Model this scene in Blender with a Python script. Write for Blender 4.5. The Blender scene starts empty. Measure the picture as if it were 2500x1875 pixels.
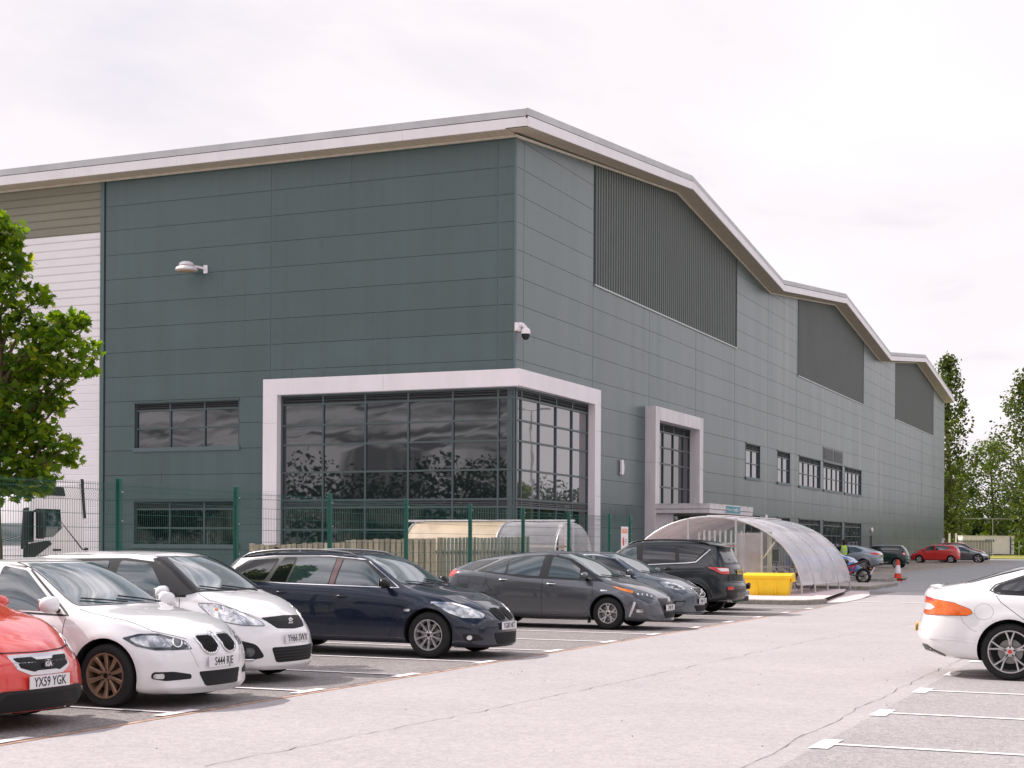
import bpy, bmesh, math, random
import numpy as np
from mathutils import Vector, Matrix
from mathutils.bvhtree import BVHTree
from mathutils.geometry import delaunay_2d_cdt
R = math.radians
random.seed(7)
rng = np.random.default_rng(11)
scene = bpy.context.scene
COL = scene.collection

# ------------------------------------------------------------------ materials
MATS = {}
def nd(nt, t, **kw):
    n = nt.nodes.new(t)
    for k, v in kw.items():
        if k in n.inputs: n.inputs[k].default_value = v
        else: setattr(n, k, v)
    return n
def c4(c): return (c[0], c[1], c[2], 1.0)
def mat(name, col, rough=.5, metal=0., coat=0., spec=.5, ior=1.45, var=0., vscale=3., bump=0., bscale=40., stretch=(1,1,1),
        island=0., trans=0., emit=None, alpha=1., sheen=0., coat_rough=.03, col2=None, space='Object', detail=4.):
    if name in MATS: return MATS[name]
    m = bpy.data.materials.new(name); m.use_nodes = True
    nt = m.node_tree; b = nt.nodes['Principled BSDF']
    b.inputs['Base Color'].default_value = c4(col)
    b.inputs['Roughness'].default_value = rough
    b.inputs['Metallic'].default_value = metal
    b.inputs['Coat Weight'].default_value = coat
    b.inputs['Coat Roughness'].default_value = coat_rough
    b.inputs['IOR'].default_value = ior
    b.inputs['Specular IOR Level'].default_value = spec
    b.inputs['Transmission Weight'].default_value = trans
    b.inputs['Alpha'].default_value = alpha
    if emit:
        b.inputs['Emission Color'].default_value = c4(emit[0]); b.inputs['Emission Strength'].default_value = emit[1]
    last = None
    if var or bump or island:
        tc = nd(nt, 'ShaderNodeTexCoord'); mp = nd(nt, 'ShaderNodeMapping'); mp.inputs['Scale'].default_value = stretch
        nt.links.new(tc.outputs[space], mp.inputs['Vector'])
    if var:
        nz = nd(nt, 'ShaderNodeTexNoise'); nz.inputs['Scale'].default_value = vscale; nz.inputs['Detail'].default_value = detail; nz.inputs['Roughness'].default_value = .6
        nt.links.new(mp.outputs[0], nz.inputs['Vector'])
        rp = nd(nt, 'ShaderNodeMapRange'); rp.inputs['From Min'].default_value = .3; rp.inputs['From Max'].default_value = .7
        nt.links.new(nz.outputs['Fac'], rp.inputs['Value'])
        mx = nd(nt, 'ShaderNodeMix', data_type='RGBA')
        a = tuple(max(0, x*(1-var)) for x in col); c = tuple(min(1, x*(1+var)) for x in col)
        if col2: a = col; c = col2
        mx.inputs['A'].default_value = c4(a); mx.inputs['B'].default_value = c4(c)
        nt.links.new(rp.outputs[0], mx.inputs['Factor']); last = mx.outputs['Result']
    if island:
        g = nd(nt, 'ShaderNodeNewGeometry'); mr = nd(nt, 'ShaderNodeMapRange')
        mr.inputs['To Min'].default_value = 1-island; mr.inputs['To Max'].default_value = 1+island
        nt.links.new(g.outputs['Random Per Island'], mr.inputs['Value'])
        vm = nd(nt, 'ShaderNodeVectorMath', operation='SCALE')
        if last: nt.links.new(last, vm.inputs[0])
        else: vm.inputs[0].default_value = col
        nt.links.new(mr.outputs[0], vm.inputs['Scale']); last = vm.outputs[0]
    if last: nt.links.new(last, b.inputs['Base Color'])
    if bump:
        nb = nd(nt, 'ShaderNodeTexNoise'); nb.inputs['Scale'].default_value = bscale; nb.inputs['Detail'].default_value = 5
        nt.links.new(mp.outputs[0], nb.inputs['Vector'])
        bp = nd(nt, 'ShaderNodeBump'); bp.inputs['Strength'].default_value = bump; bp.inputs['Distance'].default_value = .02
        nt.links.new(nb.outputs['Fac'], bp.inputs['Height']); nt.links.new(bp.outputs[0], b.inputs['Normal'])
    MATS[name] = m
    return m

# ------------------------------------------------------------------ mesh helpers
def link(o): COL.objects.link(o); return o
def tag(o, label=None, cat=None, group=None, kind=None):
    if label: o['label'] = label
    if cat: o['category'] = cat
    if group: o['group'] = group
    if kind: o['kind'] = kind
    return o
def empty(name, loc=(0,0,0), rz=0., label=None, cat=None, group=None):
    o = bpy.data.objects.new(name, None); link(o); o.location = loc; o.rotation_euler = (0,0,rz)
    o.empty_display_size = .2
    tag(o, label, cat, group); return o
def mesh_obj(name, verts, faces, m, parent=None, smooth=None, mats=None, fmat=None):
    me = bpy.data.meshes.new(name)
    me.from_pydata([tuple(v) for v in verts], [], faces)
    if mats:
        for q in mats: me.materials.append(q)
        if fmat is not None: me.polygons.foreach_set('material_index', fmat)
    elif m: me.materials.append(m)
    me.update()
    if smooth is not None:
        me.polygons.foreach_set('use_smooth', [True]*len(me.polygons))
        if smooth < 179: me.set_sharp_from_angle(angle=R(smooth))
    o = bpy.data.objects.new(name, me); link(o)
    if parent is not None: o.parent = parent
    return o
class MB:
    "collects shapes, then links them as ONE mesh object"
    def __init__(s): s.v = []; s.f = []; s.mi = []; s.cur = 0
    def add(s, vs, fs):
        n = len(s.v); s.v += [tuple(v) for v in vs]; s.f += [tuple(i+n for i in f) for f in fs]; s.mi += [s.cur]*len(fs); return s
    def box(s, x0,x1,y0,y1,z0,z1):
        return s.add([(x0,y0,z0),(x1,y0,z0),(x1,y1,z0),(x0,y1,z0),(x0,y0,z1),(x1,y0,z1),(x1,y1,z1),(x0,y1,z1)],
              [(0,3,2,1),(4,5,6,7),(0,1,5,4),(1,2,6,5),(2,3,7,6),(3,0,4,7)])
    def quad(s, a,b,c,d): return s.add([a,b,c,d],[(0,1,2,3)])
    def prism(s, poly, ext, fn):
        "poly 2D list, ext (a,b) extrusion coordinate, fn(u,v,w)->xyz"
        n = len(poly)
        vs = [fn(u,v,ext[0]) for u,v in poly]+[fn(u,v,ext[1]) for u,v in poly]
        fs = [tuple(range(n-1,-1,-1)), tuple(range(n,2*n))]+[(i,(i+1)%n,n+(i+1)%n,n+i) for i in range(n)]
        return s.add(vs, fs)
    def tube(s, pts, r, n=8, caps=True, r2=None):
        pts = [Vector(p) for p in pts]; m = len(pts); vs = []; fs = []
        up = Vector((0,0,1))
        prev = None
        for i,p in enumerate(pts):
            t = (pts[min(i+1,m-1)]-pts[max(i-1,0)]).normalized()
            if prev is None:
                a = t.cross(up)
                if a.length < 1e-3: a = t.cross(Vector((1,0,0)))
                a.normalize()
            else:
                a = prev - t*prev.dot(t)
                if a.length < 1e-4: a = t.cross(up)
                a.normalize()
            prev = a; b = t.cross(a)
            rr = r if r2 is None else r+(r2-r)*i/(m-1)
            if isinstance(r, (list,tuple)): rr = r[i]
            for k in range(n):
                an = 2*math.pi*k/n
                vs.append(p+a*(math.cos(an)*rr)+b*(math.sin(an)*rr))
        for i in range(m-1):
            for k in range(n):
                fs.append((i*n+k,i*n+(k+1)%n,(i+1)*n+(k+1)%n,(i+1)*n+k))
        if caps: fs.append(tuple(range(n-1,-1,-1))); fs.append(tuple(range((m-1)*n,m*n)))
        return s.add(vs, fs)
    def lathe(s, prof, n=32, axis='y', c=(0,0,0), close=False):
        "prof (r, h) list revolved round axis"
        vs=[];fs=[]; m=len(prof)
        for i in range(n):
            a=2*math.pi*i/n; ca,sa=math.cos(a),math.sin(a)
            for r,h in prof:
                if axis=='y': vs.append((c[0]+r*ca,c[1]+h,c[2]+r*sa))
                elif axis=='z': vs.append((c[0]+r*ca,c[1]+r*sa,c[2]+h))
                else: vs.append((c[0]+h,c[1]+r*ca,c[2]+r*sa))
        mm = m if close else m-1
        for i in range(n):
            j=(i+1)%n
            for k in range(mm):
                k2=(k+1)%m
                fs.append((i*m+k,j*m+k,j*m+k2,i*m+k2))
        return s.add(vs,fs)
    def ball(s, c, rx, ry, rz, n=12, m=8):
        vs=[];fs=[]
        for j in range(m+1):
            t=math.pi*j/m
            for i in range(n):
                a=2*math.pi*i/n
                vs.append((c[0]+rx*math.sin(t)*math.cos(a),c[1]+ry*math.sin(t)*math.sin(a),c[2]+rz*math.cos(t)))
        for j in range(m):
            for i in range(n):
                fs.append((j*n+i,(j+1)*n+i,(j+1)*n+(i+1)%n,j*n+(i+1)%n))
        return s.add(vs,fs)
    def xf(s, M, start=0):
        for i in range(start,len(s.v)): s.v[i] = tuple(M@Vector(s.v[i]))
        return s
    def build(s, name, m, parent=None, smooth=None, bevel=0., mats=None):
        o = mesh_obj(name, s.v, s.f, m, parent, None, mats, s.mi if mats else None)
        me = o.data
        bm = bmesh.new(); bm.from_mesh(me)
        bmesh.ops.remove_doubles(bm, verts=bm.verts, dist=1e-5)
        bmesh.ops.recalc_face_normals(bm, faces=bm.faces)
        if bevel:
            es = [e for e in bm.edges if len(e.link_faces)==2 and e.calc_face_angle(0) > R(35)]
            bmesh.ops.bevel(bm, geom=es, offset=bevel, segments=2, affect='EDGES', profile=.6, clamp_overlap=True)
        bm.to_mesh(me); bm.free()
        if smooth is not None:
            me.polygons.foreach_set('use_smooth', [True]*len(me.polygons))
            if smooth < 179: me.set_sharp_from_angle(angle=R(smooth))
        return o
def text_mesh(body, size, m, parent, loc, rot, name='lettering', sx=1., ext=.002, bold=0., align='CENTER'):
    cu = bpy.data.curves.new(name,'FONT'); cu.body = body; cu.size = size; cu.extrude = ext; cu.offset = bold
    cu.align_x = align; cu.align_y = 'CENTER'; cu.resolution_u = 3
    tmp = bpy.data.objects.new('tmp_text', cu); link(tmp)
    dg = bpy.context.evaluated_depsgraph_get(); dg.update()
    me = bpy.data.meshes.new_from_object(tmp.evaluated_get(dg))
    bpy.data.objects.remove(tmp); bpy.data.curves.remove(cu)
    me.name = name; me.materials.clear(); me.materials.append(m)
    for v in me.vertices: v.co.x *= sx
    o = bpy.data.objects.new(name, me); link(o); o.parent = parent; o.location = loc; o.rotation_euler = rot
    return o
def zg(y): return 0. if y < 40 else ((y-40)*.008 if y<55 else min(.28,.12+(y-55)*.0021))
# ------------------------------------------------------------------ shared materials
def asphalt(name, light, dark, patch, speck=.5):
    m = bpy.data.materials.new(name); m.use_nodes = True; nt = m.node_tree; b = nt.nodes['Principled BSDF']
    tc = nd(nt,'ShaderNodeTexCoord')
    n1 = nd(nt,'ShaderNodeTexNoise'); n1.inputs['Scale'].default_value = 55; n1.inputs['Detail'].default_value = 3; n1.inputs['Roughness'].default_value=.8
    v1 = nd(nt,'ShaderNodeTexVoronoi'); v1.inputs['Scale'].default_value = 38
    n2 = nd(nt,'ShaderNodeTexNoise'); n2.inputs['Scale'].default_value = .55; n2.inputs['Detail'].default_value = 7; n2.inputs['Roughness'].default_value=.62
    n3 = nd(nt,'ShaderNodeTexNoise'); n3.inputs['Scale'].default_value = 7; n3.inputs['Detail'].default_value = 4
    for n in (n1,v1,n2,n3): nt.links.new(tc.outputs['Object'], n.inputs['Vector'])
    r1 = nd(nt,'ShaderNodeMapRange'); r1.inputs['From Min'].default_value=.36; r1.inputs['From Max'].default_value=.56
    nt.links.new(n1.outputs['Fac'], r1.inputs['Value'])
    mx = nd(nt,'ShaderNodeMix',data_type='RGBA'); mx.inputs['A'].default_value=c4(dark); mx.inputs['B'].default_value=c4(light)
    nt.links.new(r1.outputs[0], mx.inputs['Factor'])
    # stone chips
    mx2 = nd(nt,'ShaderNodeMix',data_type='RGBA',blend_type='MULTIPLY'); mx2.inputs['Factor'].default_value = speck
    nt.links.new(mx.outputs['Result'], mx2.inputs['A'])
    hs = nd(nt,'ShaderNodeMapRange'); hs.inputs['To Min'].default_value=.55; hs.inputs['To Max'].default_value=1.2
    sep = nd(nt,'ShaderNodeSeparateColor'); nt.links.new(v1.outputs['Color'], sep.inputs[0]); nt.links.new(sep.outputs[0], hs.inputs['Value'])
    cc = nd(nt,'ShaderNodeCombineColor')
    for i in range(3): nt.links.new(hs.outputs[0], cc.inputs[i])
    nt.links.new(cc.outputs[0], mx2.inputs['B'])
    # broad wear and stains
    r2 = nd(nt,'ShaderNodeMapRange'); r2.inputs['From Min'].default_value=.3; r2.inputs['From Max'].default_value=.7; r2.inputs['To Min'].default_value=1-patch; r2.inputs['To Max'].default_value=1+patch*.7
    nt.links.new(n2.outputs['Fac'], r2.inputs['Value'])
    r3 = nd(nt,'ShaderNodeMapRange'); r3.inputs['From Min'].default_value=.3; r3.inputs['From Max'].default_value=.7; r3.inputs['To Min'].default_value=.93; r3.inputs['To Max'].default_value=1.05
    nt.links.new(n3.outputs['Fac'], r3.inputs['Value'])
    mu = nd(nt,'ShaderNodeMath',operation='MULTIPLY'); nt.links.new(r2.outputs[0],mu.inputs[0]); nt.links.new(r3.outputs[0],mu.inputs[1])
    vs = nd(nt,'ShaderNodeVectorMath',operation='SCALE'); nt.links.new(mx2.outputs['Result'],vs.inputs[0]); nt.links.new(mu.outputs[0],vs.inputs['Scale'])
    nt.links.new(vs.outputs[0], b.inputs['Base Color'])
    b.inputs['Roughness'].default_value=.85; b.inputs['Specular IOR Level'].default_value=.3
    bp = nd(nt,'ShaderNodeBump'); bp.inputs['Strength'].default_value=.5; bp.inputs['Distance'].default_value=.006
    nt.links.new(n1.outputs['Fac'], bp.inputs['Height']); nt.links.new(bp.outputs[0], b.inputs['Normal'])
    return m
M_ROAD = asphalt('asphalt aisle', (.43,.395,.395), (.355,.325,.325), .07, .3)
M_BAY  = asphalt('asphalt bay worn', (.32,.29,.28), (.13,.12,.115), .14, .7)
M_BAY2 = asphalt('asphalt bay right', (.40,.37,.368), (.25,.23,.23), .09, .5)
M_ROADF= asphalt('asphalt far road', (.37,.365,.365), (.28,.27,.27), .10)
M_PAINT= mat('worn road paint', (.78,.73,.73), .7, var=.12, vscale=9, bump=.2, bscale=60)
M_GRASS= mat('grass', (.10,.15,.035), .9, var=.35, vscale=.6, bump=.5, bscale=6)
M_STRIP= mat('rusty channel edge', (.40,.25,.18), .85, var=.55, vscale=6, bump=.5, bscale=30)
M_CRACK= mat('crack filler', (.055,.05,.05), .95)
M_KERB = mat('concrete kerb', (.30,.27,.235), .85, var=.3, vscale=5, bump=.4, bscale=40)
M_PAVE = mat('pale pinkish paving', (.60,.50,.49), .85, var=.10, vscale=6, bump=.3, bscale=30)
M_BLACK= mat('black rubber', (.012,.012,.013), .6)

def strip(name, x0, x1, y0, y1, off, m, kind='structure', label=None):
    ys = sorted(set([y0,y1]+[y for y in (40., 55., 92., 131.2) if y0<y<y1]))
    vs=[];fs=[]
    for y in ys: vs += [(x0,y,zg(y)+off),(x1,y,zg(y)+off)]
    for i in range(len(ys)-1): fs.append((2*i,2*i+1,2*i+3,2*i+2))
    o = mesh_obj(name, vs, fs, m); tag(o, label=label, kind=kind); return o
def flatpoly(name, poly, off, m, kind='structure'):
    o = mesh_obj(name, [(x,y,zg(y)+off) for x,y in poly], [tuple(range(len(poly)))], m); tag(o, kind=kind); return o

strip('ground', -900, 900, -700, 1500, -.03, M_GRASS)
strip('tarmac_apron', -70, 40, -45, 196, -.012, M_ROADF)
strip('parking_bays', -15.2, -8.78, -30, 55.2, -.008, M_BAY)
strip('service_road', -8.78, -2.75, -30, 52.6, -.004, M_ROAD)
strip('far_road', -14.1, 14, 52.6, 190, -.002, M_ROADF)
strip('visitor_bays', -2.75, 6, -30, 60, -.004, M_BAY2)
strip('bay_edge_channel', -8.79, -8.72, -30, 41.2, .0, M_STRIP)

# painted bay markings (T ends + dividing lines)
mk = MB()
def mrect(x0,x1,y0,y1,z=.003): mk.quad((x0,y0,z),(x1,y0,z),(x1,y1,z),(x0,y1,z))
BY = [7.6, 9.97,12.36,14.8,17.15,19.53,22.09,24.56,27.0,29.6,32.1,34.6,37.3,39.9]
for y in BY:
    mrect(-14.2,-8.95,y-.045,y+.045); mrect(-8.95,-8.82,y-.30,y+.30)
BR = [7.6,10.2,12.79,15.42,18.0,20.5,23.05,25.6,28.2,30.8,33.4,36]
for y in BR:
    mrect(-2.62,3.2,y-.045,y+.045); mrect(-2.78,-2.62,y-.32,y+.30)
o = mk.build('bay_markings', M_PAINT); tag(o, kind='structure')
mk = MB()
# faded give-way dashes across the aisle
for x0,x1,y0,y1 in [(-8.65,-7.75,44.3,44.5),(-7.3,-6.4,44.3,44.5),(-5.95,-5.05,44.3,44.5),(-4.6,-3.7,44.3,44.5)]:
    mk.add([(x,y,zg(y)+.004) for x,y in ((x0,y0),(x1,y0+.05),(x1,y1+.05),(x0,y1))],[(0,1,2,3)])
o = mk.build('giveway_markings', M_PAINT); tag(o, kind='structure')

# long joints and cracks in the tarmac
def crack(pts, w, seed, n=26):
    rr = random.Random(seed); out=[]
    for i in range(len(pts)-1):
        a=Vector(pts[i]); b=Vector(pts[i+1])
        for k in range(n):
            t=k/n; p=a.lerp(b,t); d=(b-a).normalized(); q=Vector((-d.y,d.x))
            out.append(p+q*rr.uniform(-.035,.035))
    out.append(Vector(pts[-1])); return [(p, w*rr.uniform(.3,1.3)) for p in out]
cr = MB()
def addcrack(pts,w,seed):
    c = crack([Vector(p) for p in pts], w, seed); vs=[];fs=[]
    for i,(p,ww) in enumerate(c):
        vs += [(p.x-ww/2,p.y-ww*.2,.001),(p.x+ww/2,p.y+ww*.2,.001)]
        if i: fs.append((2*i-2,2*i-1,2*i+1,2*i))
    cr.add(vs,fs)
addcrack([(-8.84,8),(-8.83,20),(-8.85,30),(-8.84,41)],.012,1)
addcrack([(-2.95,9),(-3.0,16),(-2.92,24),(-2.98,34)],.007,2)
addcrack([(-6.6,9.5),(-6.3,14),(-6.1,19),(-5.9,26),(-5.2,33)],.008,3)
addcrack([(-4.9,30),(-4.0,33),(-3.0,36)],.007,5)
addcrack([(-9.2,84),(-8.6,92),(-9.4,104)],.05,6)
for v in range(len(cr.v)): cr.v[v]=(cr.v[v][0],cr.v[v][1],zg(cr.v[v][1])+.001)
o = cr.build('tarmac_cracks', M_CRACK); tag(o, kind='structure')
# scattered grit on the aisle
gm = MB()
for k in range(160):
    x=random.uniform(-8.5,3); y=random.uniform(8,45); s=random.uniform(.004,.010)
    gm.ball((x,y,.002+s*.3), s, s*random.uniform(.6,1), s*.5, 5, 3)
o = gm.build('loose_grit', mat('grit',(.16,.14,.13),.9,island=.5)); tag(o, kind='stuff')
# ------------------------------------------------------------------ kerbs, islands, paving beyond the bays
isl = MB()
def kerbrun(name, pts, w=.13, h=.13, seg=.92):
    mb = MB()
    for i in range(len(pts)-1):
        a=Vector(pts[i]); b=Vector(pts[i+1]); L=(b-a).length; d=(b-a)/L; q=Vector((-d.y,d.x)); n=max(1,round(L/seg))
        for k in range(n):
            p0=a+d*(L*k/n+.005); p1=a+d*(L*(k+1)/n-.005)
            z0=zg(p0.y)-.05; z1=zg(p0.y)+h
            vs=[p0,p1,p1+q*w,p0+q*w]
            top=[p0+q*.02,p1+q*.02,p1+q*w,p0+q*w]
            mb.add([(v.x,v.y,z0) for v in vs]+[(v.x,v.y,z1-.02) for v in vs]+[(v.x,v.y,z1) for v in top],
                   [(0,1,5,4),(1,2,6,5),(2,3,7,6),(3,0,4,7),(4,5,9,8),(5,6,10,9),(6,7,11,10),(7,4,8,11),(8,9,10,11)])
    o = mb.build(name, M_KERB); tag(o, kind='structure'); return o
M_GRAVEL = mat('pale gravel', (.42,.37,.33), .9, var=.45, vscale=30, bump=1., bscale=40, detail=6)
# kerb island at the end of the bays
kerbrun('island_kerb', [(-15.2,41.75),(-9.95,41.75),(-9.35,42.2),(-9.12,43.2)])
flatpoly('island_paving', [(-21.9,41.87),(-9.98,41.87),(-9.45,42.28),(-9.24,43.2),(-9.5,45.8),(-9.8,49.0),(-10.2,51.3),(-21.9,51.2)], .115, M_PAVE)
flatpoly('ramp_paving', [(-9.22,43.25),(-8.75,43.7),(-8.75,46.2),(-9.0,49.0),(-9.6,52.2),(-10.3,52.6),(-10.22,51.3),(-9.82,49),(-9.52,45.8)], .010, M_PAVE)
flatpoly('forecourt_paving', [(-22.1,51.25),(-10.4,51.25),(-10.4,65.0),(-22.1,65.0)], .008, M_BAY2)
kerbrun('bay_kerb', [(-15.15,-20),(-15.15,8),(-15.15,30),(-15.15,41.7)], .12,.11)
strip('fence_verge', -22.1, -15.27, -30, 39.99, .10, M_GRAVEL)
flatpoly('gravel_bed', [(-15.5,54.1),(-9.95,53.85),(-9.95,59.6),(-15.5,59.6)], .10, M_GRAVEL)
kerbrun('gravel_kerb', [(-15.5,53.95),(-9.9,53.7),(-9.78,54.3),(-9.9,59.7)])
kerbrun('far_island_kerb', [(-15.5,65.1),(-11.3,64.95),(-11.0,65.4),(-11.2,70.0),(-12.6,74.2)])
flatpoly('far_island', [(-15.5,65.25),(-11.4,65.1),(-11.15,65.5),(-11.35,70.0),(-12.7,74.0),(-15.5,74.0)], .13, mat('island tarmac',(.26,.24,.22),.9,var=.2,vscale=2))
mk=MB()
for k in range(22):
    y=55.4+.47*k; x=-9.83-.108*.47*k/ .47*.99
    x=-9.80-(y-55.4)*.113
    mk.add([(x-.12,y,zg(y)+.014),(x+.10,y,zg(y)+.014),(x+.10,y+.26,zg(y)+.014),(x-.12,y+.26,zg(y)+.014)],[(0,1,2,3)])
o=mk.build('dashed_edge_marking', M_PAINT); tag(o, kind='structure')
# block-paved far bays
def blockpave():
    m = bpy.data.materials.new('brown block paving'); m.use_nodes=True; nt=m.node_tree; b=nt.nodes['Principled BSDF']
    tc=nd(nt,'ShaderNodeTexCoord'); br=nd(nt,'ShaderNodeTexBrick'); br.inputs['Scale'].default_value=1
    br.inputs['Brick Width'].default_value=.22; br.inputs['Row Height'].default_value=.11; br.inputs['Mortar Size'].default_value=.008
    br.inputs['Color1'].default_value=(.30,.245,.20,1); br.inputs['Color2'].default_value=(.40,.33,.27,1); br.inputs['Mortar'].default_value=(.1,.09,.08,1)
    nz=nd(nt,'ShaderNodeTexNoise'); nz.inputs['Scale'].default_value=.8; nz.inputs['Detail'].default_value=6
    nt.links.new(tc.outputs['Object'],br.inputs['Vector']); nt.links.new(tc.outputs['Object'],nz.inputs['Vector'])
    mr=nd(nt,'ShaderNodeMapRange'); mr.inputs['From Min'].default_value=.3; mr.inputs['From Max'].default_value=.7; mr.inputs['To Min'].default_value=.7; mr.inputs['To Max'].default_value=1.2
    nt.links.new(nz.outputs['Fac'],mr.inputs['Value'])
    vs=nd(nt,'ShaderNodeVectorMath',operation='SCALE'); nt.links.new(br.outputs['Color'],vs.inputs[0]); nt.links.new(mr.outputs[0],vs.inputs['Scale'])
    nt.links.new(vs.outputs[0],b.inputs['Base Color']); b.inputs['Roughness'].default_value=.85
    return m
M_BLOCK = blockpave()
strip('block_paved_bays', -22.1, -14.1, 65.0, 150, .006, M_BLOCK)
strip('bay_edging', -14.1, -13.85, 74.1, 150, .008, mat('pale edging',(.42,.37,.30),.85,var=.2,vscale=2))
mk=MB()
for y in np.arange(76,150,2.5):
    z=zg(y)+.012; mk.quad((-19.5,y-.05,z),(-14.5,y-.05,z),(-14.5,y+.05,z),(-19.5,y+.05,z))
o=mk.build('far_bay_markings', mat('faded paint',(.5,.46,.42),.8,var=.2)); tag(o, kind='structure')
flatpoly('far_verge', [(-30,172),(30,172),(30,400),(-60,400),(-60,172)], .05, mat('yellow meadow',(.42,.34,.05),.9,var=.45,vscale=.5,col2=(.12,.17,.03)))
# ------------------------------------------------------------------ warehouse
CX, CY = -22.15, 51.2
YE = 161.0          # far end of the long facade
XL = -40.45         # where the dark cladding meets the white cladding
def cladding(name, base, metal, rough, streak=.10):
    m = mat(name, base, rough, metal=metal, var=.001, island=.0)
    nt = m.node_tree; b = nt.nodes['Principled BSDF']
    for l in list(b.inputs['Base Color'].links): nt.links.remove(l)
    tc = nd(nt,'ShaderNodeTexCoord'); mp = nd(nt,'ShaderNodeMapping'); mp.inputs['Scale'].default_value=(1.6,1.6,.06)
    nz = nd(nt,'ShaderNodeTexNoise'); nz.inputs['Scale'].default_value=1.0; nz.inputs['Detail'].default_value=7; nz.inputs['Roughness'].default_value=.65
    nt.links.new(tc.outputs['Object'],mp.inputs['Vector']); nt.links.new(mp.outputs[0],nz.inputs['Vector'])
    n2 = nd(nt,'ShaderNodeTexNoise'); n2.inputs['Scale'].default_value=.35; n2.inputs['Detail'].default_value=4
    nt.links.new(tc.outputs['Object'],n2.inputs['Vector'])
    g = nd(nt,'ShaderNodeNewGeometry')
    def rng_(src, lo, hi, a=.3, c=.7):
        r = nd(nt,'ShaderNodeMapRange'); r.inputs['From Min'].default_value=a; r.inputs['From Max'].default_value=c; r.inputs['To Min'].default_value=lo; r.inputs['To Max'].default_value=hi
        nt.links.new(src, r.inputs['Value']); return r.outputs[0]
    b.inputs['IOR'].default_value=1.62
    a1 = rng_(nz.outputs['Fac'],1-streak,1+streak); a2 = rng_(n2.outputs['Fac'],.93,1.07); a3 = rng_(g.outputs['Random Per Island'],.955,1.045,0,1)
    m1 = nd(nt,'ShaderNodeMath',operation='MULTIPLY'); nt.links.new(a1,m1.inputs[0]); nt.links.new(a2,m1.inputs[1])
    m2 = nd(nt,'ShaderNodeMath',operation='MULTIPLY'); nt.links.new(m1.outputs[0],m2.inputs[0]); nt.links.new(a3,m2.inputs[1])
    vs = nd(nt,'ShaderNodeVectorMath',operation='SCALE'); vs.inputs[0].default_value=base; nt.links.new(m2.outputs[0],vs.inputs['Scale'])
    nt.links.new(vs.outputs[0], b.inputs['Base Color'])
    rr = rng_(nz.outputs['Fac'],rough*.85,rough*1.2); nt.links.new(rr, b.inputs['Roughness'])
    # sheet metal is never dead flat
    nb = nd(nt,'ShaderNodeTexNoise'); nb.inputs['Scale'].default_value=.9; nb.inputs['Detail'].default_value=2
    nt.links.new(tc.outputs['Object'],nb.inputs['Vector'])
    bp = nd(nt,'ShaderNodeBump'); bp.inputs['Strength'].default_value=.10; bp.inputs['Distance'].default_value=.05
    nt.links.new(nb.outputs['Fac'],bp.inputs['Height']); nt.links.new(bp.outputs[0],b.inputs['Normal'])
    return m
M_CLAD = cladding('slate grey metal cladding', (.070,.108,.108), .0, .30, .09)
M_TRIM = mat('slate grey trim', (.12,.165,.17), .45, metal=.3)
M_GROOVE = mat('dark panel joint', (.02,.03,.032), .8)
M_WHITE = mat('white painted metal', (.86,.80,.82), .45, var=.05, vscale=1.2, stretch=(1,1,.3))
M_WHITED = mat('white painted metal weathered', (.72,.67,.68), .5, var=.14, vscale=2.0, stretch=(1,1,.15), detail=7)
M_FGREY = mat('pale grey roof edge', (.52,.51,.52), .5, var=.12, vscale=.9, stretch=(1,1,.3), detail=7)
M_SOFF = mat('beige soffit', (.52,.44,.34), .6, var=.06, vscale=2)
M_RIB = mat('olive grey ribbed metal', (.085,.10,.09), .42, metal=.2, var=.06, vscale=.8)
M_FRAME = mat('grey window frame', (.085,.112,.115), .4, metal=.2)
M_LOUV = mat('grey louvre blades', (.09,.095,.10), .45, metal=.3)
M_DARK = mat('dark void', (.008,.009,.01), .7)
def glassmat(name, base, ior=1.9, wav=.004, rough=.015):
    m = mat(name, base, rough, ior=ior)
    nt = m.node_tree; b = nt.nodes['Principled BSDF']
    tc = nd(nt,'ShaderNodeTexCoord'); n = nd(nt,'ShaderNodeTexNoise'); n.inputs['Scale'].default_value=.7; n.inputs['Detail'].default_value=1.5
    nt.links.new(tc.outputs['Object'],n.inputs['Vector'])
    g = nd(nt,'ShaderNodeNewGeometry'); ad = nd(nt,'ShaderNodeMath',operation='ADD')
    nt.links.new(n.outputs['Fac'],ad.inputs[0]); nt.links.new(g.outputs['Random Per Island'],ad.inputs[1])
    bp = nd(nt,'ShaderNodeBump'); bp.inputs['Strength'].default_value=.5; bp.inputs['Distance'].default_value=wav
    nt.links.new(n.outputs['Fac'],bp.inputs['Height']); nt.links.new(bp.outputs[0],b.inputs['Normal'])
    return m
M_GLASS = glassmat('tinted window glass', (.012,.017,.02), 1.95)
M_GLASSR = glassmat('reflective window glass', (.05,.055,.065), 3.2)
M_GLASSG = glassmat('ground floor glass', (.02,.032,.033), 1.6)
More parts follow.
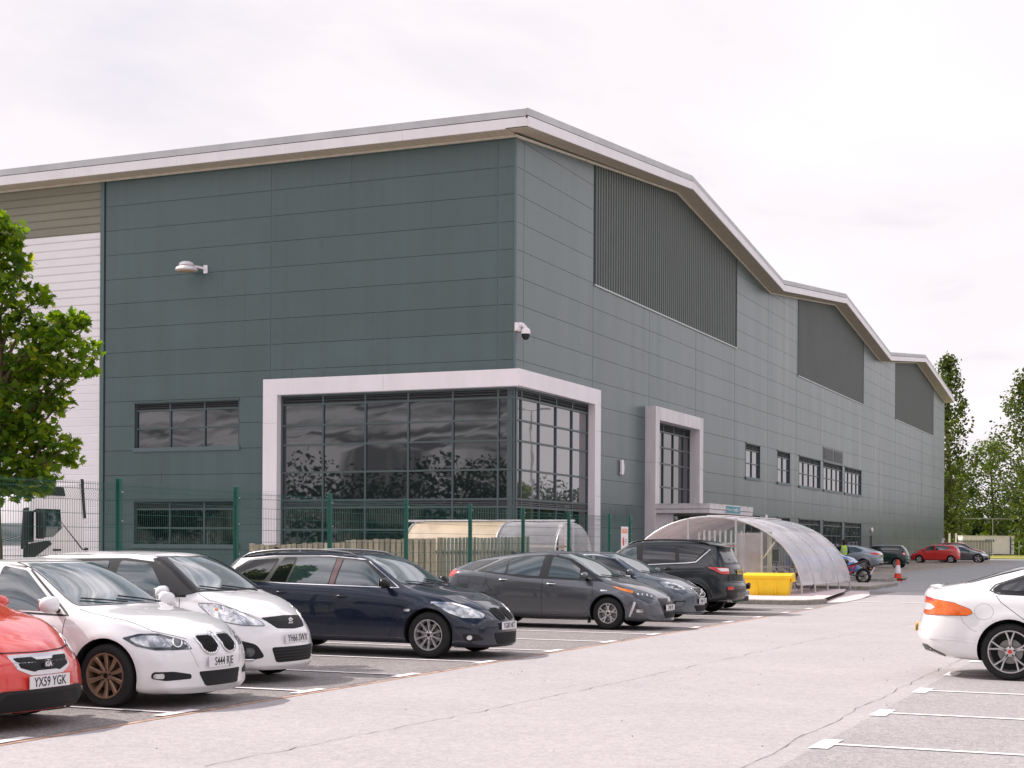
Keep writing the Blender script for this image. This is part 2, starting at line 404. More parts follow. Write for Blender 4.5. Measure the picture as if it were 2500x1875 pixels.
def blinds(m):
    nt=m.node_tree; b=nt.nodes['Principled BSDF']; tc=nd(nt,'ShaderNodeTexCoord')
    wv=nd(nt,'ShaderNodeTexWave',wave_type='BANDS',bands_direction='X'); wv.inputs['Scale'].default_value=3.2; nt.links.new(tc.outputs['Object'],wv.inputs['Vector'])
    n=nd(nt,'ShaderNodeTexNoise'); n.inputs['Scale'].default_value=.45; n.inputs['Detail'].default_value=1; nt.links.new(tc.outputs['Object'],n.inputs['Vector'])
    mr=nd(nt,'ShaderNodeMapRange'); mr.inputs['From Min'].default_value=.50; mr.inputs['From Max'].default_value=.56; nt.links.new(n.outputs['Fac'],mr.inputs['Value'])
    ml=nd(nt,'ShaderNodeMath',operation='MULTIPLY'); nt.links.new(wv.outputs['Fac'],ml.inputs[0]); nt.links.new(mr.outputs[0],ml.inputs[1])
    mx=nd(nt,'ShaderNodeMix',data_type='RGBA'); mx.inputs['A'].default_value=(.006,.010,.010,1); mx.inputs['B'].default_value=(.085,.095,.085,1); nt.links.new(ml.outputs[0],mx.inputs['Factor']); nt.links.new(mx.outputs['Result'],b.inputs['Base Color'])
blinds(M_GLASSG)

WH = empty('warehouse', (CX,CY,0), 0, 'large slate grey warehouse with three shallow gables and white roof edge', 'warehouse')
def W(o, label=None):
    o.parent = WH; o.matrix_parent_inverse = Matrix.Translation(-Vector((CX,CY,0)))
    if label: o['label'] = label
    return o
GL = [(51.2,16.44),(70.4,18.46),(88.6,16.42),(106.9,18.36),(124.65,16.38),(142.8,18.28),(161.0,16.28)]
def gl(y):
    for i in range(len(GL)-1):
        if GL[i][0] <= y <= GL[i+1][0]:
            t=(y-GL[i][0])/(GL[i+1][0]-GL[i][0]); return GL[i][1]+(GL[i+1][1]-GL[i][1])*t
    return GL[0][1] if y < GL[0][0] else GL[-1][1]
JY = [51.2,51.92]+[51.92+7.265*k for k in range(1,15)]+[161.0]
ROWS = [.34+.9985*k for k in range(0,19)]     # joint heights; one falls on 15.32
def subtract(rects, hole):
    out=[]; hx0,hx1,hz0,hz1=hole
    for x0,x1,z0,z1 in rects:
        if hx1<=x0 or hx0>=x1 or hz1<=z0 or hz0>=z1: out.append((x0,x1,z0,z1)); continue
        if x0<hx0: out.append((x0,hx0,z0,z1))
        if hx1<x1: out.append((hx1,x1,z0,z1))
        a,b=max(x0,hx0),min(x1,hx1)
        if z0<hz0: out.append((a,b,z0,hz0))
        if hz1<z1: out.append((a,b,hz1,z1))
    return [r for r in out if r[1]-r[0]>.012 and r[3]-r[2]>.012]
# openings on the long facade (y0,y1,z0,z1)
WIN = [(83.36,86.54),(90.66,93.88),(96.32,102.59),(103.5,109.84),(110.72,116.94)]
RH = [(51.2,59.1,0,7.6),(66.5,73.1,0,7.6)]+[(a,b,5.30,7.28) for a,b in WIN]+[(a,b,1.45,3.30) for a,b in WIN]
RH += [(103.41,109.97,7.42,8.26),(120.3,121.35,0,2.42)]
GZ = [(59.3,81.32),(95.85,117.55),(131.75,153.27)]
RH += [(a,b,12.28,20) for a,b in GZ]
LHo = [(-32.3,-22.15,0,7.6),(-38.95,-33.95,5.30,7.24),(-38.95,-33.95,1.42,3.28)]
g = .007
mb = MB()
def clip(poly, f):
    out=[]; n=len(poly)
    for i in range(n):
        a=poly[i]; b=poly[(i+1)%n]; fa=f(a); fb=f(b)
        if fa>=0: out.append(a)
        if (fa>=0)!=(fb>=0):
            t=fa/(fa-fb); out.append((a[0]+(b[0]-a[0])*t,a[1]+(b[1]-a[1])*t))
    return out
for i in range(len(JY)-1):
    y0,y1=JY[i]+(.018 if i>0 else 0),JY[i+1]-(.018 if i<len(JY)-2 else 0)
    for k in range(-1,len(ROWS)):
        z0 = (ROWS[k] if k>=0 else -.5)+g; z1 = (ROWS[k+1] if k+1<len(ROWS) else 20)-g
        rs=[(y0,y1,z0,z1)]
        for h in RH: rs=subtract(rs,h)
        for a,b,c,d in rs:
            cuts=[a]+[ky for ky,_ in GL if a+.01<ky<b-.01 and d>16.3]+[b]
            for ca,cb in zip(cuts[:-1],cuts[1:]):
                poly=[(ca,c),(cb,c),(cb,d),(ca,d)]; mid=(ca+cb)/2
                for q in range(len(GL)-1):
                    (ga,za),(gb,zb)=GL[q],GL[q+1]
                    if ga<=mid<=gb:
                        sl=(zb-za)/(gb-ga); poly=clip(poly, lambda p: za+sl*(p[0]-ga)-p[1])
                if len(poly)>=3: mb.prism(poly,(CX-.04,CX),lambda u,v,w:(w,u,v))
W(mb.build('long_wall', M_CLAD), None)
mb = MB()
JX = [XL,-32.5,-22.85,CX]
for i in range(3):
    x0,x1=JX[i]+(.02 if i else .0),JX[i+1]-(.02 if i<2 else .041)
    for k in range(-1,len(ROWS)):
        z0=(ROWS[k] if k>=0 else -.5)+g; z1=min(16.44,(ROWS[k+1] if k+1<len(ROWS) else 20)-g)
        if z1-z0<.03: continue
        rs=[(x0,x1,z0,z1)]
        for h in LHo: rs=subtract(rs,h)
        for a,b,c,d in rs: mb.box(a,b,CY,CY+.04,c,d)
W(mb.build('end_wall', M_CLAD))
# vertical joint caps
for y in JY[1:-1]:
    segs=[(-.5,gl(y)-.02)]
    for h in RH:
        if h[0]-.02<y<h[1]+.02:
            segs=[s2 for s in segs for s2 in ([(s[0],h[2])] if s[0]<h[2] else [])+([(h[3],s[1])] if h[3]<s[1] else [])]
    for a,b in segs:
        if b-a>.05: mb=MB(); mb.box(CX-.02,CX-.006,y-.03,y+.03,a,b); W(mb.build('joint_cover', M_TRIM))
for x in JX[1:3]:
    mb=MB(); mb.box(x-.05,x+.05,CY+.012,CY+.022,7.96,16.42); W(mb.build('joint_cover', M_TRIM))
# dark core behind the panels
mb = MB()
prof=[(CY+.04,-.6)]+[(max(y,CY+.04),z-.03) for y,z in GL]+[(YE,-.6)]
mb.prism(prof,(CX-.045,CX-30),lambda u,v,w:(w,u,v)); 
mb2=MB()
# core as shell: thin back walls instead of one solid so that openings stay deep
mb2=MB()
for i in range(len(JY)-1):
    for a,b,c,d in (lambda rs:[r for r in rs])( __import__('functools').reduce(lambda rs,h: subtract(rs,h), RH, [(JY[i],JY[i+1],-.5,15.9)])):
        mb2.box(CX-.10,CX-.045,a,b,c,d)
for a,b,c,d in __import__('functools').reduce(lambda rs,h: subtract(rs,h), LHo, [(XL,CX-.05,-.5,16.4)]): mb2.box(a,b,CY+.045,CY+.10,c,d)
W(mb2.build('panel_backing', M_GROOVE))
# far end wall
mb=MB(); mb.box(CX-60,CX-.02,YE-.05,YE,-.5,16.2); W(mb.build('rear_wall', M_CLAD))
# corner flashing and end trims
mb=MB(); mb.box(CX-.09,CX+.004,CY-.004,CY+.09,7.96,16.42); W(mb.build('corner_flashing', M_TRIM))
mb=MB(); mb.box(XL-.22,XL-.03,CY-.05,CY+.1,-.5,16.44); W(mb.build('wall_end_trim', M_TRIM))
mb=MB(); mb.box(XL-.035,XL+.02,CY-.02,CY+.1,-.5,16.44); W(mb.build('trim_shadow_gap', M_GROOVE))
# white horizontally ribbed cladding with an olive band under the eave
for (za,zb,nm,mm_,lb_) in ((-.3,14.31,'white_cladding',mat('white profiled cladding',(.88,.82,.835),.5,var=.04,vscale=1.5,stretch=(.3,1,1)),'white horizontally ribbed cladding at the left end'),(14.32,16.44,'olive_cladding',mat('olive profiled cladding',(.245,.225,.175),.5,var=.06,vscale=1.5,stretch=(.3,1,1)),'olive ribbed band under the eave')):
  mb=MB(); z=za
  while z<zb-.02:
    zt=min(z+.3333,zb)
    mb.prism([(0,z+.012),(0,z+.03),(-.022,z+.045),(-.022,zt-.015),(0,zt),(.03,zt),(.03,z+.012)] if zt-z>.2 else [(0,z),(0,zt),(.03,zt),(.03,z)],(-66,XL-.22),lambda u,v,w:(w,CY+.02+u,v))
    z+=.3333
  W(mb.build(nm, mm_), lb_)
# ribbed dark gable infills
for a,b in GZ:
    mb=MB(); pitch=.314; y=a+.12; n=int((b-a-.2)/pitch)
    for k in range(n+1):
        y0=a+.1+k*pitch
        for (p0,p1,q0,q1) in [(0,.09,-.06,-.06),(.09,.13,-.06,-.005),(.13,.25,-.005,-.005),(.25,.29,-.005,-.06),(.29,pitch,-.06,-.06)]:
            ya,yb=y0+p0,min(y0+p1,b-.06)
            if ya>=yb: continue
            mb.add([(CX+q0,ya,12.33),(CX+q1,yb,12.33),(CX+q1,yb,gl(yb)-.02),(CX+q0,ya,gl(ya)-.02)],[(0,1,2,3)])
    pn=W(mb.build('ribbed_gable_panel', M_RIB))
    mb=MB(); mb.box(CX-.05,CX+.05,a-.02,b+.05,12.24,12.31); s=mb.build('bottom_flashing', mat('light flashing',(.45,.47,.46),.4,metal=.3)); s.parent=pn
    for (q0,q1,zz) in ((a-.05,a+.06,gl(a)),(b-.06,b+.04,gl(b))):
        mb=MB(); mb.box(CX-.08,CX+.012,q0,q1,12.3,zz); s=mb.build('side_channel', M_GROOVE); s.parent=pn
# roof edge: soffit, fascia, upper band, roof sheets
OX, OY = CX+.85, CY-.85
FB=[(OY,16.45),(70.4,18.47),(88.6,16.44),(106.9,18.37),(124.65,16.40),(142.8,18.28),(YE+.85,16.24)]
def follow(y):
    for i in range(len(FB)-1):
        if FB[i][0]<=y<=FB[i+1][0]+1e-6:
            t=(y-FB[i][0])/(FB[i+1][0]-FB[i][0]); return FB[i][1]+(FB[i+1][1]-FB[i][1])*t
def gable_run(name, m, x0, x1, z0, z1, seg=None):
    mb=MB()
    for i in range(len(FB)-1):
        (ya,za),(yb,zb)=FB[i],FB[i+1]
        n = 1 if not seg else max(1,round((yb-ya)/seg))
        for k in range(n):
            t0,t1=k/n,(k+1)/n; e=.004 if seg else 0
            p,q=ya+(yb-ya)*t0+e,ya+(yb-ya)*t1-e
            if i==0 and k==0: p=ya+ (0)
            fa,fb=za+(zb-za)*((p-ya)/(yb-ya)),za+(zb-za)*((q-ya)/(yb-ya))
            mb.add([(x0,p,fa+z0),(x1,p,fa+z0),(x1,q,fb+z0),(x0,q,fb+z0),(x0,p,fa+z1),(x1,p,fa+z1),(x1,q,fb+z1),(x0,q,fb+z1)],
                   [(0,3,2,1),(4,5,6,7),(0,1,5,4),(1,2,6,5),(2,3,7,6),(3,0,4,7)])
    return mb
def eave_run(mb, y0,y1,z0,z1,xr,seg=None):
    x=xr; 
    if not seg: mb.box(-70,xr,y0,y1,16.45+z0,16.45+z1); return
    while x>-70: mb.box(x-seg+.004,x-.004,y0,y1,16.45+z0,16.45+z1); x-=seg
mb=gable_run('fascia',M_WHITE,OX-.05,OX,0,.36,6.05); eave_run(mb,OY,OY+.05,0,.36,OX-.052,5.0); W(mb.build('fascia', M_WHITE))
mb=gable_run('gap',M_GROOVE,OX-.12,OX-.06,.30,.42); eave_run(mb,OY+.06,OY+.12,.30,.42,OX-.125); W(mb.build('fascia_gap', mat('dark gap',(.10,.09,.075),.8)))  # dark brown strip set in the gap above the fascia
mb=gable_run('band',M_FGREY,OX-.10,OX-.035,.405,.53,3.03); eave_run(mb,OY+.035,OY+.10,.405,.53,OX-.102,2.5)
m2=gable_run('band',M_FGREY,OX-.13,OX-.055,.535,.665,3.03); eave_run(m2,OY+.055,OY+.13,.535,.665,OX-.132,2.5)
mb.add(m2.v,m2.f); W(mb.build('roof_edge_trim', M_FGREY))
mb=gable_run('soffit',M_SOFF,CX-.06,OX-.052,-.004,.03); 
W(mb.build('gable_soffit', M_SOFF))
mb=MB(); x=OX-.9
while x>-70: mb.box(x-.29,x-.012,OY+.052,CY+.02,16.446,16.47); x-=.3
mb.box(-70,OX-.9,OY+.06,CY+.02,16.475,16.5)
W(mb.build('eave_soffit', M_SOFF))
mb=MB(); mb.box(-70,CX+.06,CY-.06,CY-.002,16.36,16.44)
for i in range(len(GL)-1):
    (ya,za),(yb,zb)=GL[i],GL[i+1]; ya=max(ya,CY-.06)
    mb.add([(CX+.004,ya,za-.10),(CX+.06,ya,za-.10),(CX+.06,yb,zb-.10),(CX+.004,yb,zb-.10),(CX+.004,ya,za-.01),(CX+.06,ya,za-.01),(CX+.06,yb,zb-.01),(CX+.004,yb,zb-.01)],
           [(0,3,2,1),(4,5,6,7),(0,1,5,4),(1,2,6,5),(2,3,7,6),(3,0,4,7)])
W(mb.build('soffit_edge_trim', mat('cream edge trim',(.66,.58,.50),.55,var=.12,vscale=3)))
mb=MB(); vs=[];n=len(FB)
for (y,z) in FB: vs+=[(OX-.13,y+(.13 if y==OY else 0),z+.62),(-80,y+(.13 if y==OY else 0),z+.62),(OX-.13,y+(.13 if y==OY else 0),z+.08),(-80,y+(.13 if y==OY else 0),z+.08)]
fs=[]
for i in range(n-1):
    a=4*i;b=4*i+4; fs+=[(a,b,b+1,a+1),(a+2,a+3,b+3,b+2),(a,a+2,b+2,b),(a+1,b+1,b+3,a+3)]
fs+=[(0,1,3,2),(4*n-4,4*n-2,4*n-1,4*n-3)]
mb.add(vs,fs); rf=W(mb.build('roof', mat('pale roof sheet',(.5,.5,.51),.5)))
mb=MB(); mb.box(-26.0,-25.3,98.2,99.0,18.2,18.75); mb.ball((-25.65,98.6,18.85),.5,.5,.28)
s=mb.build('roof_vent', M_FGREY); s.parent=rf

# ---- glazing helper: frame bars, panes, louvres on a facade
def facade_fn(side, depth):
    "side 'L' : u=x, plane y ; side 'R': u=y, plane x ; w grows inwards"
    if side=='L': return lambda u,v,w:(u,CY+depth+w,v)
    return lambda u,v,w:(CX-depth-w,u,v)
def bar(mb, fn, u0,u1,v0,v1,w0,w1):
    vs=[fn(u,v,w) for w in (w0,w1) for v in (v0,v1) for u in (u0,u1)]
    mb.add(vs,[(0,1,3,2),(4,6,7,5),(0,4,5,1),(2,3,7,6),(0,2,6,4),(1,5,7,3)])
def window(side, u0,u1,z0,z1, mull, trans, louv, parent_label=None, gl_m=M_GLASS, name='window', bw=.035, depth=.14, sill=True, reveal=True, louv_mull=None, lowpane=None):
    fn=facade_fn(side,depth)
    fr=MB()
    bar(fr,fn,u0,u0+.07,z0,z1,-.05,.05); bar(fr,fn,u1-.07,u1,z0,z1,-.05,.05)
    bar(fr,fn,u0,u1,z0,z0+.07,-.048,.048); bar(fr,fn,u0,u1,z1-.05,z1,-.048,.048)
    for m_ in mull: bar(fr,fn,m_-bw,m_+bw,z0+.05,z1-.04,-.055,.045)
    for t in trans: bar(fr,fn,u0+.05,u1-.05,t-bw,t+bw,-.052,.042)
    if reveal:
        bar(fr,facade_fn(side,0),u0-.005,u0+.02,z0,z1,-.012,depth+.05); bar(fr,facade_fn(side,0),u1-.02,u1+.005,z0,z1,-.012,depth+.05)
        bar(fr,facade_fn(side,0),u0-.03,u1+.03,z1-.012,z1+.05,-.05,depth+.05)
    f=W(fr.build(name, M_FRAME), parent_label)
    def sub(o):
        o.parent=f; return o
    if sill:
        sb=MB(); bar(sb,facade_fn(side,0),u0-.06,u1+.06,z0-.03,z0+.13,-.06,depth-.05); sub(sb.build('sill', M_TRIM))
    us=[u0+.04]+sorted(mull)+[u1-.04]; zt = louv[0] if louv else z1-.04
    zs=[z0+.04]+[t for t in sorted(trans) if t<zt-.01]+[zt]
    pb=MB(); lp=MB()
    for i in range(len(us)-1):
        for j in range(len(zs)-1):
            tgt = lp if (lowpane and zs[j+1]<=lowpane+.01) else pb
            tl=random.uniform(-.0006,.0006)
            tgt.add([fn(us[i],zs[j],.0+tl),fn(us[i+1],zs[j],.0-tl),fn(us[i+1],zs[j+1],.0+tl*.5),fn(us[i],zs[j+1],.0+tl*.7)],[(0,1,2,3)])
    sub(pb.build('pane', gl_m))
    if lp.v: sub(lp.build('ground_floor_pane', M_GLASSG))
    if louv:
        for (la,lb) in ([louv] if not isinstance(louv[0],tuple) else louv): pass
        lb_=MB(); lz=louv[0]+.03
        nbl=max(3,int((louv[1]-louv[0])/.085)); st=(louv[1]-louv[0]-.02)/nbl
        for k in range(nbl):
            z=louv[0]+.02+k*st
            for i in range(len(us)-1):
                vs=[fn(us[i]+.03,z,-.045),fn(us[i+1]-.03,z,-.045),fn(us[i+1]-.03,z+st*.75,.02),fn(us[i]+.03,z+st*.75,.02),
                    fn(us[i]+.03,z+.012,-.045),fn(us[i+1]-.03,z+.012,-.045),fn(us[i+1]-.03,z+st*.75+.012,.02),fn(us[i]+.03,z+st*.75+.012,.02)]
                lb_.add(vs,[(0,1,2,3),(4,7,6,5),(0,4,5,1),(2,6,7,3)])
        sub(lb_.build('louvre', M_LOUV))
        bk=MB(); bk.add([fn(u0,louv[0],.04),fn(u1,louv[0],.04),fn(u1,z1,.04),fn(u0,z1,.04)],[(0,1,2,3)]); sub(bk.build('louvre_backing', M_DARK))
    return f, sub
# small windows, long facade
for i,(a,b) in enumerate(WIN):
    n = 2 if i<2 else 4
    mull=[a+(b-a)*k/n for k in range(1,n)]
    window('R',a,b,5.30,7.28,mull,[6.93,6.20],(6.93,7.24),gl_m=M_GLASSR,bw=.028,depth=.11)
    window('R',a,b,1.45,3.30,mull,[2.98,2.30],(2.98,3.26),gl_m=M_GLASSR,bw=.028,depth=.11)
# plant louvre above the fourth window
mb=MB(); fn=facade_fn('R',.05)
bar(mb,fn,103.41,109.97,7.40,8.28,-.08,.05); lv=W(mb.build('plant_louvre', M_FRAME))
mb=MB()
for (a,b) in ((103.7,106.5),(106.9,109.7)):
    for k in range(8):
        z=7.5+k*.088; mb.add([fn(a,z,-.11),fn(b,z,-.11),fn(b,z+.06,-.085),fn(a,z+.06,-.085)],[(0,1,2,3)])
s=mb.build('louvre', M_LOUV); s.parent=lv
mb=MB(); bar(mb,fn,103.68,106.52,7.47,8.2,-.084,-.079); bar(mb,fn,106.88,109.72,7.47,8.2,-.084,-.079)
s=mb.build('louvre_backing', M_DARK); s.parent=lv
# two windows, end wall
mull=[-37.27,-35.62]
window('L',-38.95,-33.95,5.30,7.24,mull,[6.93,6.2],(6.93,7.2))
window('L',-38.95,-33.95,1.42,3.28,mull,[2.95,2.2],(2.95,3.24),gl_m=M_GLASSG)
# corner glazing : two leaves
tr=[6.95,6.15,5.40,4.34,3.27,2.98,2.14,1.2]
mul=[-30.15,-28.31,-26.49,-24.65,-22.82]
fL,subL=window('L',-32.0,-22.15,0.0,7.30,mul,tr,(6.95,7.28),'corner glazing of the end wall',depth=.05,sill=False,reveal=False,lowpane=2.98,name='corner_window')
fR,subR=window('R',51.22,58.75,0.0,7.30,[51.82,53.53,55.24,56.94],tr,(6.95,7.28),'corner glazing of the long wall',gl_m=M_GLASSR,depth=.05,sill=False,reveal=False,lowpane=2.98,name='corner_window')
for side,us,sub in (('L',[-31.95]+mul+[-22.4],subL),('R',[51.3,51.82,53.53,55.24,56.94,58.7],subR)):
    fn=facade_fn(side,.05); mb=MB()
    for i in range(len(us)-1):
        for k in range(4):
            z=3.0+k*.068; mb.add([fn(us[i]+.03,z,-.05),fn(us[i+1]-.03,z,-.05),fn(us[i+1]-.03,z+.05,-.012),fn(us[i]+.03,z+.05,-.012)],[(0,1,2,3)])
    sub(mb.build('spandrel_louvre', M_LOUV))
mb=MB(); mb.box(CX-.32,CX-.02,CY+.02,CY+.3,0,7.3); W(mb.build('corner_post', M_FRAME))
mb=MB(); mb.box(-32.3,CX,CY-.01,CY+.3,7.3,7.62); mb.box(CX-.3,CX+.01,CY+.3,59.1,7.3,7.62); mb.box(-32.3,-32.0,CY-.008,CY+.3,0,7.3); mb.box(CX-.3,CX+.008,58.75,59.1,0,7.3); W(mb.build('glazing_surround', M_TRIM))
# white corner portal
p=.30
mb=MB()
mb.box(-32.66,CX+p,CY-p,CY+.02,7.33,7.95); mb.box(-32.66,-32.02,CY-p,CY+.02,-.2,7.33)
mb.box(CX-.02,CX+p,CY+.02,59.38,7.33,7.95); mb.box(CX-.02,CX+p,58.72,59.38,-.2,7.33)
W(mb.build('white_portal', M_WHITE, bevel=.012), 'white frame wrapping the corner glazing')
MJ=mat('joint line',(.35,.33,.33),.7)
def jl(*q): mb=MB(); mb.box(*q); W(mb.build('portal_joint', MJ))
jl(-27.405,-27.395,CY-p-.002,CY-p+.01,7.35,7.93)
for z in (6.25,3.6): jl(-32.64,-32.04,CY-p-.002,CY-p+.01,z-.005,z+.005); jl(CX+p-.01,CX+p+.002,58.74,59.36,z-.005,z+.005)
# smaller white portal over the entrance
p=.5
mb=MB()
mb.box(CX-.02,CX+p,65.95,73.45,7.27,7.86); mb.box(CX-.02,CX+p,65.95,66.53,-.2,7.27); mb.box(CX-.02,CX+p,72.85,73.45,-.2,7.27)
W(mb.build('entrance_portal', M_WHITED, bevel=.012), 'weathered white frame round the entrance')
jl(CX+p-.01,CX+p+.002,65.97,66.51,5.33,5.345); jl(CX+p-.01,CX+p+.002,72.87,73.43,5.33,5.345); jl(CX,CX+p-.005,65.948,65.96,5.33,5.345)
window('R',66.53,72.85,3.45,7.27,[67.1,68.64,70.18,71.81],[6.88,6.15,5.4,4.32],(6.88,7.24),'tall window above the entrance canopy',depth=.05,sill=False,reveal=False,name='entrance_window')
window('R',66.53,72.85,0.0,3.05,[68.64,70.18,71.81],[2.3],None,'entrance doors under the canopy',depth=.05,sill=False,reveal=False,name='entrance_doors')
mb=MB(); mb.box(CX+.0,-19.13,65.97,73.46,3.24,3.48); mb.box(CX+.0,-19.15,65.99,73.44,3.05,3.22); 
cn=W(mb.build('entrance_canopy', M_WHITED, bevel=.01), 'flat white canopy streaked green over the entrance')
def sub_of(o, par): o.parent=par; return o
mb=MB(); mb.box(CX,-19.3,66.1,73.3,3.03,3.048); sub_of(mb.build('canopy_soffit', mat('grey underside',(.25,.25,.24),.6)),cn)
for (x0,x1,y0,y1) in ((-21.8,-20.9,66.2,66.28),(-19.5,-19.42,72.9,72.98)):
    mb=MB(); mb.box(x0,x1,y0,y1,0,3.05); sub_of(mb.build('canopy_support', M_WHITED),cn)
m=M_WHITED.copy(); m.name='canopy metal with algae'; nt=m.node_tree; b=nt.nodes['Principled BSDF']; lk=b.inputs['Base Color'].links[0].from_socket
tc=nd(nt,'ShaderNodeTexCoord'); nz=nd(nt,'ShaderNodeTexNoise'); nz.inputs['Scale'].default_value=2.2; nz.inputs['Detail'].default_value=6; mp=nd(nt,'ShaderNodeMapping'); mp.inputs['Scale'].default_value=(1,1,.25)
nt.links.new(tc.outputs['Object'],mp.inputs['Vector']); nt.links.new(mp.outputs[0],nz.inputs['Vector']); sp=nd(nt,'ShaderNodeSeparateXYZ'); nt.links.new(tc.outputs['Object'],sp.inputs[0])
zr=nd(nt,'ShaderNodeMapRange'); zr.inputs['From Min'].default_value=3.36; zr.inputs['From Max'].default_value=3.49; zr.inputs['To Max'].default_value=.75; nt.links.new(sp.outputs['Z'],zr.inputs['Value'])
nr_=nd(nt,'ShaderNodeMapRange'); nr_.inputs['From Min'].default_value=.45; nr_.inputs['From Max'].default_value=.62; nt.links.new(nz.outputs['Fac'],nr_.inputs['Value'])
ml=nd(nt,'ShaderNodeMath',operation='MULTIPLY'); nt.links.new(zr.outputs[0],ml.inputs[0]); nt.links.new(nr_.outputs[0],ml.inputs[1])
mx=nd(nt,'ShaderNodeMix',data_type='RGBA'); nt.links.new(lk,mx.inputs['A']); mx.inputs['B'].default_value=(.20,.21,.09,1); nt.links.new(ml.outputs[0],mx.inputs['Factor']); nt.links.new(mx.outputs['Result'],b.inputs['Base Color'])
cn.data.materials[0]=m
# service door and lamp, far end of the long wall
mb=MB(); mb.box(CX-.12,CX-.06,120.3,121.35,0,2.42); dr=W(mb.build('service_door', mat('dark door',(.03,.04,.045),.5)))
mb=MB(); mb.box(CX-.06,CX-.02,121.15,121.22,1.1,1.3); sub_of(mb.build('handle', M_FGREY),dr)

# ---- things fixed to the warehouse
fl=empty('floodlight',(-35.6,CY,12.45),0,'white dome floodlight high on the slate grey end wall','floodlight')
mb=MB(); mb.box(-.02,.16,-.06,0,-.16,.16); mb.build('wall_bracket', M_WHITE, fl, bevel=.01)
mb=MB(); mb.tube([(.07,-.06,.02),(-.1,-.3,.06),(-.35,-.5,.08)],.045,8); mb.lathe([(0,.22),(.17,.21),(.26,.17),(.30,.10),(.29,.06),(0,.05)],20,'z',(-.42,-.62,.02)); mb.build('arm', M_WHITE, fl, smooth=40)
mb=MB(); mb.lathe([(0,.05),(.30,.03),(.40,-.02),(.44,-.10),(.42,-.13),(.33,-.16)],24,'z',(-.42,-.62,.02)); mb.build('hood', M_WHITE, fl, smooth=40)
mb=MB(); mb.lathe([(.415,-.125),(.38,-.15),(0,-.17)],24,'z',(-.42,-.62,.02)); mb.build('lens', mat('amber lens',(.55,.32,.18),.3,var=.4,vscale=14), fl, smooth=60)
cc=empty('security_camera',(CX,51.5,9.25),0,'white dome security camera on the building corner','security camera')
mb=MB(); mb.box(-.02,.1,-.34,-.02,.10,.40); mb.build('housing', M_WHITE, cc, bevel=.015)
mb=MB(); mb.tube([(.08,-.18,.36),(.2,-.12,.34),(.3,-.05,.22)],.07,8); mb.lathe([(0,.18),(.08,.17),(.15,.1),(.17,.02),(.17,-.06)],20,'z',(.30,-.05,.06)); mb.build('arm', M_WHITE, cc, smooth=40)
mb=MB(); mb.ball((.30,-.05,-.02),.155,.155,.2,18,12); mb.build('dome', mat('black dome',(.01,.01,.012),.1), cc, smooth=180)
mb=MB(); mb.box(.06,.08,-.35,-.335,.0,.14); mb.build('cable', mat('red cable',(.6,.05,.03),.5), cc)
ab=empty('alarm_box',(CX,62.66,4.95),0,'small white alarm box on the grey wall between the two white frames','alarm box')
mb=MB(); mb.prism([(-.14,.32),(.12,.32),(.22,.05),(.18,-.25),(.02,-.34),(-.14,-.30)],(0,.11),lambda u,v,w:(w,u,v)); mb.build('cover', M_WHITE, ab, bevel=.015)
mb=MB(); mb.box(0,.02,-.17,-.13,-.25,.28); mb.build('backplate', M_GROOVE, ab)
wp=empty('wall_sign',(CX,88.0,3.05),0,'small white notice on the wall right of the canopy','sign')
mb=MB(); mb.box(0,.03,-.28,.28,-.35,.35); mb.build('board', M_WHITE, wp, bevel=.005)
mb=MB(); mb.box(.031,.034,-.18,.18,-.28,-.22); mb.box(.031,.034,-.15,.18,.15,.19); mb.build('print', mat('grey print',(.4,.42,.42),.6), wp)
wl=empty('wall_lamp',(CX,120.9,2.85),0,'small round white bulkhead lamp above the far service door','wall lamp')
mb=MB(); mb.ball((.08,0,0),.12,.22,.2,14,8); mb.build('cover', M_WHITE, wl, smooth=180); mb=MB(); mb.box(0,.05,-.12,.12,-.12,.12); mb.build('base', M_FGREY, wl)
# welcome sign on the canopy
sg=empty('welcome_sign',(-19.13,69.78,3.27),0,'small teal welcome sign with white lettering on the canopy edge','sign')
mb=MB(); mb.box(.0,.03,-1.22,1.22,-.16,.16); mb.build('board', mat('teal sign',(.03,.27,.33),.4), sg, bevel=.006)
mb=MB(); mb.box(.0,.02,-1.26,1.26,-.19,.19); mb.build('border', M_WHITE, sg)
MW=mat('white vinyl lettering',(.8,.8,.8),.5)
text_mesh('Welcome to', .20, MW, sg, (.033,-.62,0), (R(90),0,R(90)), sx=.95)
text_mesh('Poundland', .25, MW, sg, (.033,.42,0), (R(90),0,R(90)), sx=.75, bold=.004)
text_mesh('C3', .2, MW, sg, (.033,1.1,0), (R(90),0,R(90)), sx=.7)
# ------------------------------------------------------------------ green mesh fence
M_GPOST=mat('green coated steel post',(.005,.105,.075),.35,coat=.3)
M_GWIRE=mat('green coated wire',(.01,.10,.078),.5)
M_CLIP=mat('zinc bolt',(.6,.6,.6),.4,metal=.6)
FX=-14.4; PY=[15.54+3.03*k for k in range(0,9)]+[41.56]
PY[1]=18.57;PY[2]=21.65;PY[3]=24.72;PY[4]=27.77;PY[5]=30.83;PY[6]=33.81;PY[7]=36.80;PY[8]=39.85
fe=empty('mesh_fence',(FX,15.5,0),0,'tall green wire mesh security fence with square posts behind the parked cars','fence')
for i,y in enumerate([12.5]+PY):
    top=2.57-(y-16)*.0042
    mb=MB(); mb.box(-.035,.035,y-15.5-.035,y-15.5+.035,0,top); mb.box(-.038,.038,y-15.5-.038,y-15.5+.038,top-.004,top+.02)
    p=mb.build('post',M_GPOST,fe,bevel=.006)
    for z in (.35,.9,1.45,1.95,2.38):
        mb=MB(); mb.tube([(.035,y-15.5+.012,z),(.062,y-15.5+.012,z)],.011,6); mb.build('bolt',M_CLIP,p)
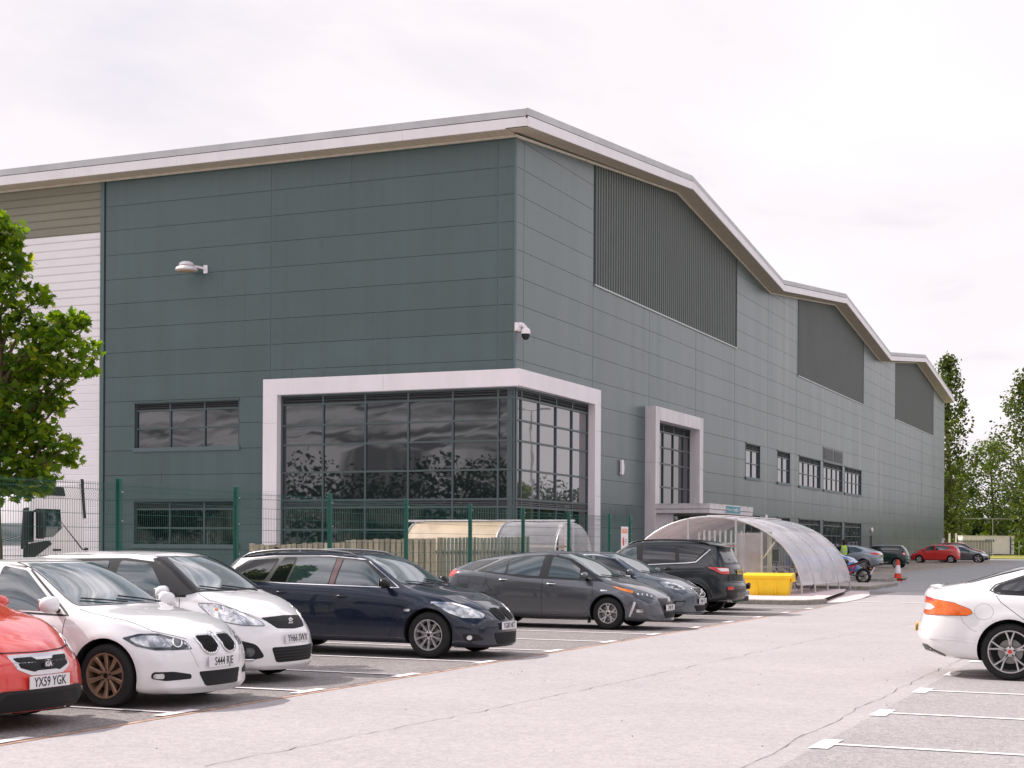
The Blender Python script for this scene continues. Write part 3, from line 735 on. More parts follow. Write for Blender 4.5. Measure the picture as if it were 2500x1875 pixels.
def wirepanel(ya,yb,ztop,name='mesh_panel'):
    mb=MB(); L=yb-ya; w=.0024
    n=int(L/.05)
    # profile of a vertical wire with its stiffening folds
    prof=[(0,.05),(0,.33),(.045,.38),(0,.43),(0,ztop-1.0),(0,ztop-.24),(.05,ztop-.18),(0,ztop-.12),(0,ztop)]
    if ztop>2: prof=[(0,.05),(0,.33),(.045,.38),(0,.43),(0,1.30),(.0,1.36),(0,ztop-.26),(.06,ztop-.19),(0,ztop-.12),(0,ztop)]
    for k in range(n+1):
        y=ya+k*.05+.01
        for j in range(len(prof)-1):
            (x0,z0),(x1,z1)=prof[j],prof[j+1]
            mb.add([(x0-w,y-w,z0),(x0+w,y-w,z0),(x0,y+w,z0),(x1-w,y-w,z1),(x1+w,y-w,z1),(x1,y+w,z1)],[(0,1,4,3),(1,2,5,4),(2,0,3,5)])
    z=.1; hz=[.1,.31,.45,.65,.85,1.05,1.25,1.45,1.65,1.85,2.05,ztop-.27,ztop-.11,ztop-.035]
    for z in hz:
        mb.box(.0,.007,ya,yb,z-.0032,z+.0032)
    return mb.build(name,M_GWIRE,fe)
ys=[9.4,12.5]+PY
for i in range(len(ys)-1):
    ya,yb=ys[i]-15.5+.03,ys[i+1]-15.5-.03
    wirepanel(ya,yb,2.52-((ys[i]+ys[i+1])/2-16)*.0042)
# warning poster hung on the last panel
ps=empty('warning_poster',(FX+.07,40.9,1.72),0,'orange and white warning poster cable-tied to the end of the green fence','poster')
mb=MB(); mb.box(0,.008,-.29,.29,-.42,.42); mb.build('sheet',M_WHITE,ps)
mb=MB(); mb.box(.009,.011,-.24,.24,.24,.36); mb.build('orange_header',mat('orange print',(.8,.25,.08),.6),ps)
mb=MB(); mb.ball((.009,-.11,0),.004,.075,.13,16,8); mb.build('red_symbol',mat('red print',(.6,.08,.04),.6),ps)
mb=MB(); mb.box(.009,.011,-.24,.24,-.34,-.2); mb.box(.009,.011,.02,.2,.05,.07); mb.box(.009,.011,.02,.2,0,.02); mb.box(.009,.011,.02,.16,-.05,-.03); mb.build('print_block',mat('lilac print',(.38,.3,.38),.6),ps)
text_mesh('WARNING',.11,M_WHITE,ps,(.012,0,.30),(R(90),0,R(90)),sx=.8,ext=.001)
# ------------------------------------------------------------------ timber screen
def timbermat(name,c):
    m=mat(name,c,.85,var=.30,vscale=5,stretch=(4,4,.35),bump=.6,bscale=14,island=.22,detail=8); return m
M_WOOD=timbermat('weathered fence timber',(.40,.355,.27)); M_WOOD2=timbermat('silvered fence timber',(.36,.37,.31))
tf=empty('timber_fence',(-15.2,30.97,0),0,'weathered pale timber screen fence behind the green mesh','fence')
rr=random.Random(5)
def boards(axis,start,end,fixed,zt,name,mat_,pitch=.145,bw=.105,off=.0):
    mb=MB(); n=int(abs(end-start)/pitch); sgn=1 if end>start else -1
    for k in range(n):
        a=start+sgn*k*pitch; b=a+sgn*bw; z=zt(a)+rr.uniform(-.012,.015); t=.02
        for side in (0,1):
            o=-.03 if side==0 else .03
            aa=a+sgn*(pitch/2 if side else 0); bb=aa+sgn*bw
            if axis=='x': mb.box(min(aa,bb)-(-15.2),max(aa,bb)-(-15.2),fixed-30.97+o-t/2,fixed-30.97+o+t/2,.12,z+(0 if not side else -.01))
            else: mb.box(fixed+15.2+o-t/2,fixed+15.2+o+t/2,min(aa,bb)-30.97,max(aa,bb)-30.97,.12,z)
    return mb.build(name,mat_,tf,bevel=0)
boards('x',-15.3,-17.6,30.97,lambda x:1.75+(x+15.3)*.016,'board_panel',M_WOOD)
boards('x',-17.62,-20.2,30.97,lambda x:1.665+(x+17.6)*.036,'board_panel',M_WOOD)
boards('y',31.0,36.0,-15.2,lambda y:1.76+(y-31)*.013,'board_panel',M_WOOD2,pitch=.2,bw=.10)
mb=MB()
for (x,y,z) in [(-15.25,31.06,1.78),(-17.6,31.06,1.7),(-20.2,31.06,1.62),(-15.3,33.5,1.74),(-15.3,36.0,1.83)]:
    m2=MB(); m2.box(x+15.2-.05,x+15.2+.05,y-30.97-.05,y-30.97+.05,0,z); m2.build('post',M_WOOD,tf,bevel=.008)
mb=MB()
for z in (.5,1.4):
    mb.box(-5.0,-.05,.005,.045,z,z+.09); mb.box(-.045,-.005,.05,5.0,z,z+.09)
mb.build('rail',M_WOOD,tf)
# ------------------------------------------------------------------ smoking shelter with curved roof
M_POLYB=mat('yellowed clear sheet',(.62,.50,.35),.35,trans=.25,ior=1.2,var=.15,vscale=1.2); 
M_ALU=mat('galvanised tube',(.55,.55,.55),.38,metal=.55,var=.1,vscale=4)
def polymat(name,col,alpha,rough,var=.2):
    m=mat(name,col,rough,coat=.6,coat_rough=.08,alpha=1,var=var,vscale=1.3)
    nt=m.node_tree; b=nt.nodes['Principled BSDF']; out=nt.nodes['Material Output']
    tr=nd(nt,'ShaderNodeBsdfTransparent'); tr.inputs['Color'].default_value=(.86,.87,.87,1); mx=nd(nt,'ShaderNodeMixShader')
    fr=nd(nt,'ShaderNodeFresnel'); fr.inputs['IOR'].default_value=1.55
    mp=nd(nt,'ShaderNodeMapRange'); mp.inputs['To Min'].default_value=alpha; mp.inputs['To Max'].default_value=1.0; nt.links.new(fr.outputs[0],mp.inputs['Value'])
    nt.links.new(mp.outputs[0],mx.inputs[0]); nt.links.new(tr.outputs[0],mx.inputs[1]); nt.links.new(b.outputs[0],mx.inputs[2]); nt.links.new(mx.outputs[0],out.inputs['Surface'])
    return m
M_CLEAR=polymat('scratched clear polycarbonate',(.78,.74,.77),.30,.42)
M_BEIGE=polymat('yellowed polycarbonate',(.70,.55,.38),.80,.4)
sh=empty('smoking_shelter',(-19.5,44,0.12),0,'low curved shelter of yellowed clear plastic behind the timber fence','shelter')
# long axis runs parallel to the end wall (x); open front to the camera side
def arcprof(depth,h,n=12):
    return [(-depth/2+depth*(.04+.96*math.sin(t*math.pi/2)), h*.42+h*.58*math.cos(t*math.pi/2)) for t in [i/n for i in range(n+1)]]
# ---- smoking shelter (axis parallel to the end wall)
SL=5.6
prof=[(1.15*math.sin(t),1.05+1.12*math.cos(t)) for t in [i*math.pi/2/10 for i in range(11)]]   # (toward -y, z)
def shelter_skin(x0,x1,m,name):
    mb=MB(); vs=[]; fs=[]
    P=[(0,2.20)]+[(-a,b) for a,b in prof]+[(-1.15,.35)]
    P=[(.35,2.20)]+P[1:]
    for (a,b) in P: vs+=[(x0,a,b),(x1,a,b)]
    for i in range(len(P)-1): fs.append((2*i,2*i+1,2*i+3,2*i+2))
    mb.add(vs,fs); return mb.build(name,m,sh,smooth=60)
# the shelter lies along x: left half yellowed (in front of the office), right half clear
sh.location=(-19.4,43.6,.12)
# curved back faces the camera: rotate so the low edge is at the right end
shelter_skin(-2.75,.35,M_BEIGE,'yellowed_roof_sheet'); shelter_skin(.38,2.35,M_CLEAR,'clear_roof_sheet')
for x in (-2.75,.36,2.35):
    mb=MB(); P=[(x,.35,2.22)]+[(x,-a,b+.015) for a,b in prof]+[(x,-1.16,0)]
    mb.tube(P,.028,8); mb.tube([(x,.35,2.22),(x,.35,0)],.028,8); mb.build('hoop',M_ALU,sh,smooth=60)
mb=MB(); mb.tube([(-3.1,.35,2.24),(2.4,.35,2.24)],.03,8); mb.tube([(-2.75,-1.16,.3),(2.35,-1.16,.3)],.025,8); mb.build('ridge_rail',M_ALU,sh,smooth=60)
mb=MB(); mb.box(-3.15,-2.7,-.2,.45,2.2,2.26); mb.box(-2.95,-2.6,-.1,.4,0,2.15); mb.build('end_panel',M_WHITE,sh)
# rounded right-hand end
mb=MB(); vs=[];fs=[];n=10;m=8
for i in range(n+1):
    a=i*math.pi/2/n
    for j in range(m+1):
        t=j/m*math.pi/2
        vs.append((2.35+.62*math.sin(a)*1.0*math.cos(t*0)+0*t, .35-(1.5)*(j/m), (1.05+1.12*math.cos(a)*1.0)*(1-(.0 if j<6 else (j-6)*.06*1.5))+.0))
for i in range(n):
    for j in range(m): fs.append((i*(m+1)+j,i*(m+1)+j+1,(i+1)*(m+1)+j+1,(i+1)*(m+1)+j))
mb.add(vs,fs); mb.build('curved_end_sheet',M_CLEAR,sh,smooth=60)
mb=MB(); mb.box(-2.3,2.2,-.1,.15,1.42-.0,1.48); mb.build('perch_bench',mat('pale bench timber',(.62,.5,.38),.7),sh,bevel=.01)
mb=MB(); mb.box(2.0,2.2,.0,.2,0,2.1); mb.build('end_post',M_WHITE,sh)
# ---- cycle shelter: half-barrel along y
cs=empty('cycle_shelter',(-13.3,45.92,.11),0,'large half-barrel cycle shelter of scratched clear plastic beside the yellow bin','shelter')
HW,HH=2.85,2.40; CSY=[0,1.85,3.7,5.5,7.35]
def arch(t): return (HW*math.cos(t), HH*math.sin(t)**.92)
AT=[math.pi*i/28 for i in range(29)]
for i in range(4):
    mb=MB(); vs=[];fs=[]
    A=[t for t in AT if .05<=t<=math.pi-.05]
    for t in A:
        x,z=arch(t); vs+=[(x,CSY[i]+.03,z),(x,(CSY[i]+CSY[i+1])/2,z+.004*math.sin(9*t)),(x,CSY[i+1]-.03,z)]
    for k in range(len(A)-1):
        for q in (0,1): fs.append((3*k+q,3*k+q+1,3*k+4+q,3*k+3+q))
    mb.add(vs,fs); mb.build('barrel_sheet',M_CLEAR,cs,smooth=60)
for y in CSY:
    mb=MB(); mb.tube([(arch(t)[0],y,arch(t)[1]) for t in AT],.03,8); 
    mb.box(HW-.05,HW+.05,y-.05,y+.05,-.02,.05); mb.build('hoop',M_ALU,cs,smooth=60)
for i in range(4):
    mb=MB(); mb.box(-.14,.5,CSY[i]+.1,CSY[i]+1.6,HH+.02,HH+.05); mb.build('ridge_cap',M_WHITE,cs)
mb=MB()
for t in (.35,.75,math.pi-.35,math.pi-.75):
    x,z=arch(t); m2=MB(); m2.tube([(x*.985,0,z*.985),(x*.985,7.35,z*.985)],.018,6); m2.build('purlin',M_ALU,cs,smooth=60)
for x,zt in ((-.7,HH-.05),(.81,HH-.06),(1.62,1.93),(-2.1,1.6)):
    mb=MB(); mb.box(x-.03,x+.03,-.03,.03,0,zt); mb.build('upright',M_ALU,cs)
mb=MB(); mb.tube([(-.65,.02,1.1),(.78,.02,.03)],.02,6); mb.build('diagonal_brace',M_ALU,cs)
mb=MB(); mb.tube([(.85,.05,.05),(2.0,.05,1.62)],.024,6); mb.build('diagonal_brace',M_ALU,cs)
mb=MB(); mb.box(.86,1.58,.01,.022,.1,1.9); mb.build('end_door_sheet',M_CLEAR,cs)
mb=MB(); mb.box(1.25,1.57,.024,.03,1.0,1.35); mb.build('door_notice',mat('faded pink notice',(.66,.5,.48),.6),cs)
def pale(mb,x,y,h,w=.065,axis='x'):
    if axis=='x':
        mb.add([(x-w/2,y,0),(x+w/2,y,0),(x+w/2,y,h-.1),(x+w*.75,y,h-.06),(x,y,h),(x-w*.75,y,h-.06),(x-w/2,y,h-.1),
                (x-w/2,y+.012,0),(x+w/2,y+.012,0),(x+w/2,y+.012,h-.1),(x+w*.75,y+.012,h-.06),(x,y+.012,h),(x-w*.75,y+.012,h-.06),(x-w/2,y+.012,h-.1)],
               [(0,1,2,3,4,5,6),(13,12,11,10,9,8,7),(0,7,8,1),(1,8,9,2),(2,9,10,3),(3,10,11,4),(4,11,12,5),(5,12,13,6),(6,13,7,0)])
    else:
        n=len(mb.v); pale(mb,0,0,h,w); 
        for i in range(n,len(mb.v)): a=mb.v[i]; mb.v[i]=(x+a[1],y+a[0],a[2])
M_GALV=mat('galvanised palisade',(.50,.53,.50),.5,metal=.35,var=.15,vscale=6)
pf=empty('palisade_fence',(-13.3,45.92,.11),0,'galvanised palisade fence standing inside the cycle shelter','fence')
mb=MB()
for x in [-.42,-.26,-.09,.08,.25,.42,.60,.77,.93]: 
    m2=MB(); pale(m2,x-.05,.4,2.0 if x>-.4 else 1.95); m2.build('pale',M_GALV,pf)
mb=MB(); mb.box(-1.0,1.0,.42,.46,1.55,1.6); mb.box(-1.0,1.0,.42,.46,.4,.45); mb.build('rail',M_GALV,pf)
for k in range(30):
    m2=MB(); pale(m2,1.0+.012*k,.6+.16*k,1.95,axis='y'); m2.build('pale',M_GALV,pf)
mb=MB(); mb.box(1.72,1.86,.25,.32,0,1.95); mb.build('gate_post',M_GALV,pf)
mb=MB(); mb.box(1.9,2.05,.24,.34,1.05,1.4); mb.build('lock_box',mat('dark grey box',(.05,.07,.07),.5),pf,bevel=.01)
# cycle stands and a bicycle
M_BK=mat('bike black',(.015,.015,.017),.35,coat=.5)
for i,(x,y) in enumerate([(1.0,1.6),(1.0,2.7),(1.0,3.8),(1.0,4.9)]):
    st=empty('cycle_stand',(-13.3+x,45.92+y,.11),0,None,'cycle stand'); 
    st['label']=['galvanised hoop cycle stand nearest the yellow bin inside the cycle shelter','second galvanised hoop cycle stand from the yellow bin','third galvanised hoop cycle stand from the yellow bin','galvanised hoop cycle stand at the far end of the cycle shelter'][i]; st['group']='cycle stands in the shelter'
    mb=MB(); mb.tube([(-.75,0,0),(-.75,0,.62),(-.62,0,.78),(-.45,0,.82),(.45,0,.82),(.62,0,.78),(.75,0,.62),(.75,0,0)],.024,8); mb.build('hoop',M_ALU,st,smooth=60)
    mb=MB(); mb.tube([(-.75,0,.3),(.75,0,.3)],.016,6); mb.build('crossbar',M_ALU,st,smooth=60)
def bicycle(loc,rz,label,col):
    b=empty('bicycle',loc,rz,label,'bicycle')
    for x in (-.52,.52):
        mb=MB(); mb.lathe([(.335,-.02),(.345,0),(.335,.02),(.31,.015),(.31,-.015)],30,'y',(x,0,.345),close=True); w_=mb.build('wheel',M_BK,b,smooth=60)
        mb=MB()
        for k in range(14):
            a=2*math.pi*k/14; mb.tube([(x,0,.345),(x+.31*math.cos(a),0,.345+.31*math.sin(a))],.0018,3)
        s=mb.build('spokes',M_ALU,w_)
    m=mat(label[:12]+' paint',col,.3,coat=.6); mb=MB()
    for p in ([(-.52,0,.345),(-.08,0,.30)],[(-.08,0,.30),(-.2,0,.82)],[(-.2,0,.8),(.36,0,.82)],[(-.08,0,.3),(.38,0,.75)],[(-.52,0,.345),(-.19,0,.75)],[(.36,0,.86),(.40,0,.7),(.52,0,.345)]): mb.tube(p,.016,8)
    mb.build('frame',m,b,smooth=60)
    mb=MB(); mb.tube([(.30,-.26,.98),(.36,-.1,.98),(.36,.1,.98),(.30,.26,.98)],.013,6); mb.tube([(.36,0,.86),(.36,0,.98)],.014,6); mb.build('handlebar',M_BK,b,smooth=60)
    mb=MB(); mb.ball((-.23,0,.93),.13,.07,.035); mb.tube([(-.2,0,.82),(-.22,0,.92)],.013,6); mb.build('saddle',M_BK,b,smooth=60)
    mb=MB(); mb.lathe([(.09,-.01),(.09,.01),(0,.01),(0,-.01)],20,'y',(-.08,-.04,.30)); mb.tube([(-.08,-.06,.30),(.02,-.06,.16)],.01,6); mb.build('crank',M_BK,b)
bicycle((-12.35,49.1,.11),R(-12),'dark bicycle parked inside the cycle shelter',(.02,.02,.025))
# bicycle wheel lying by the rail is the far bike's front wheel, seen under the sheet edge
bicycle((-11.9,50.5,.11),R(-8),'bicycle near the far end of the cycle shelter with its wheel showing under the sheet',(.25,.04,.03))
# ---- yellow grit bin
M_YEL=mat('yellow plastic',(.86,.56,.018),.42,var=.06,vscale=3,bump=.1,bscale=20)
gb=empty('grit_bin',(-11.30,45.3,.115),R(6),'bright yellow plastic grit bin in front of the cycle shelter','bin')
def hull(mb,w0,d0,z0,w1,d1,z1):
    mb.add([(-w0,-d0,z0),(w0,-d0,z0),(w0,d0,z0),(-w0,d0,z0),(-w1,-d1,z1),(w1,-d1,z1),(w1,d1,z1),(-w1,d1,z1)],[(0,3,2,1),(4,5,6,7),(0,1,5,4),(1,2,6,5),(2,3,7,6),(3,0,4,7)])
mb=MB(); hull(mb,.60,.30,0,.68,.40,.58); mb.build('body',M_YEL,gb,bevel=.035,smooth=40)
for x in (-.3,.25):
    mb=MB(); mb.box(x-.02,x+.02,-.385,-.33,.04,.52); mb.build('rib',M_YEL,gb,bevel=.012,smooth=40)
mb=MB(); mb.prism([(-.44,.545),(-.44,.63),(-.36,.665),(.30,.70),(.44,.66),(.44,.545)],(-.73,.73),lambda u,v,w:(w,u,v)); mb.build('lid',M_YEL,gb,bevel=.02,smooth=40)
mb=MB(); mb.box(.68,.80,-.30,-.05,.44,.56); mb.build('side_handle',M_YEL,gb,bevel=.03,smooth=40)
# ---- traffic cone
tc_=empty('traffic_cone',(-11.05,66.6,zg(66.6)+.01),R(15),'red and white traffic cone on a black base at the kerb corner','traffic cone')
M_CR=mat('cone red',(.75,.06,.02),.45)
mb=MB(); hull(mb,.20,.20,0,.19,.19,.06); mb.build('skirt',M_CR,tc_,bevel=.015)
mb=MB(); mb.box(-.34,.30,-.24,.24,.075,.11); o=mb.build('base',M_BLACK,tc_,bevel=.01); o.rotation_euler=(R(0),R(4),0)
mb=MB(); mb.lathe([(.165,.10),(.135,.32)],24,'z'); mb.build('lower_band',M_CR,tc_,smooth=60)
mb=MB(); mb.lathe([(.137,.32),(.138,.325),(.085,.66),(.083,.665)],24,'z'); mb.build('reflective_sleeve',M_WHITE,tc_,smooth=60)
mb=MB(); mb.lathe([(.082,.665),(.055,.86),(.045,.90),(0,.90)],24,'z'); mb.build('tip',M_CR,tc_,smooth=60)
# ---- white storage container, timber screen and white posts beyond the building
co=empty('container',(-25.2,231,.10),R(23.5),'white storage container with blue edge beyond the far end of the building','container')
M_CW=mat('container white',(.72,.68,.68),.5,var=.10,vscale=.5)
mb=MB(); mb.box(-4.4,2.9,-1.2,1.2,.4,2.95); mb.build('body',M_CW,co,bevel=.04)
mb=MB(); mb.box(-4.44,2.94,-1.24,1.24,2.95,3.05); mb.box(-4.42,-4.2,-1.23,-1.19,.4,2.95); mb.box(2.75,2.95,-1.23,-1.19,.4,2.95); mb.build('frame',M_CW,co)
mb=MB(); mb.box(2.35,2.55,-1.225,-1.2,.45,2.9); mb.build('blue_edge_stripe',mat('container blue',(.02,.07,.22),.5),co)
mb=MB(); mb.box(-1.2,.1,-1.225,-1.2,2.15,2.5); sgn=mb.build('sign_board',MATS['container blue'],co)
text_mesh('STORE',.3,MW,sgn,(-.55,-1.228,2.32),(R(90),0,0))
mb=MB(); mb.box(-.25,-.2,-1.225,-1.2,.5,2.0); mb.box(-1.9,-.2,-1.224,-1.2,1.98,2.02); mb.box(-1.9,-1.85,-1.224,-1.2,.5,2.0); mb.build('door_seam',mat('seam grey',(.35,.34,.34),.6),co)
mb=MB(); mb.box(-3.6,-2.6,-1,1,0,.4); mb.box(1.2,2.4,-1,1,0,.4); mb.build('block_footing',M_KERB,co)
fw=empty('timber_screen',(-25.3,212.6,.28),R(23.5),'tall grey vertical board fence beside the white container','fence')
mb=MB()
for k in range(24): mb.box(-2.4+k*.2,-2.4+k*.2+.12,-.02,.02,0,2.2+.04*math.sin(k*2.1))
mb.build('board_panel',mat('grey boards',(.22,.21,.19),.85,island=.2),fw)
for z in (.5,1.9):
    mb=MB(); mb.box(-2.4,2.4,.02,.06,z,z+.1); mb.build('rail',MATS['grey boards'],fw)
for i,(x,y,t,l) in enumerate([(-27.75,200.6,0,'white upright post nearest the far end of the grey building'),(-26.95,201.0,0,'middle white upright post beyond the building'),(-26.2,201.3,0,'white upright post nearest the grey board fence'),(-21.6,153,14,'short leaning pale post behind the small red car')]):
    p_=empty('marker_post',(x,y,.28),0,l,'post'); p_['group']='white posts beyond the building'
    h=2.9 if i<3 else 2.1
    mb=MB(); mb.box(-.1,.1,-.1,.1,0,h-.03); o=mb.build('shaft',M_WHITE,p_,bevel=.01)
    mb=MB(); mb.box(-.13,.13,-.13,.13,h-.03,h+.06); o2=mb.build('cap',M_WHITE,p_)
    if t: o.rotation_euler=(0,R(t),0); o2.rotation_euler=(0,R(t),0)
gf=empty('sports_fence',(-22,226,.28),R(23.5),'thin tall grey pipe fence frame by the white container','fence')
for x in (-8,-2.5,1.2,2.2):
    mb=MB(); mb.tube([(x,0,0),(x,0,5.2)],.04,6); mb.build('post',M_ALU,gf)
mb=MB(); mb.tube([(-8,0,5.2),(4,0,5.2)],.03,6); mb.build('top_rail',M_ALU,gf)
# ------------------------------------------------------------------ cars: shared builder
def ip(tab, x):
    if x<=tab[0][0]: return tab[0][1]
    for i in range(len(tab)-1):
        if x<=tab[i+1][0]:
            t=(x-tab[i][0])/(tab[i+1][0]-tab[i][0]); return tab[i][1]+(tab[i+1][1]-tab[i][1])*t
    return tab[-1][1]
def paint(name,col,metal=.0,rough=.28,flake=False):
    dk=max(col)<.1
    m=mat(name,col,rough,metal=metal,coat=.7 if dk else 1.,coat_rough=.03,ior=1.3 if dk else 1.5); nt=m.node_tree; b=nt.nodes['Principled BSDF']
    # faint dust: rougher, paler film that varies over the panels
    tc=nd(nt,'ShaderNodeTexCoord'); n=nd(nt,'ShaderNodeTexNoise'); n.inputs['Scale'].default_value=3.5; n.inputs['Detail'].default_value=8; n.inputs['Roughness'].default_value=.7
    nt.links.new(tc.outputs['Object'],n.inputs['Vector'])
    r=nd(nt,'ShaderNodeMapRange'); r.inputs['From Min'].default_value=.35; r.inputs['From Max'].default_value=.75; r.inputs['To Min'].default_value=0; r.inputs['To Max'].default_value=.035
    nt.links.new(n.outputs['Fac'],r.inputs['Value'])
    sp=nd(nt,'ShaderNodeSeparateXYZ'); nt.links.new(tc.outputs['Object'],sp.inputs[0])
    lo=nd(nt,'ShaderNodeMapRange'); lo.inputs['From Min'].default_value=.55; lo.inputs['From Max'].default_value=.15; lo.inputs['To Min'].default_value=0; lo.inputs['To Max'].default_value=.07
    nt.links.new(sp.outputs['Z'],lo.inputs['Value'])
    ad=nd(nt,'ShaderNodeMath',operation='ADD'); nt.links.new(r.outputs[0],ad.inputs[0]); nt.links.new(lo.outputs[0],ad.inputs[1])
    mx=nd(nt,'ShaderNodeMix',data_type='RGBA'); mx.inputs['A'].default_value=c4(col); mx.inputs['B'].default_value=(.30,.27,.24,1)
    nt.links.new(ad.outputs[0],mx.inputs['Factor']); nt.links.new(mx.outputs['Result'],b.inputs['Base Color'])
    cr=nd(nt,'ShaderNodeMapRange'); cr.inputs['To Min'].default_value=.02; cr.inputs['To Max'].default_value=.22; nt.links.new(ad.outputs[0],cr.inputs['Value']); nt.links.new(cr.outputs[0],b.inputs['Coat Roughness'])
    return m
M_CGLASS=mat('car window glass',(.018,.036,.040),.02,ior=2.1,coat=0)
M_CGLASS2=mat('windscreen glass',(.05,.085,.09),.02,ior=2.7)
M_PRIV=mat('privacy glass',(.006,.008,.009),.02,ior=1.8)
M_TRIMB=mat('black exterior trim',(.006,.006,.007),.35)
M_PLAST=mat('dark grey plastic',(.014,.014,.015),.6,bump=.15,bscale=120)
M_CHROME=mat('chrome',(.78,.77,.78),.12,metal=1.)
M_SEAM=mat('panel gap',(.008,.008,.009),.8)
M_TYRE=mat('tyre rubber',(.010,.010,.0105),.75,var=.25,vscale=8,bump=.2,bscale=60)
M_ALLOY=mat('silver alloy',(.58,.56,.56),.28,metal=.75,var=.08,vscale=9)
M_ALLOYD=mat('dark alloy',(.03,.03,.032),.3,metal=.5)
M_BRONZE=mat('brake dust bronze alloy',(.30,.20,.135),.38,metal=.55,var=.2,vscale=12)
M_DISC=mat('brake disc',(.25,.24,.24),.35,metal=.9)
M_LAMP=mat('clear lamp lens',(.55,.56,.57),.06,metal=.55,ior=1.6,coat=1,var=.35,vscale=14)
M_LAMPD=mat('dark lamp housing',(.06,.065,.07),.08,metal=.2,coat=1,var=.5,vscale=16)
M_RED=mat('red lamp lens',(.62,.02,.015),.08,coat=1,var=.35,vscale=18)
M_AMB=mat('amber lamp lens',(.85,.22,.03),.1,coat=1,var=.25,vscale=14)
M_PLW=mat('white number plate',(.74,.73,.74),.35); M_PLY=mat('yellow number plate',(.72,.50,.16),.35)
M_CHAR=mat('plate characters',(.012,.012,.014),.5)
def roundpoly(poly, r, n=4):
    out=[]; m=len(poly)
    for i in range(m):
        p=Vector(poly[i]); a=Vector(poly[i-1]); b=Vector(poly[(i+1)%m])
        da=(a-p); db=(b-p); k=min(r,da.length*.45,db.length*.45)
        pa=p+da.normalized()*k; pb=p+db.normalized()*k
        for j in range(n+1):
            t=j/n; out.append(tuple((pa*(1-t)**2)+p*(2*t*(1-t))+pb*t*t))
    return out
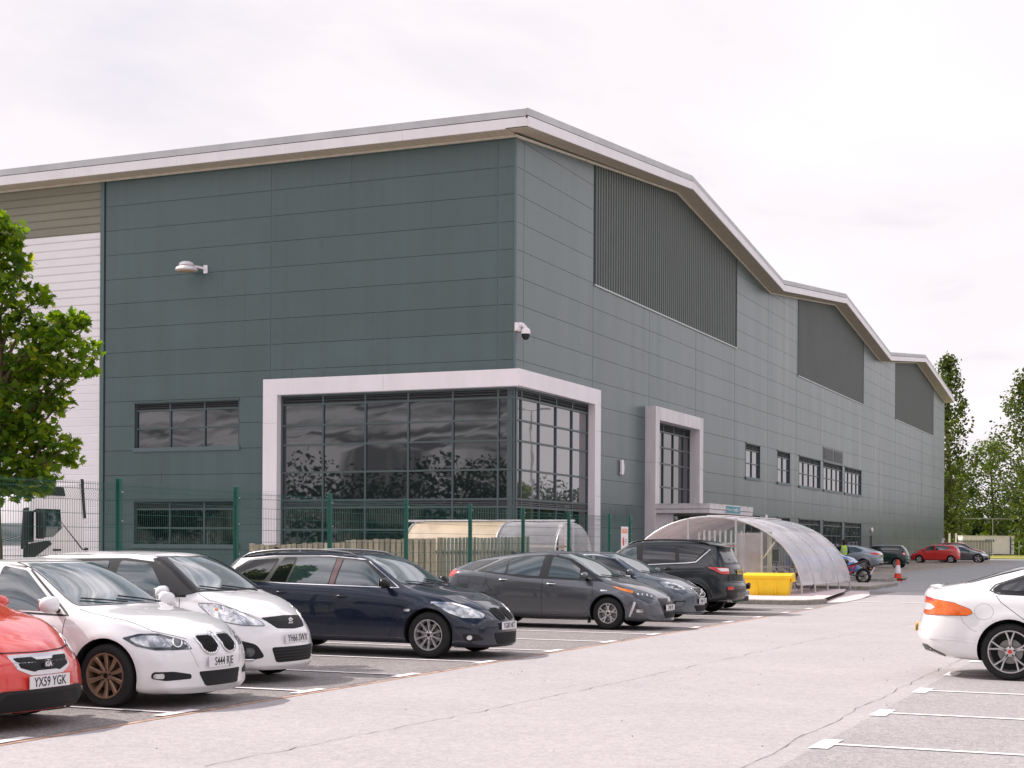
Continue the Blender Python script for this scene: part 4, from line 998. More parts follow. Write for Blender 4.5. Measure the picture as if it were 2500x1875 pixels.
class Car:
    def __init__(s, root, S, body_m):
        s.root=root; s.S=S; s.m=body_m; L,W=S['L'],S['W']; w=W/2; h=L/2
        zs=S.get('zs',.20); top=S['top']; ye=S['ye']; belt=S['belt']; 
        plan=S.get('plan') or [(-h,.84),(-h+.10,.91),(-h+.45,.965),(-h+1.1,.99),(0,1),(h-1.2,.995),(h-.55,.965),(h-.18,.90),(h,.80)]
        yb=S.get('yb') or [(-h,.93),(-h+.6,.94),(0,.945),(h-1.2,.93),(h-.5,.90),(h,.86)]
        crown=S.get('crown') or [(-h,.02),(-.5,.05),(.5,.05),(h-1.0,.03),(h,.03)]
        sill=S.get('sill') or [(-h,zs+.10),(-h+.35,zs+.02),(-h+.9,zs-.0),(h-.9,zs-.0),(h-.3,zs),(h,zs+.02)]
        xs=sorted(set([round(q,3) for q in [t[0] for t in top]+[-h,h,-h+.10,-h+.45,h-.18,h-.55]+[t[0] for t in ye]]))
        # drop stations that crowd each other
        X=[xs[0]]
        for x in xs[1:]:
            if x-X[-1]>=.045: X.append(x)
        X[-1]=h
        rows=[]
        for x in X:
            ym=ip(plan,x)*w; zb=ip(belt,x); yy=ip(yb,x)*ym; zt=ip(top,x); e=ip(ye,x)*w; cr=ip(crown,x); z0=ip(sill,x)
            zb=min(zb,zt-cr-.02); e=min(e,yy-.01)
            H_=zb-z0; ze=zt-cr
            P=[(0,z0),(.6*ym,z0),(.90*ym,z0+.01),(.965*ym,z0+.09),(.992*ym,z0+H_*.36),(ym,z0+H_*.62),(.988*ym,z0+H_*.86),(yy,zb),
               (yy+(e-yy)*.34+.012,zb+(ze-zb)*.36),(yy+(e-yy)*.74+.010,zb+(ze-zb)*.76),(e,ze),(e*.62,zt-cr*.28),(0,zt)]
            rows.append([(x,y,z) for y,z in P])
        n=13; ring=2*n-2
        bm=bmesh.new(); V=[]
        for r_ in rows:
            loop=[bm.verts.new(p) for p in r_]+[bm.verts.new((p[0],-p[1],p[2])) for p in r_[-2:0:-1]]
            V.append(loop)
        cl=bm.edges.layers.float.new('crease_edge')
        for a,b in zip(V[:-1],V[1:]):
            for i in range(ring):
                bm.faces.new((a[i],a[(i+1)%ring],b[(i+1)%ring],b[i]))
        # end caps with middle columns
        for idx,loop in ((0,V[0]),(len(V)-1,V[-1])):
            cols=[[] for _ in range(n)]
            for i in range(1,n-1):
                L_=loop[i]; R_=loop[ring-i]
                row=[L_]
                for t in (.25,.5,.75):
                    p=L_.co.lerp(R_.co,t); row.append(bm.verts.new(p))
                row.append(R_); cols[i]=row
            for i in range(1,n-2):
                for k in range(4):
                    bm.faces.new((cols[i][k],cols[i][k+1],cols[i+1][k+1],cols[i+1][k]))
            for ii,c_ in ((1,loop[0]),(n-2,loop[n-1])):
                r_=cols[ii]
                bm.faces.new((r_[0],r_[1],r_[2],c_)); bm.faces.new((r_[2],r_[3],r_[4],c_))
        bmesh.ops.recalc_face_normals(bm,faces=bm.faces)
        for k in range(len(V)-1):
            for i,cw in ((7,S.get('cr7',.35)),(10,S.get('cr10',.55)),(3,.3)):
                for j in (i,ring-i):
                    e=bm.edges.get((V[k][j],V[k+1][j]))
                    if e: e[cl]=cw
        for i in range(1,n-1):
            for loop in (V[0],V[-1]):
                for a,b in ((loop[i],loop[i+1] if i+1<ring else loop[0]),(loop[ring-i],loop[ring-i-1])):
                    e=bm.edges.get((a,b))
                    if e: e[cl]=max(e[cl],S.get('crend',.25))
        me=bpy.data.meshes.new('tmp'); bm.to_mesh(me); bm.free()
        o=bpy.data.objects.new('tmp',me); link(o); md=o.modifiers.new('s','SUBSURF'); md.levels=2; md.render_levels=2; md.subdivision_type='CATMULL_CLARK'
        dg=bpy.context.evaluated_depsgraph_get(); dg.update(); me2=bpy.data.meshes.new_from_object(o.evaluated_get(dg))
        bpy.data.objects.remove(o)
        # plan bow and nose / tail profile
        bf,br=S.get('bowf',.26),S.get('bowr',.20); nf=S.get('nose',[(.2,-.05),(.35,0),(.5,0),(.62,-.02),(.75,-.08)]); nr=S.get('tail',[(.2,-.06),(.4,0),(.55,0),(.7,-.02),(1.0,-.05)])
        def warp(p):
            x,y,z=p; t=abs(y)/w
            kf=max(0,min(1,(x-(h-1.0))/1.0)); kr=max(0,min(1,(-x-(h-.9))/.9))
            x-=kf*kf*(bf*t**2.3); x+=kr*kr*(br*t**2.3)
            kf2=max(0,min(1,(x-(h-.7))/.5)); kr2=max(0,min(1,(-x-(h-.7))/.5))
            x+=kf2*ip(nf,z); x-=kr2*ip(nr,z)
            # flared arches
            for ax in (S['fa'],S['ra']):
                d=math.hypot(x-ax,z-S['r']); ra=S['r']+.06
                if z>.15 and abs(y)>w*.8 and z<S.get('flz',.9):
                    fl=S.get('flare',.018)*math.exp(-((d-ra)/.07)**2); y+=math.copysign(fl,y)
            return (x,y,z)
        for v in me2.vertices: v.co=warp(v.co)
        s.warp=warp
        bm=bmesh.new(); bm.from_mesh(me2); bm.normal_update(); s.bvh=BVHTree.FromBMesh(bm); bm.free()
        me2.materials.clear(); me2.materials.append(s.m); me2.materials.append(M_BLACK)
        o=bpy.data.objects.new('body',me2); link(o)
        # wheel arch cuts
        ra=S['r']+S.get('gap',.045); cuts=[]
        for ax in (S['fa'],S['ra']):
            for sg in (1,-1):
                mb=MB(); y0=w*.99-.30 
                mb.lathe([(0,min(sg*y0,sg*(w+.2))),(ra,min(sg*y0,sg*(w+.2))),(ra,max(sg*y0,sg*(w+.2))),(0,max(sg*y0,sg*(w+.2)))],40,'y',(ax,0,S['r']+.01))
                c=mb.build('cut',M_BLACK); c.data.materials.clear(); c.data.materials.append(s.m); c.data.materials.append(M_BLACK)
                for p in c.data.polygons: p.material_index=1
                md=o.modifiers.new('b','BOOLEAN'); md.operation='DIFFERENCE'; md.object=c; md.solver='EXACT'; cuts.append(c)
        dg=bpy.context.evaluated_depsgraph_get(); dg.update(); me3=bpy.data.meshes.new_from_object(o.evaluated_get(dg))
        for c in cuts: bpy.data.objects.remove(c)
        bpy.data.objects.remove(o)
        me3.name='body'; me3.polygons.foreach_set('use_smooth',[True]*len(me3.polygons)); me3.set_sharp_from_angle(angle=R(38))
        s.body=bpy.data.objects.new('body',me3); link(s.body); s.body.parent=root
    def hit(s, mode, u, v, sg=1):
        if mode=='side': o,d=Vector((u,sg*4,v)),Vector((0,-sg,0))
        elif mode=='front': o,d=Vector((6,u,v)),Vector((-1,0,0))
        elif mode=='rear': o,d=Vector((-6,u,v)),Vector((1,0,0))
        elif mode=='top': o,d=Vector((u,v,4)),Vector((0,0,-1))
        else:
            a=R(mode)*sg; dv=Vector((math.cos(a),math.sin(a),0)); pv=Vector((-math.sin(a),math.cos(a),0))*sg
            o,d=dv*6+pv*u+Vector((0,0,v)),-dv
        l,n,i,ds=s.bvh.ray_cast(o,d)
        if l is None:
            l,n,i,ds=s.bvh.find_nearest(o+d*(4 if mode=='side' else 5)); 
        if n.dot(d)>0: n=-n
        return l,n
    def dens(s, pts, res, closed=True):
        out=[]; m=len(pts)
        for i in range(m if closed else m-1):
            a=Vector(pts[i]); b=Vector(pts[(i+1)%m]); k=max(1,int((b-a).length/res))
            for j in range(k): out.append(a.lerp(b,j/k))
        if not closed: out.append(Vector(pts[-1]))
        return out
    def patch(s, name, poly, m, mode='side', sg=1, off=.004, rnd=.03, res=.045, parent=None, skirt=.012, label=None):
        if rnd: poly=roundpoly(poly,rnd)
        B=s.dens(poly,res); nb=len(B)
        us=[p.x for p in B]; vs_=[p.y for p in B]
        pts=list(B); 
        def inside(x,y):
            c=False; j=nb-1
            for i in range(nb):
                a,b=B[i],B[j]
                if ((a.y>y)!=(b.y>y)) and (x<(b.x-a.x)*(y-a.y)/(b.y-a.y+1e-12)+a.x): c=not c
                j=i
            return c
        x=min(us)+res/2
        while x<max(us):
            y=min(vs_)+res/2
            while y<max(vs_):
                if inside(x,y) and min((p.x-x)**2+(p.y-y)**2 for p in B)>(res*.45)**2: pts.append(Vector((x,y)))
                y+=res
            x+=res
        r=delaunay_2d_cdt(pts,[(i,(i+1)%nb) for i in range(nb)],[],1,1e-5)
        V2,F2=r[0],r[2]
        vv=[];nn=[]
        for p in V2:
            l,n=s.hit(mode,p.x,p.y,sg); vv.append(l+n*off); nn.append(n)
        faces=[tuple(f) for f in F2]
        # skirt
        from collections import Counter
        ec=Counter(); 
        for f in faces:
            for i in range(len(f)): ec[tuple(sorted((f[i],f[(i+1)%len(f)])))]+=1
        be=[e for e,c in ec.items() if c==1]; mp={}
        for e in be:
            for i in e:
                if i not in mp: mp[i]=len(vv); vv.append(vv[i]-nn[i]*skirt); nn.append(nn[i])
        faces+= [(a,b,mp[b],mp[a]) for a,b in be]
        me=bpy.data.meshes.new(name); me.from_pydata([tuple(v) for v in vv],[],faces); me.materials.append(m)
        bm=bmesh.new(); bm.from_mesh(me); bmesh.ops.recalc_face_normals(bm,faces=bm.faces)
        # make sure faces look outward
        f0=bm.faces[0] if len(bm.faces) else None
        bm.to_mesh(me); bm.free()
        me.polygons.foreach_set('use_smooth',[True]*len(me.polygons)); me.set_sharp_from_angle(angle=R(50))
        o=bpy.data.objects.new(name,me); link(o); o.parent=parent or s.root
        if label: o['label']=label
        return o
    def line(s, name, pts, m=None, w=.007, mode='side', sg=1, off=.0015, closed=False, parent=None, res=.04, build=True, mb=None, raise_=0):
        P=s.dens(pts,res,closed); vs=[];fs=[]; n=len(P)
        H=[s.hit(mode,p.x,p.y,sg) for p in P]
        for i in range(n):
            a=H[(i-1)%n if closed else max(i-1,0)][0]; b=H[(i+1)%n if closed else min(i+1,n-1)][0]
            t=(b-a); 
            if t.length<1e-6: t=Vector((1,0,0))
            q=t.normalized().cross(H[i][1]); 
            if q.length<1e-5: q=Vector((0,0,1))
            q.normalize(); l=H[i][0]+H[i][1]*off
            vs+=[l-q*w/2,l+q*w/2]
            if raise_: vs+=[l-q*w/2-H[i][1]*.01,l+q*w/2-H[i][1]*.01]
        k=4 if raise_ else 2
        for i in range(n if closed else n-1):
            j=(i+1)%n
            fs.append((k*i,k*i+1,k*j+1,k*j))
            if raise_: fs+=[(k*i+1,k*i+3,k*j+3,k*j+1),(k*i,k*j,k*j+2,k*i+2)]
        if mb is not None: mb.add(vs,fs); return
        o=mesh_obj(name,vs,fs,m or M_SEAM,parent or s.root,180); return o
    def both(s, fn, *a, **k):
        return [fn(*a,sg=sg,**k) for sg in (1,-1)]
    def wheels(s, style, tw=.215, rr=.215, rim=None, only=None):
        S=s.S; r=S['r']; w=S['W']/2
        for ax in (S['fa'],S['ra']):
            for sg in (1,-1):
                yo=sg*(w-.035); c=(ax,yo,r)
                mb=MB(); P=[(rr-.01,-.02),(rr+.012,0.0),(rr+.035,.006),(r-.03,.004),(r-.010,-.012),(r,-.035),(r,-tw+.03),(r-.012,-tw+.01),(rr,-tw),(rr-.01,-tw+.03)]
                mb.lathe([(a,sg*b) for a,b in P],56,'y',c,close=True)
                # tread grooves
                t=mb.build('wheel',M_TYRE,s.root,smooth=40)
                rm=rim or M_ALLOY
                mb=MB(); P=[(rr+.004,-.004),(rr+.002,.004),(rr-.012,.004),(rr-.020,-.015),(rr-.03,-.10),(rr-.03,-tw+.03),(rr+.0,-tw+.02)]
                mb.lathe([(a,sg*b) for a,b in P],56,'y',c)
                n,kind,dep=style
                def spoke(a,w0,w1,r0=.045,r1=rr-.014,skew=0):
                    st=len(mb.v); hb=.022
                    pts=[]
                    for (q,ww,yy) in ((r0,w0,-.028),(r0+(r1-r0)*.5,(w0+w1)/2*.92,-.020-dep*.4),(r1,w1,-.006)):
                        for (du,dy) in ((-ww/2,0),(-ww*.3,.008),(ww*.3,.008),(ww/2,0),(ww/2,-hb),(-ww/2,-hb)):
                            aa=a+skew*(q-r0)/(r1-r0)
                            px=q*math.cos(aa)-du*math.sin(aa); pz=q*math.sin(aa)+du*math.cos(aa)
                            pts.append((ax+px,yo+sg*(yy+dy),r+pz))
                    fs=[]
                    for k in (0,1):
                        for i in range(6): fs.append((k*6+i,k*6+(i+1)%6,k*6+6+(i+1)%6,k*6+6+i))
                    mb.add(pts,fs)
                for k in range(n):
                    a=2*math.pi*k/n+math.pi/2
                    if kind=='single': spoke(a,.032,.052)
                    elif kind=='wide': spoke(a,.05,.075)
                    elif kind=='double': spoke(a-.055,.016,.014,.05); spoke(a+.055,.016,.014,.05)
                    elif kind=='vee': spoke(a,.034,.026,skew=.20); spoke(a,.034,.026,skew=-.20)
                    elif kind=='twist': spoke(a,.030,.056,skew=.22)
                mb.lathe([(0,-.012),(.040,-.014),(.062,-.022),(.066,-.05)],20,'y',c) if sg>0 else mb.lathe([(0,.012),(.040,.014),(.062,.022),(.066,.05)],20,'y',c)
                mb.build('rim',rm,t,smooth=35)
                mb=MB(); mb.lathe([(0,sg*-.08),(.15,sg*-.08),(.155,sg*-.09),(.15,sg*-.1)],32,'y',c); mb.build('brake_disc',M_DISC,t,smooth=35)
                mb=MB(); mb.lathe([(0,sg*-.13),(rr-.02,sg*-.13)],24,'y',c)
                for k in range(5):
                    a=2*math.pi*k/5+.3; mb.lathe([(0,-.0),(.009,0),(.011,-.01*sg)],8,'y',(ax+.05*math.cos(a),yo+sg*-.012,r+.05*math.sin(a)))
                mb.build('hub_backing',M_DARK,t)
                mb=MB(); mb.lathe([(0,sg*-.008),(.026,sg*-.010),(.028,sg*-.02)],18,'y',c); mb.build('centre_cap',M_TRIMB if rm is not M_ALLOYD else M_CHROME,t,smooth=60)
    def plate(s, text, mode='front', z=.5, y=0, yellow=False, wd=.52, ht=.112, tilt=0, out=.012):
        l,n=s.hit(mode,y,z); d=1 if mode=='front' else -1
        cx=l.x+d*out
        mb=MB(); mb.box(-.004,.006,-wd/2,wd/2,-ht/2,ht/2)
        o=mb.build('number_plate',M_PLY if yellow else M_PLW,s.root,bevel=.004); o.location=(cx,y,z); o.rotation_euler=(0,R(tilt)*-d,0 if d>0 else R(180))
        t=text_mesh(text,.116*ht/.112,M_CHAR,o,(.0075,0,-.002),(R(90),0,R(90)),name='plate_lettering',sx=.78*wd/.52,ext=.0006,bold=.0010)
        return o
    def mirror(s, x, z, m=None, size=(.085,.11,.07), yout=None):
        for sg in (1,-1):
            y=s.hit('side',x,z,sg)[0].y if yout is None else sg*yout
            cy=y+sg*.17
            mb=MB(); vs=[];fs=[];n,mm=14,10
            for j in range(mm+1):
                t=math.pi*j/mm
                for i in range(n):
                    a=2*math.pi*i/n; ca,sa=math.cos(a),math.sin(a)
                    sx=math.copysign(abs(math.sin(t)*ca)**.75,ca); sy=math.copysign(abs(math.sin(t)*sa)**.7,sa); sz=math.copysign(abs(math.cos(t))**.8,math.cos(t))
                    X_=size[0]*sx
                    if sx<0: X_*=.35
                    vs.append((x+X_-.01*sg*sy*sg,cy+size[1]*sy,z+.05+size[2]*sz*(1-.15*sy*sg)))
            for j in range(mm):
                for i in range(n): fs.append((j*n+i,(j+1)*n+i,(j+1)*n+(i+1)%n,j*n+(i+1)%n))
            mb.add(vs,fs); o=mb.build('wing_mirror',m or s.m,s.root,smooth=60)
            mb=MB(); mb.tube([(x,y-sg*.03,z-.02),(x,cy-sg*.05,z+.0)],.025,8); mb.build('mirror_arm',M_TRIMB,o,smooth=60)
            mb=MB(); mb.box(x-.034,x-.028,cy-size[1]*.8,cy+size[1]*.8,z+.05-size[2]*.7,z+.05+size[2]*.7); mb.build('mirror_glass',M_CHROME,o,bevel=.002)
    def handle(s, x, z, m=None, L=.19):
        for sg in (1,-1):
            cup=s.patch('handle_recess',[(x-L*.30,z-.03),(x+L*.30,z-.03),(x+L*.30,z+.035),(x-L*.30,z+.035)],M_SEAM,'side',sg,off=.002,rnd=.03,res=.03)
            pts=[]
            for k in range(7):
                t=k/6; xx=x-L/2+L*t; l,n=s.hit('side',xx,z,sg); pts.append(l+n*(.008+.022*math.sin(math.pi*t)))
            mb=MB(); mb.tube(pts,[.008,.012,.014,.014,.014,.012,.008],8); o=mb.build('door_handle',m or s.m,s.root,smooth=60)
    def wiper(s, pts, name='wiper'):
        P=[]
        for (x,y) in pts:
            l,n=s.hit('top',x,y); P.append(l+n*.022)
        mb=MB(); mb.tube(P,.009,6); return mb.build(name,M_TRIMB,s.root,smooth=60)
    def grille(s, name, poly, mode='front', sg=1, m=None, bars=0, vert=False, frame=None, fw=.012, off=.004, barm=None, rnd=.03, mesh=None, barw=.006):
        o=s.patch(name,poly,m or M_DARK,mode,sg,off=off,rnd=rnd,res=.04)
        us=[p[0] for p in poly]; vs=[p[1] for p in poly]
        rp=roundpoly(poly,rnd)
        def clipseg(c,vertical):
            hits=[]
            for i in range(len(rp)):
                a,b=rp[i],rp[(i+1)%len(rp)]
                k=0 if vertical else 1
                if (a[k]-c)*(b[k]-c)<0:
                    t=(c-a[k])/(b[k]-a[k]); hits.append(a[1-k]+(b[1-k]-a[1-k])*t)
            return sorted(hits)
        if bars:
            mb=MB()
            lo,hi=(min(us),max(us)) if vert else (min(vs),max(vs))
            for k in range(bars):
                c=lo+(hi-lo)*(k+1)/(bars+1); h=clipseg(c,vert)
                for a,b in zip(h[::2],h[1::2]):
                    if b-a>.02: s.line('',[(c,a+.003),(c,b-.003)] if vert else [(a+.003,c),(b-.003,c)],w=barw,mode=mode,sg=sg,off=off+.010,mb=mb,raise_=1)
            if mb.v: mb.build('grille_bar' if False else 'grille_bars',barm or M_TRIMB,o,smooth=60)
        if mesh:
            mb=MB(); st=mesh
            for (slx) in (1,-1):
                k=-40
                while k<40:
                    # diagonal strands
                    pts=[]
                    c=(min(us)+max(us))/2+k*st
                    seg=[]
                    v=min(vs)
                    while v<=max(vs):
                        u=c+slx*(v-min(vs))*1.6; seg.append((u,v)); v+=.012
                    cur=[]
                    for q in seg:
                        if pip(q,rp): cur.append(q)
                        else:
                            if len(cur)>1: s.line('',[cur[0],cur[-1]],w=.005,mode=mode,sg=sg,off=off+.006,mb=mb)
                            cur=[]
                    if len(cur)>1: s.line('',[cur[0],cur[-1]],w=.005,mode=mode,sg=sg,off=off+.006,mb=mb)
                    k+=1
            if mb.v: mb.build('grille_mesh',barm or M_PLAST,o,smooth=60)
        if frame:
            s.line('grille_frame',rp,frame,w=fw,mode=mode,sg=sg,off=off+.008,closed=True,parent=o,raise_=1)
        return o
def pip(q,P):
    x,y=q; c=False; j=len(P)-1
    for i in range(len(P)):
        a,b=P[i],P[j]
        if ((a[1]>y)!=(b[1]>y)) and (x<(b[0]-a[0])*(y-a[1])/(b[1]-a[1]+1e-12)+a[0]): c=not c
        j=i
    return c

def dg_(a, pts):
    ca,sa=math.cos(R(a)),math.sin(R(a)); return [(-x*sa+abs(y)*ca, z) for x,y,z in pts]
def car_root(name,loc,rz,label,cat='car',group='cars parked in the bays',): 
    return empty(name,loc,rz,label,cat,group)
PW=paint('white car paint',(.78,.765,.77)); PW2=paint('bright white car paint',(.82,.80,.80))
# =================================================== white saloon with twin kidney grilles
def white_saloon():
    h=4.53/2
    S=dict(L=4.53,W=1.82,r=.318,fa=1.49,ra=-1.27,zs=.19,
      top=[(-h,.96),(-2.13,1.03),(-1.60,1.09),(-1.42,1.13),(-.85,1.40),(-.35,1.475),(.0,1.485),(.30,1.45),(.62,1.26),(1.03,.99),(1.25,.955),(1.7,.89),(2.05,.80),(2.2,.72),(h,.62)],
      sill=[(-h,.28),(-1.9,.2),(-1.3,.19),(1.4,.18),(2.0,.12),(h,.13)],
      ye=[(-h,.70),(-1.55,.68),(-.85,.63),(0,.645),(.30,.655),(.65,.74),(1.03,.82),(1.5,.80),(2.0,.76),(h,.62)],
      belt=[(-h,.90),(-1.6,.98),(-.8,.955),(.3,.91),(1.0,.885),(1.5,.85),(2.0,.74),(h,.56)],
      nose=[(.1,-.04),(.2,.03),(.30,.02),(.45,.02),(.55,.0),(.68,-.05),(.8,-.09)],bowf=.34,flare=.022)
    r=car_root('white_saloon_car',(-11.27,13.28,0),0,'white saloon with twin oval black grilles and bronze wheels beside the red car')
    c=Car(r,S,PW)
    c.both(c.patch,'side_window',[(.87,.935),(.30,1.345),(-.02,1.39),(-.02,.955)],M_CGLASS,'side',rnd=.04)
    c.both(c.patch,'side_window',[(-.10,.96),(-.10,1.39),(-.60,1.34),(-.98,1.08),(-.90,.985)],M_CGLASS,'side',rnd=.04)
    c.both(c.line,'window_trim',[(1.0,.90),(.31,1.375),(-.05,1.415),(-.62,1.365),(-1.08,1.07),(-1.0,.965)],M_TRIMB,w=.022,mode='side',closed=True,off=.002)
    c.patch('windscreen',[(-.69,1.005),(.69,1.005),(.56,1.415),(-.56,1.415)],M_CGLASS2,'front',rnd=.06)
    c.line('windscreen_seal',roundpoly([(-.71,.995),(.71,.995),(.575,1.43),(-.575,1.43)],.06),M_TRIMB,w=.016,mode='front',closed=True,off=.003)
    c.patch('rear_window',[(-.58,1.14),(.58,1.14),(.48,1.33),(-.48,1.33)],M_CGLASS,'rear',rnd=.06)
    # bonnet shut lines and creases
    for sg in (1,-1): c.line('bonnet_gap',[(1.06,sg*.735),(1.5,sg*.745),(1.9,sg*.66),(2.12,sg*.40)],mode='top')
    c.both(c.line,'door_gap',[(.98,.88),(.98,.62),(.90,.36),(.84,.27)],mode='side'); c.both(c.line,'door_gap',[(-.06,.94),(-.08,.6),(-.10,.26)],mode='side')
    c.both(c.line,'sill_crease',[(1.0,.30),(-.8,.30)],mode='side',w=.008)
    c.both(c.line,'bumper_gap',dg_(45,[(1.86,.86,.66),(1.95,.84,.655),(2.1,.74,.64)]),mode=45,w=.006)
    a=42
    c.both(c.patch,'headlight',dg_(a,[(1.66,.84,.695),(1.86,.80,.735),(2.02,.70,.735),(2.15,.46,.66),(2.19,.40,.575),(2.0,.74,.575),(1.84,.84,.615)]),M_LAMPD,a,rnd=.02,off=.006)
    c.both(c.patch,'headlight_lens',dg_(a,[(1.74,.83,.685),(1.88,.79,.715),(2.0,.72,.715),(2.10,.56,.66),(2.08,.60,.60),(1.95,.76,.60),(1.84,.82,.635)]),M_LAMP,a,rnd=.03,off=.009)
    c.both(c.line,'headlight_ring',[(u+.055*math.cos(t*.5236),v+.05*math.sin(t*.5236)) for (u,v) in dg_(a,[(2.02,.69,.655)]) for t in range(12)],M_CHROME,w=.012,mode=a,closed=True,off=.013)
    c.both(c.line,'headlight_ring',[(u+.048*math.cos(t*.5236),v+.046*math.sin(t*.5236)) for (u,v) in dg_(a,[(2.10,.53,.645)]) for t in range(12)],M_CHROME,w=.012,mode=a,closed=True,off=.013)
    for y in (-.165,.165):
        c.grille('grille',[(y-.135,.70),(y+.135,.70),(y+.125,.575),(y+.06,.525),(y-.06,.525),(y-.125,.575)],bars=9,vert=True,frame=M_CHROME,fw=.024,barm=M_TRIMB,rnd=.06,off=.006)
    c.grille('lower_grille',[(-.36,.35),(.36,.35),(.28,.20),(-.28,.20)],mesh=.05,rnd=.03)
    c.both(c.patch,'fog_recess',dg_(25,[(2.0,.78,.365),(2.12,.62,.365),(2.2,.44,.33),(2.2,.44,.285),(2.08,.7,.275),(1.99,.79,.30)]),M_DARK,25,rnd=.03,off=.004)
    c.both(c.patch,'fog_light',dg_(25,[(2.01,.775,.345),(2.06,.70,.35),(2.06,.70,.295),(2.01,.775,.30)]),M_LAMP,25,rnd=.025,off=.009)
    c.line('nose_crease',[(-.46,.64),(-.40,.50),(-.36,.40)],PW,w=.02,mode='front',off=.006); c.line('nose_crease',[(.46,.64),(.40,.50),(.36,.40)],PW,w=.02,mode='front',off=.006)
    c.plate('S444 RJE','front',.44,0)
    l,n=c.hit('top',2.13,0); mb=MB(); mb.lathe([(0,.006),(.033,.005),(.041,0)],20,'z',(0,0,0)); o=mb.build('bonnet_badge',M_CHROME,r,smooth=60); o.location=l+n*.002; o.rotation_euler=n.to_track_quat('Z','Y').to_euler()
    c.mirror(.86,.96,size=(.095,.13,.085)); c.handle(.12,.80); c.handle(-.86,.83)
    c.wiper([(1.06,.60),(1.00,.35),(.94,.02)]); c.wiper([(1.07,.02),(1.0,-.25),(.92,-.55)])
    c.both(c.patch,'tail_light',[(-2.24,.86),(-1.98,.87),(-1.95,.76),(-2.24,.74)],M_RED,'side',rnd=.02)
    c.wheels((10,'single',.012),rim=M_BRONZE,rr=.225)
    return r
white_saloon()

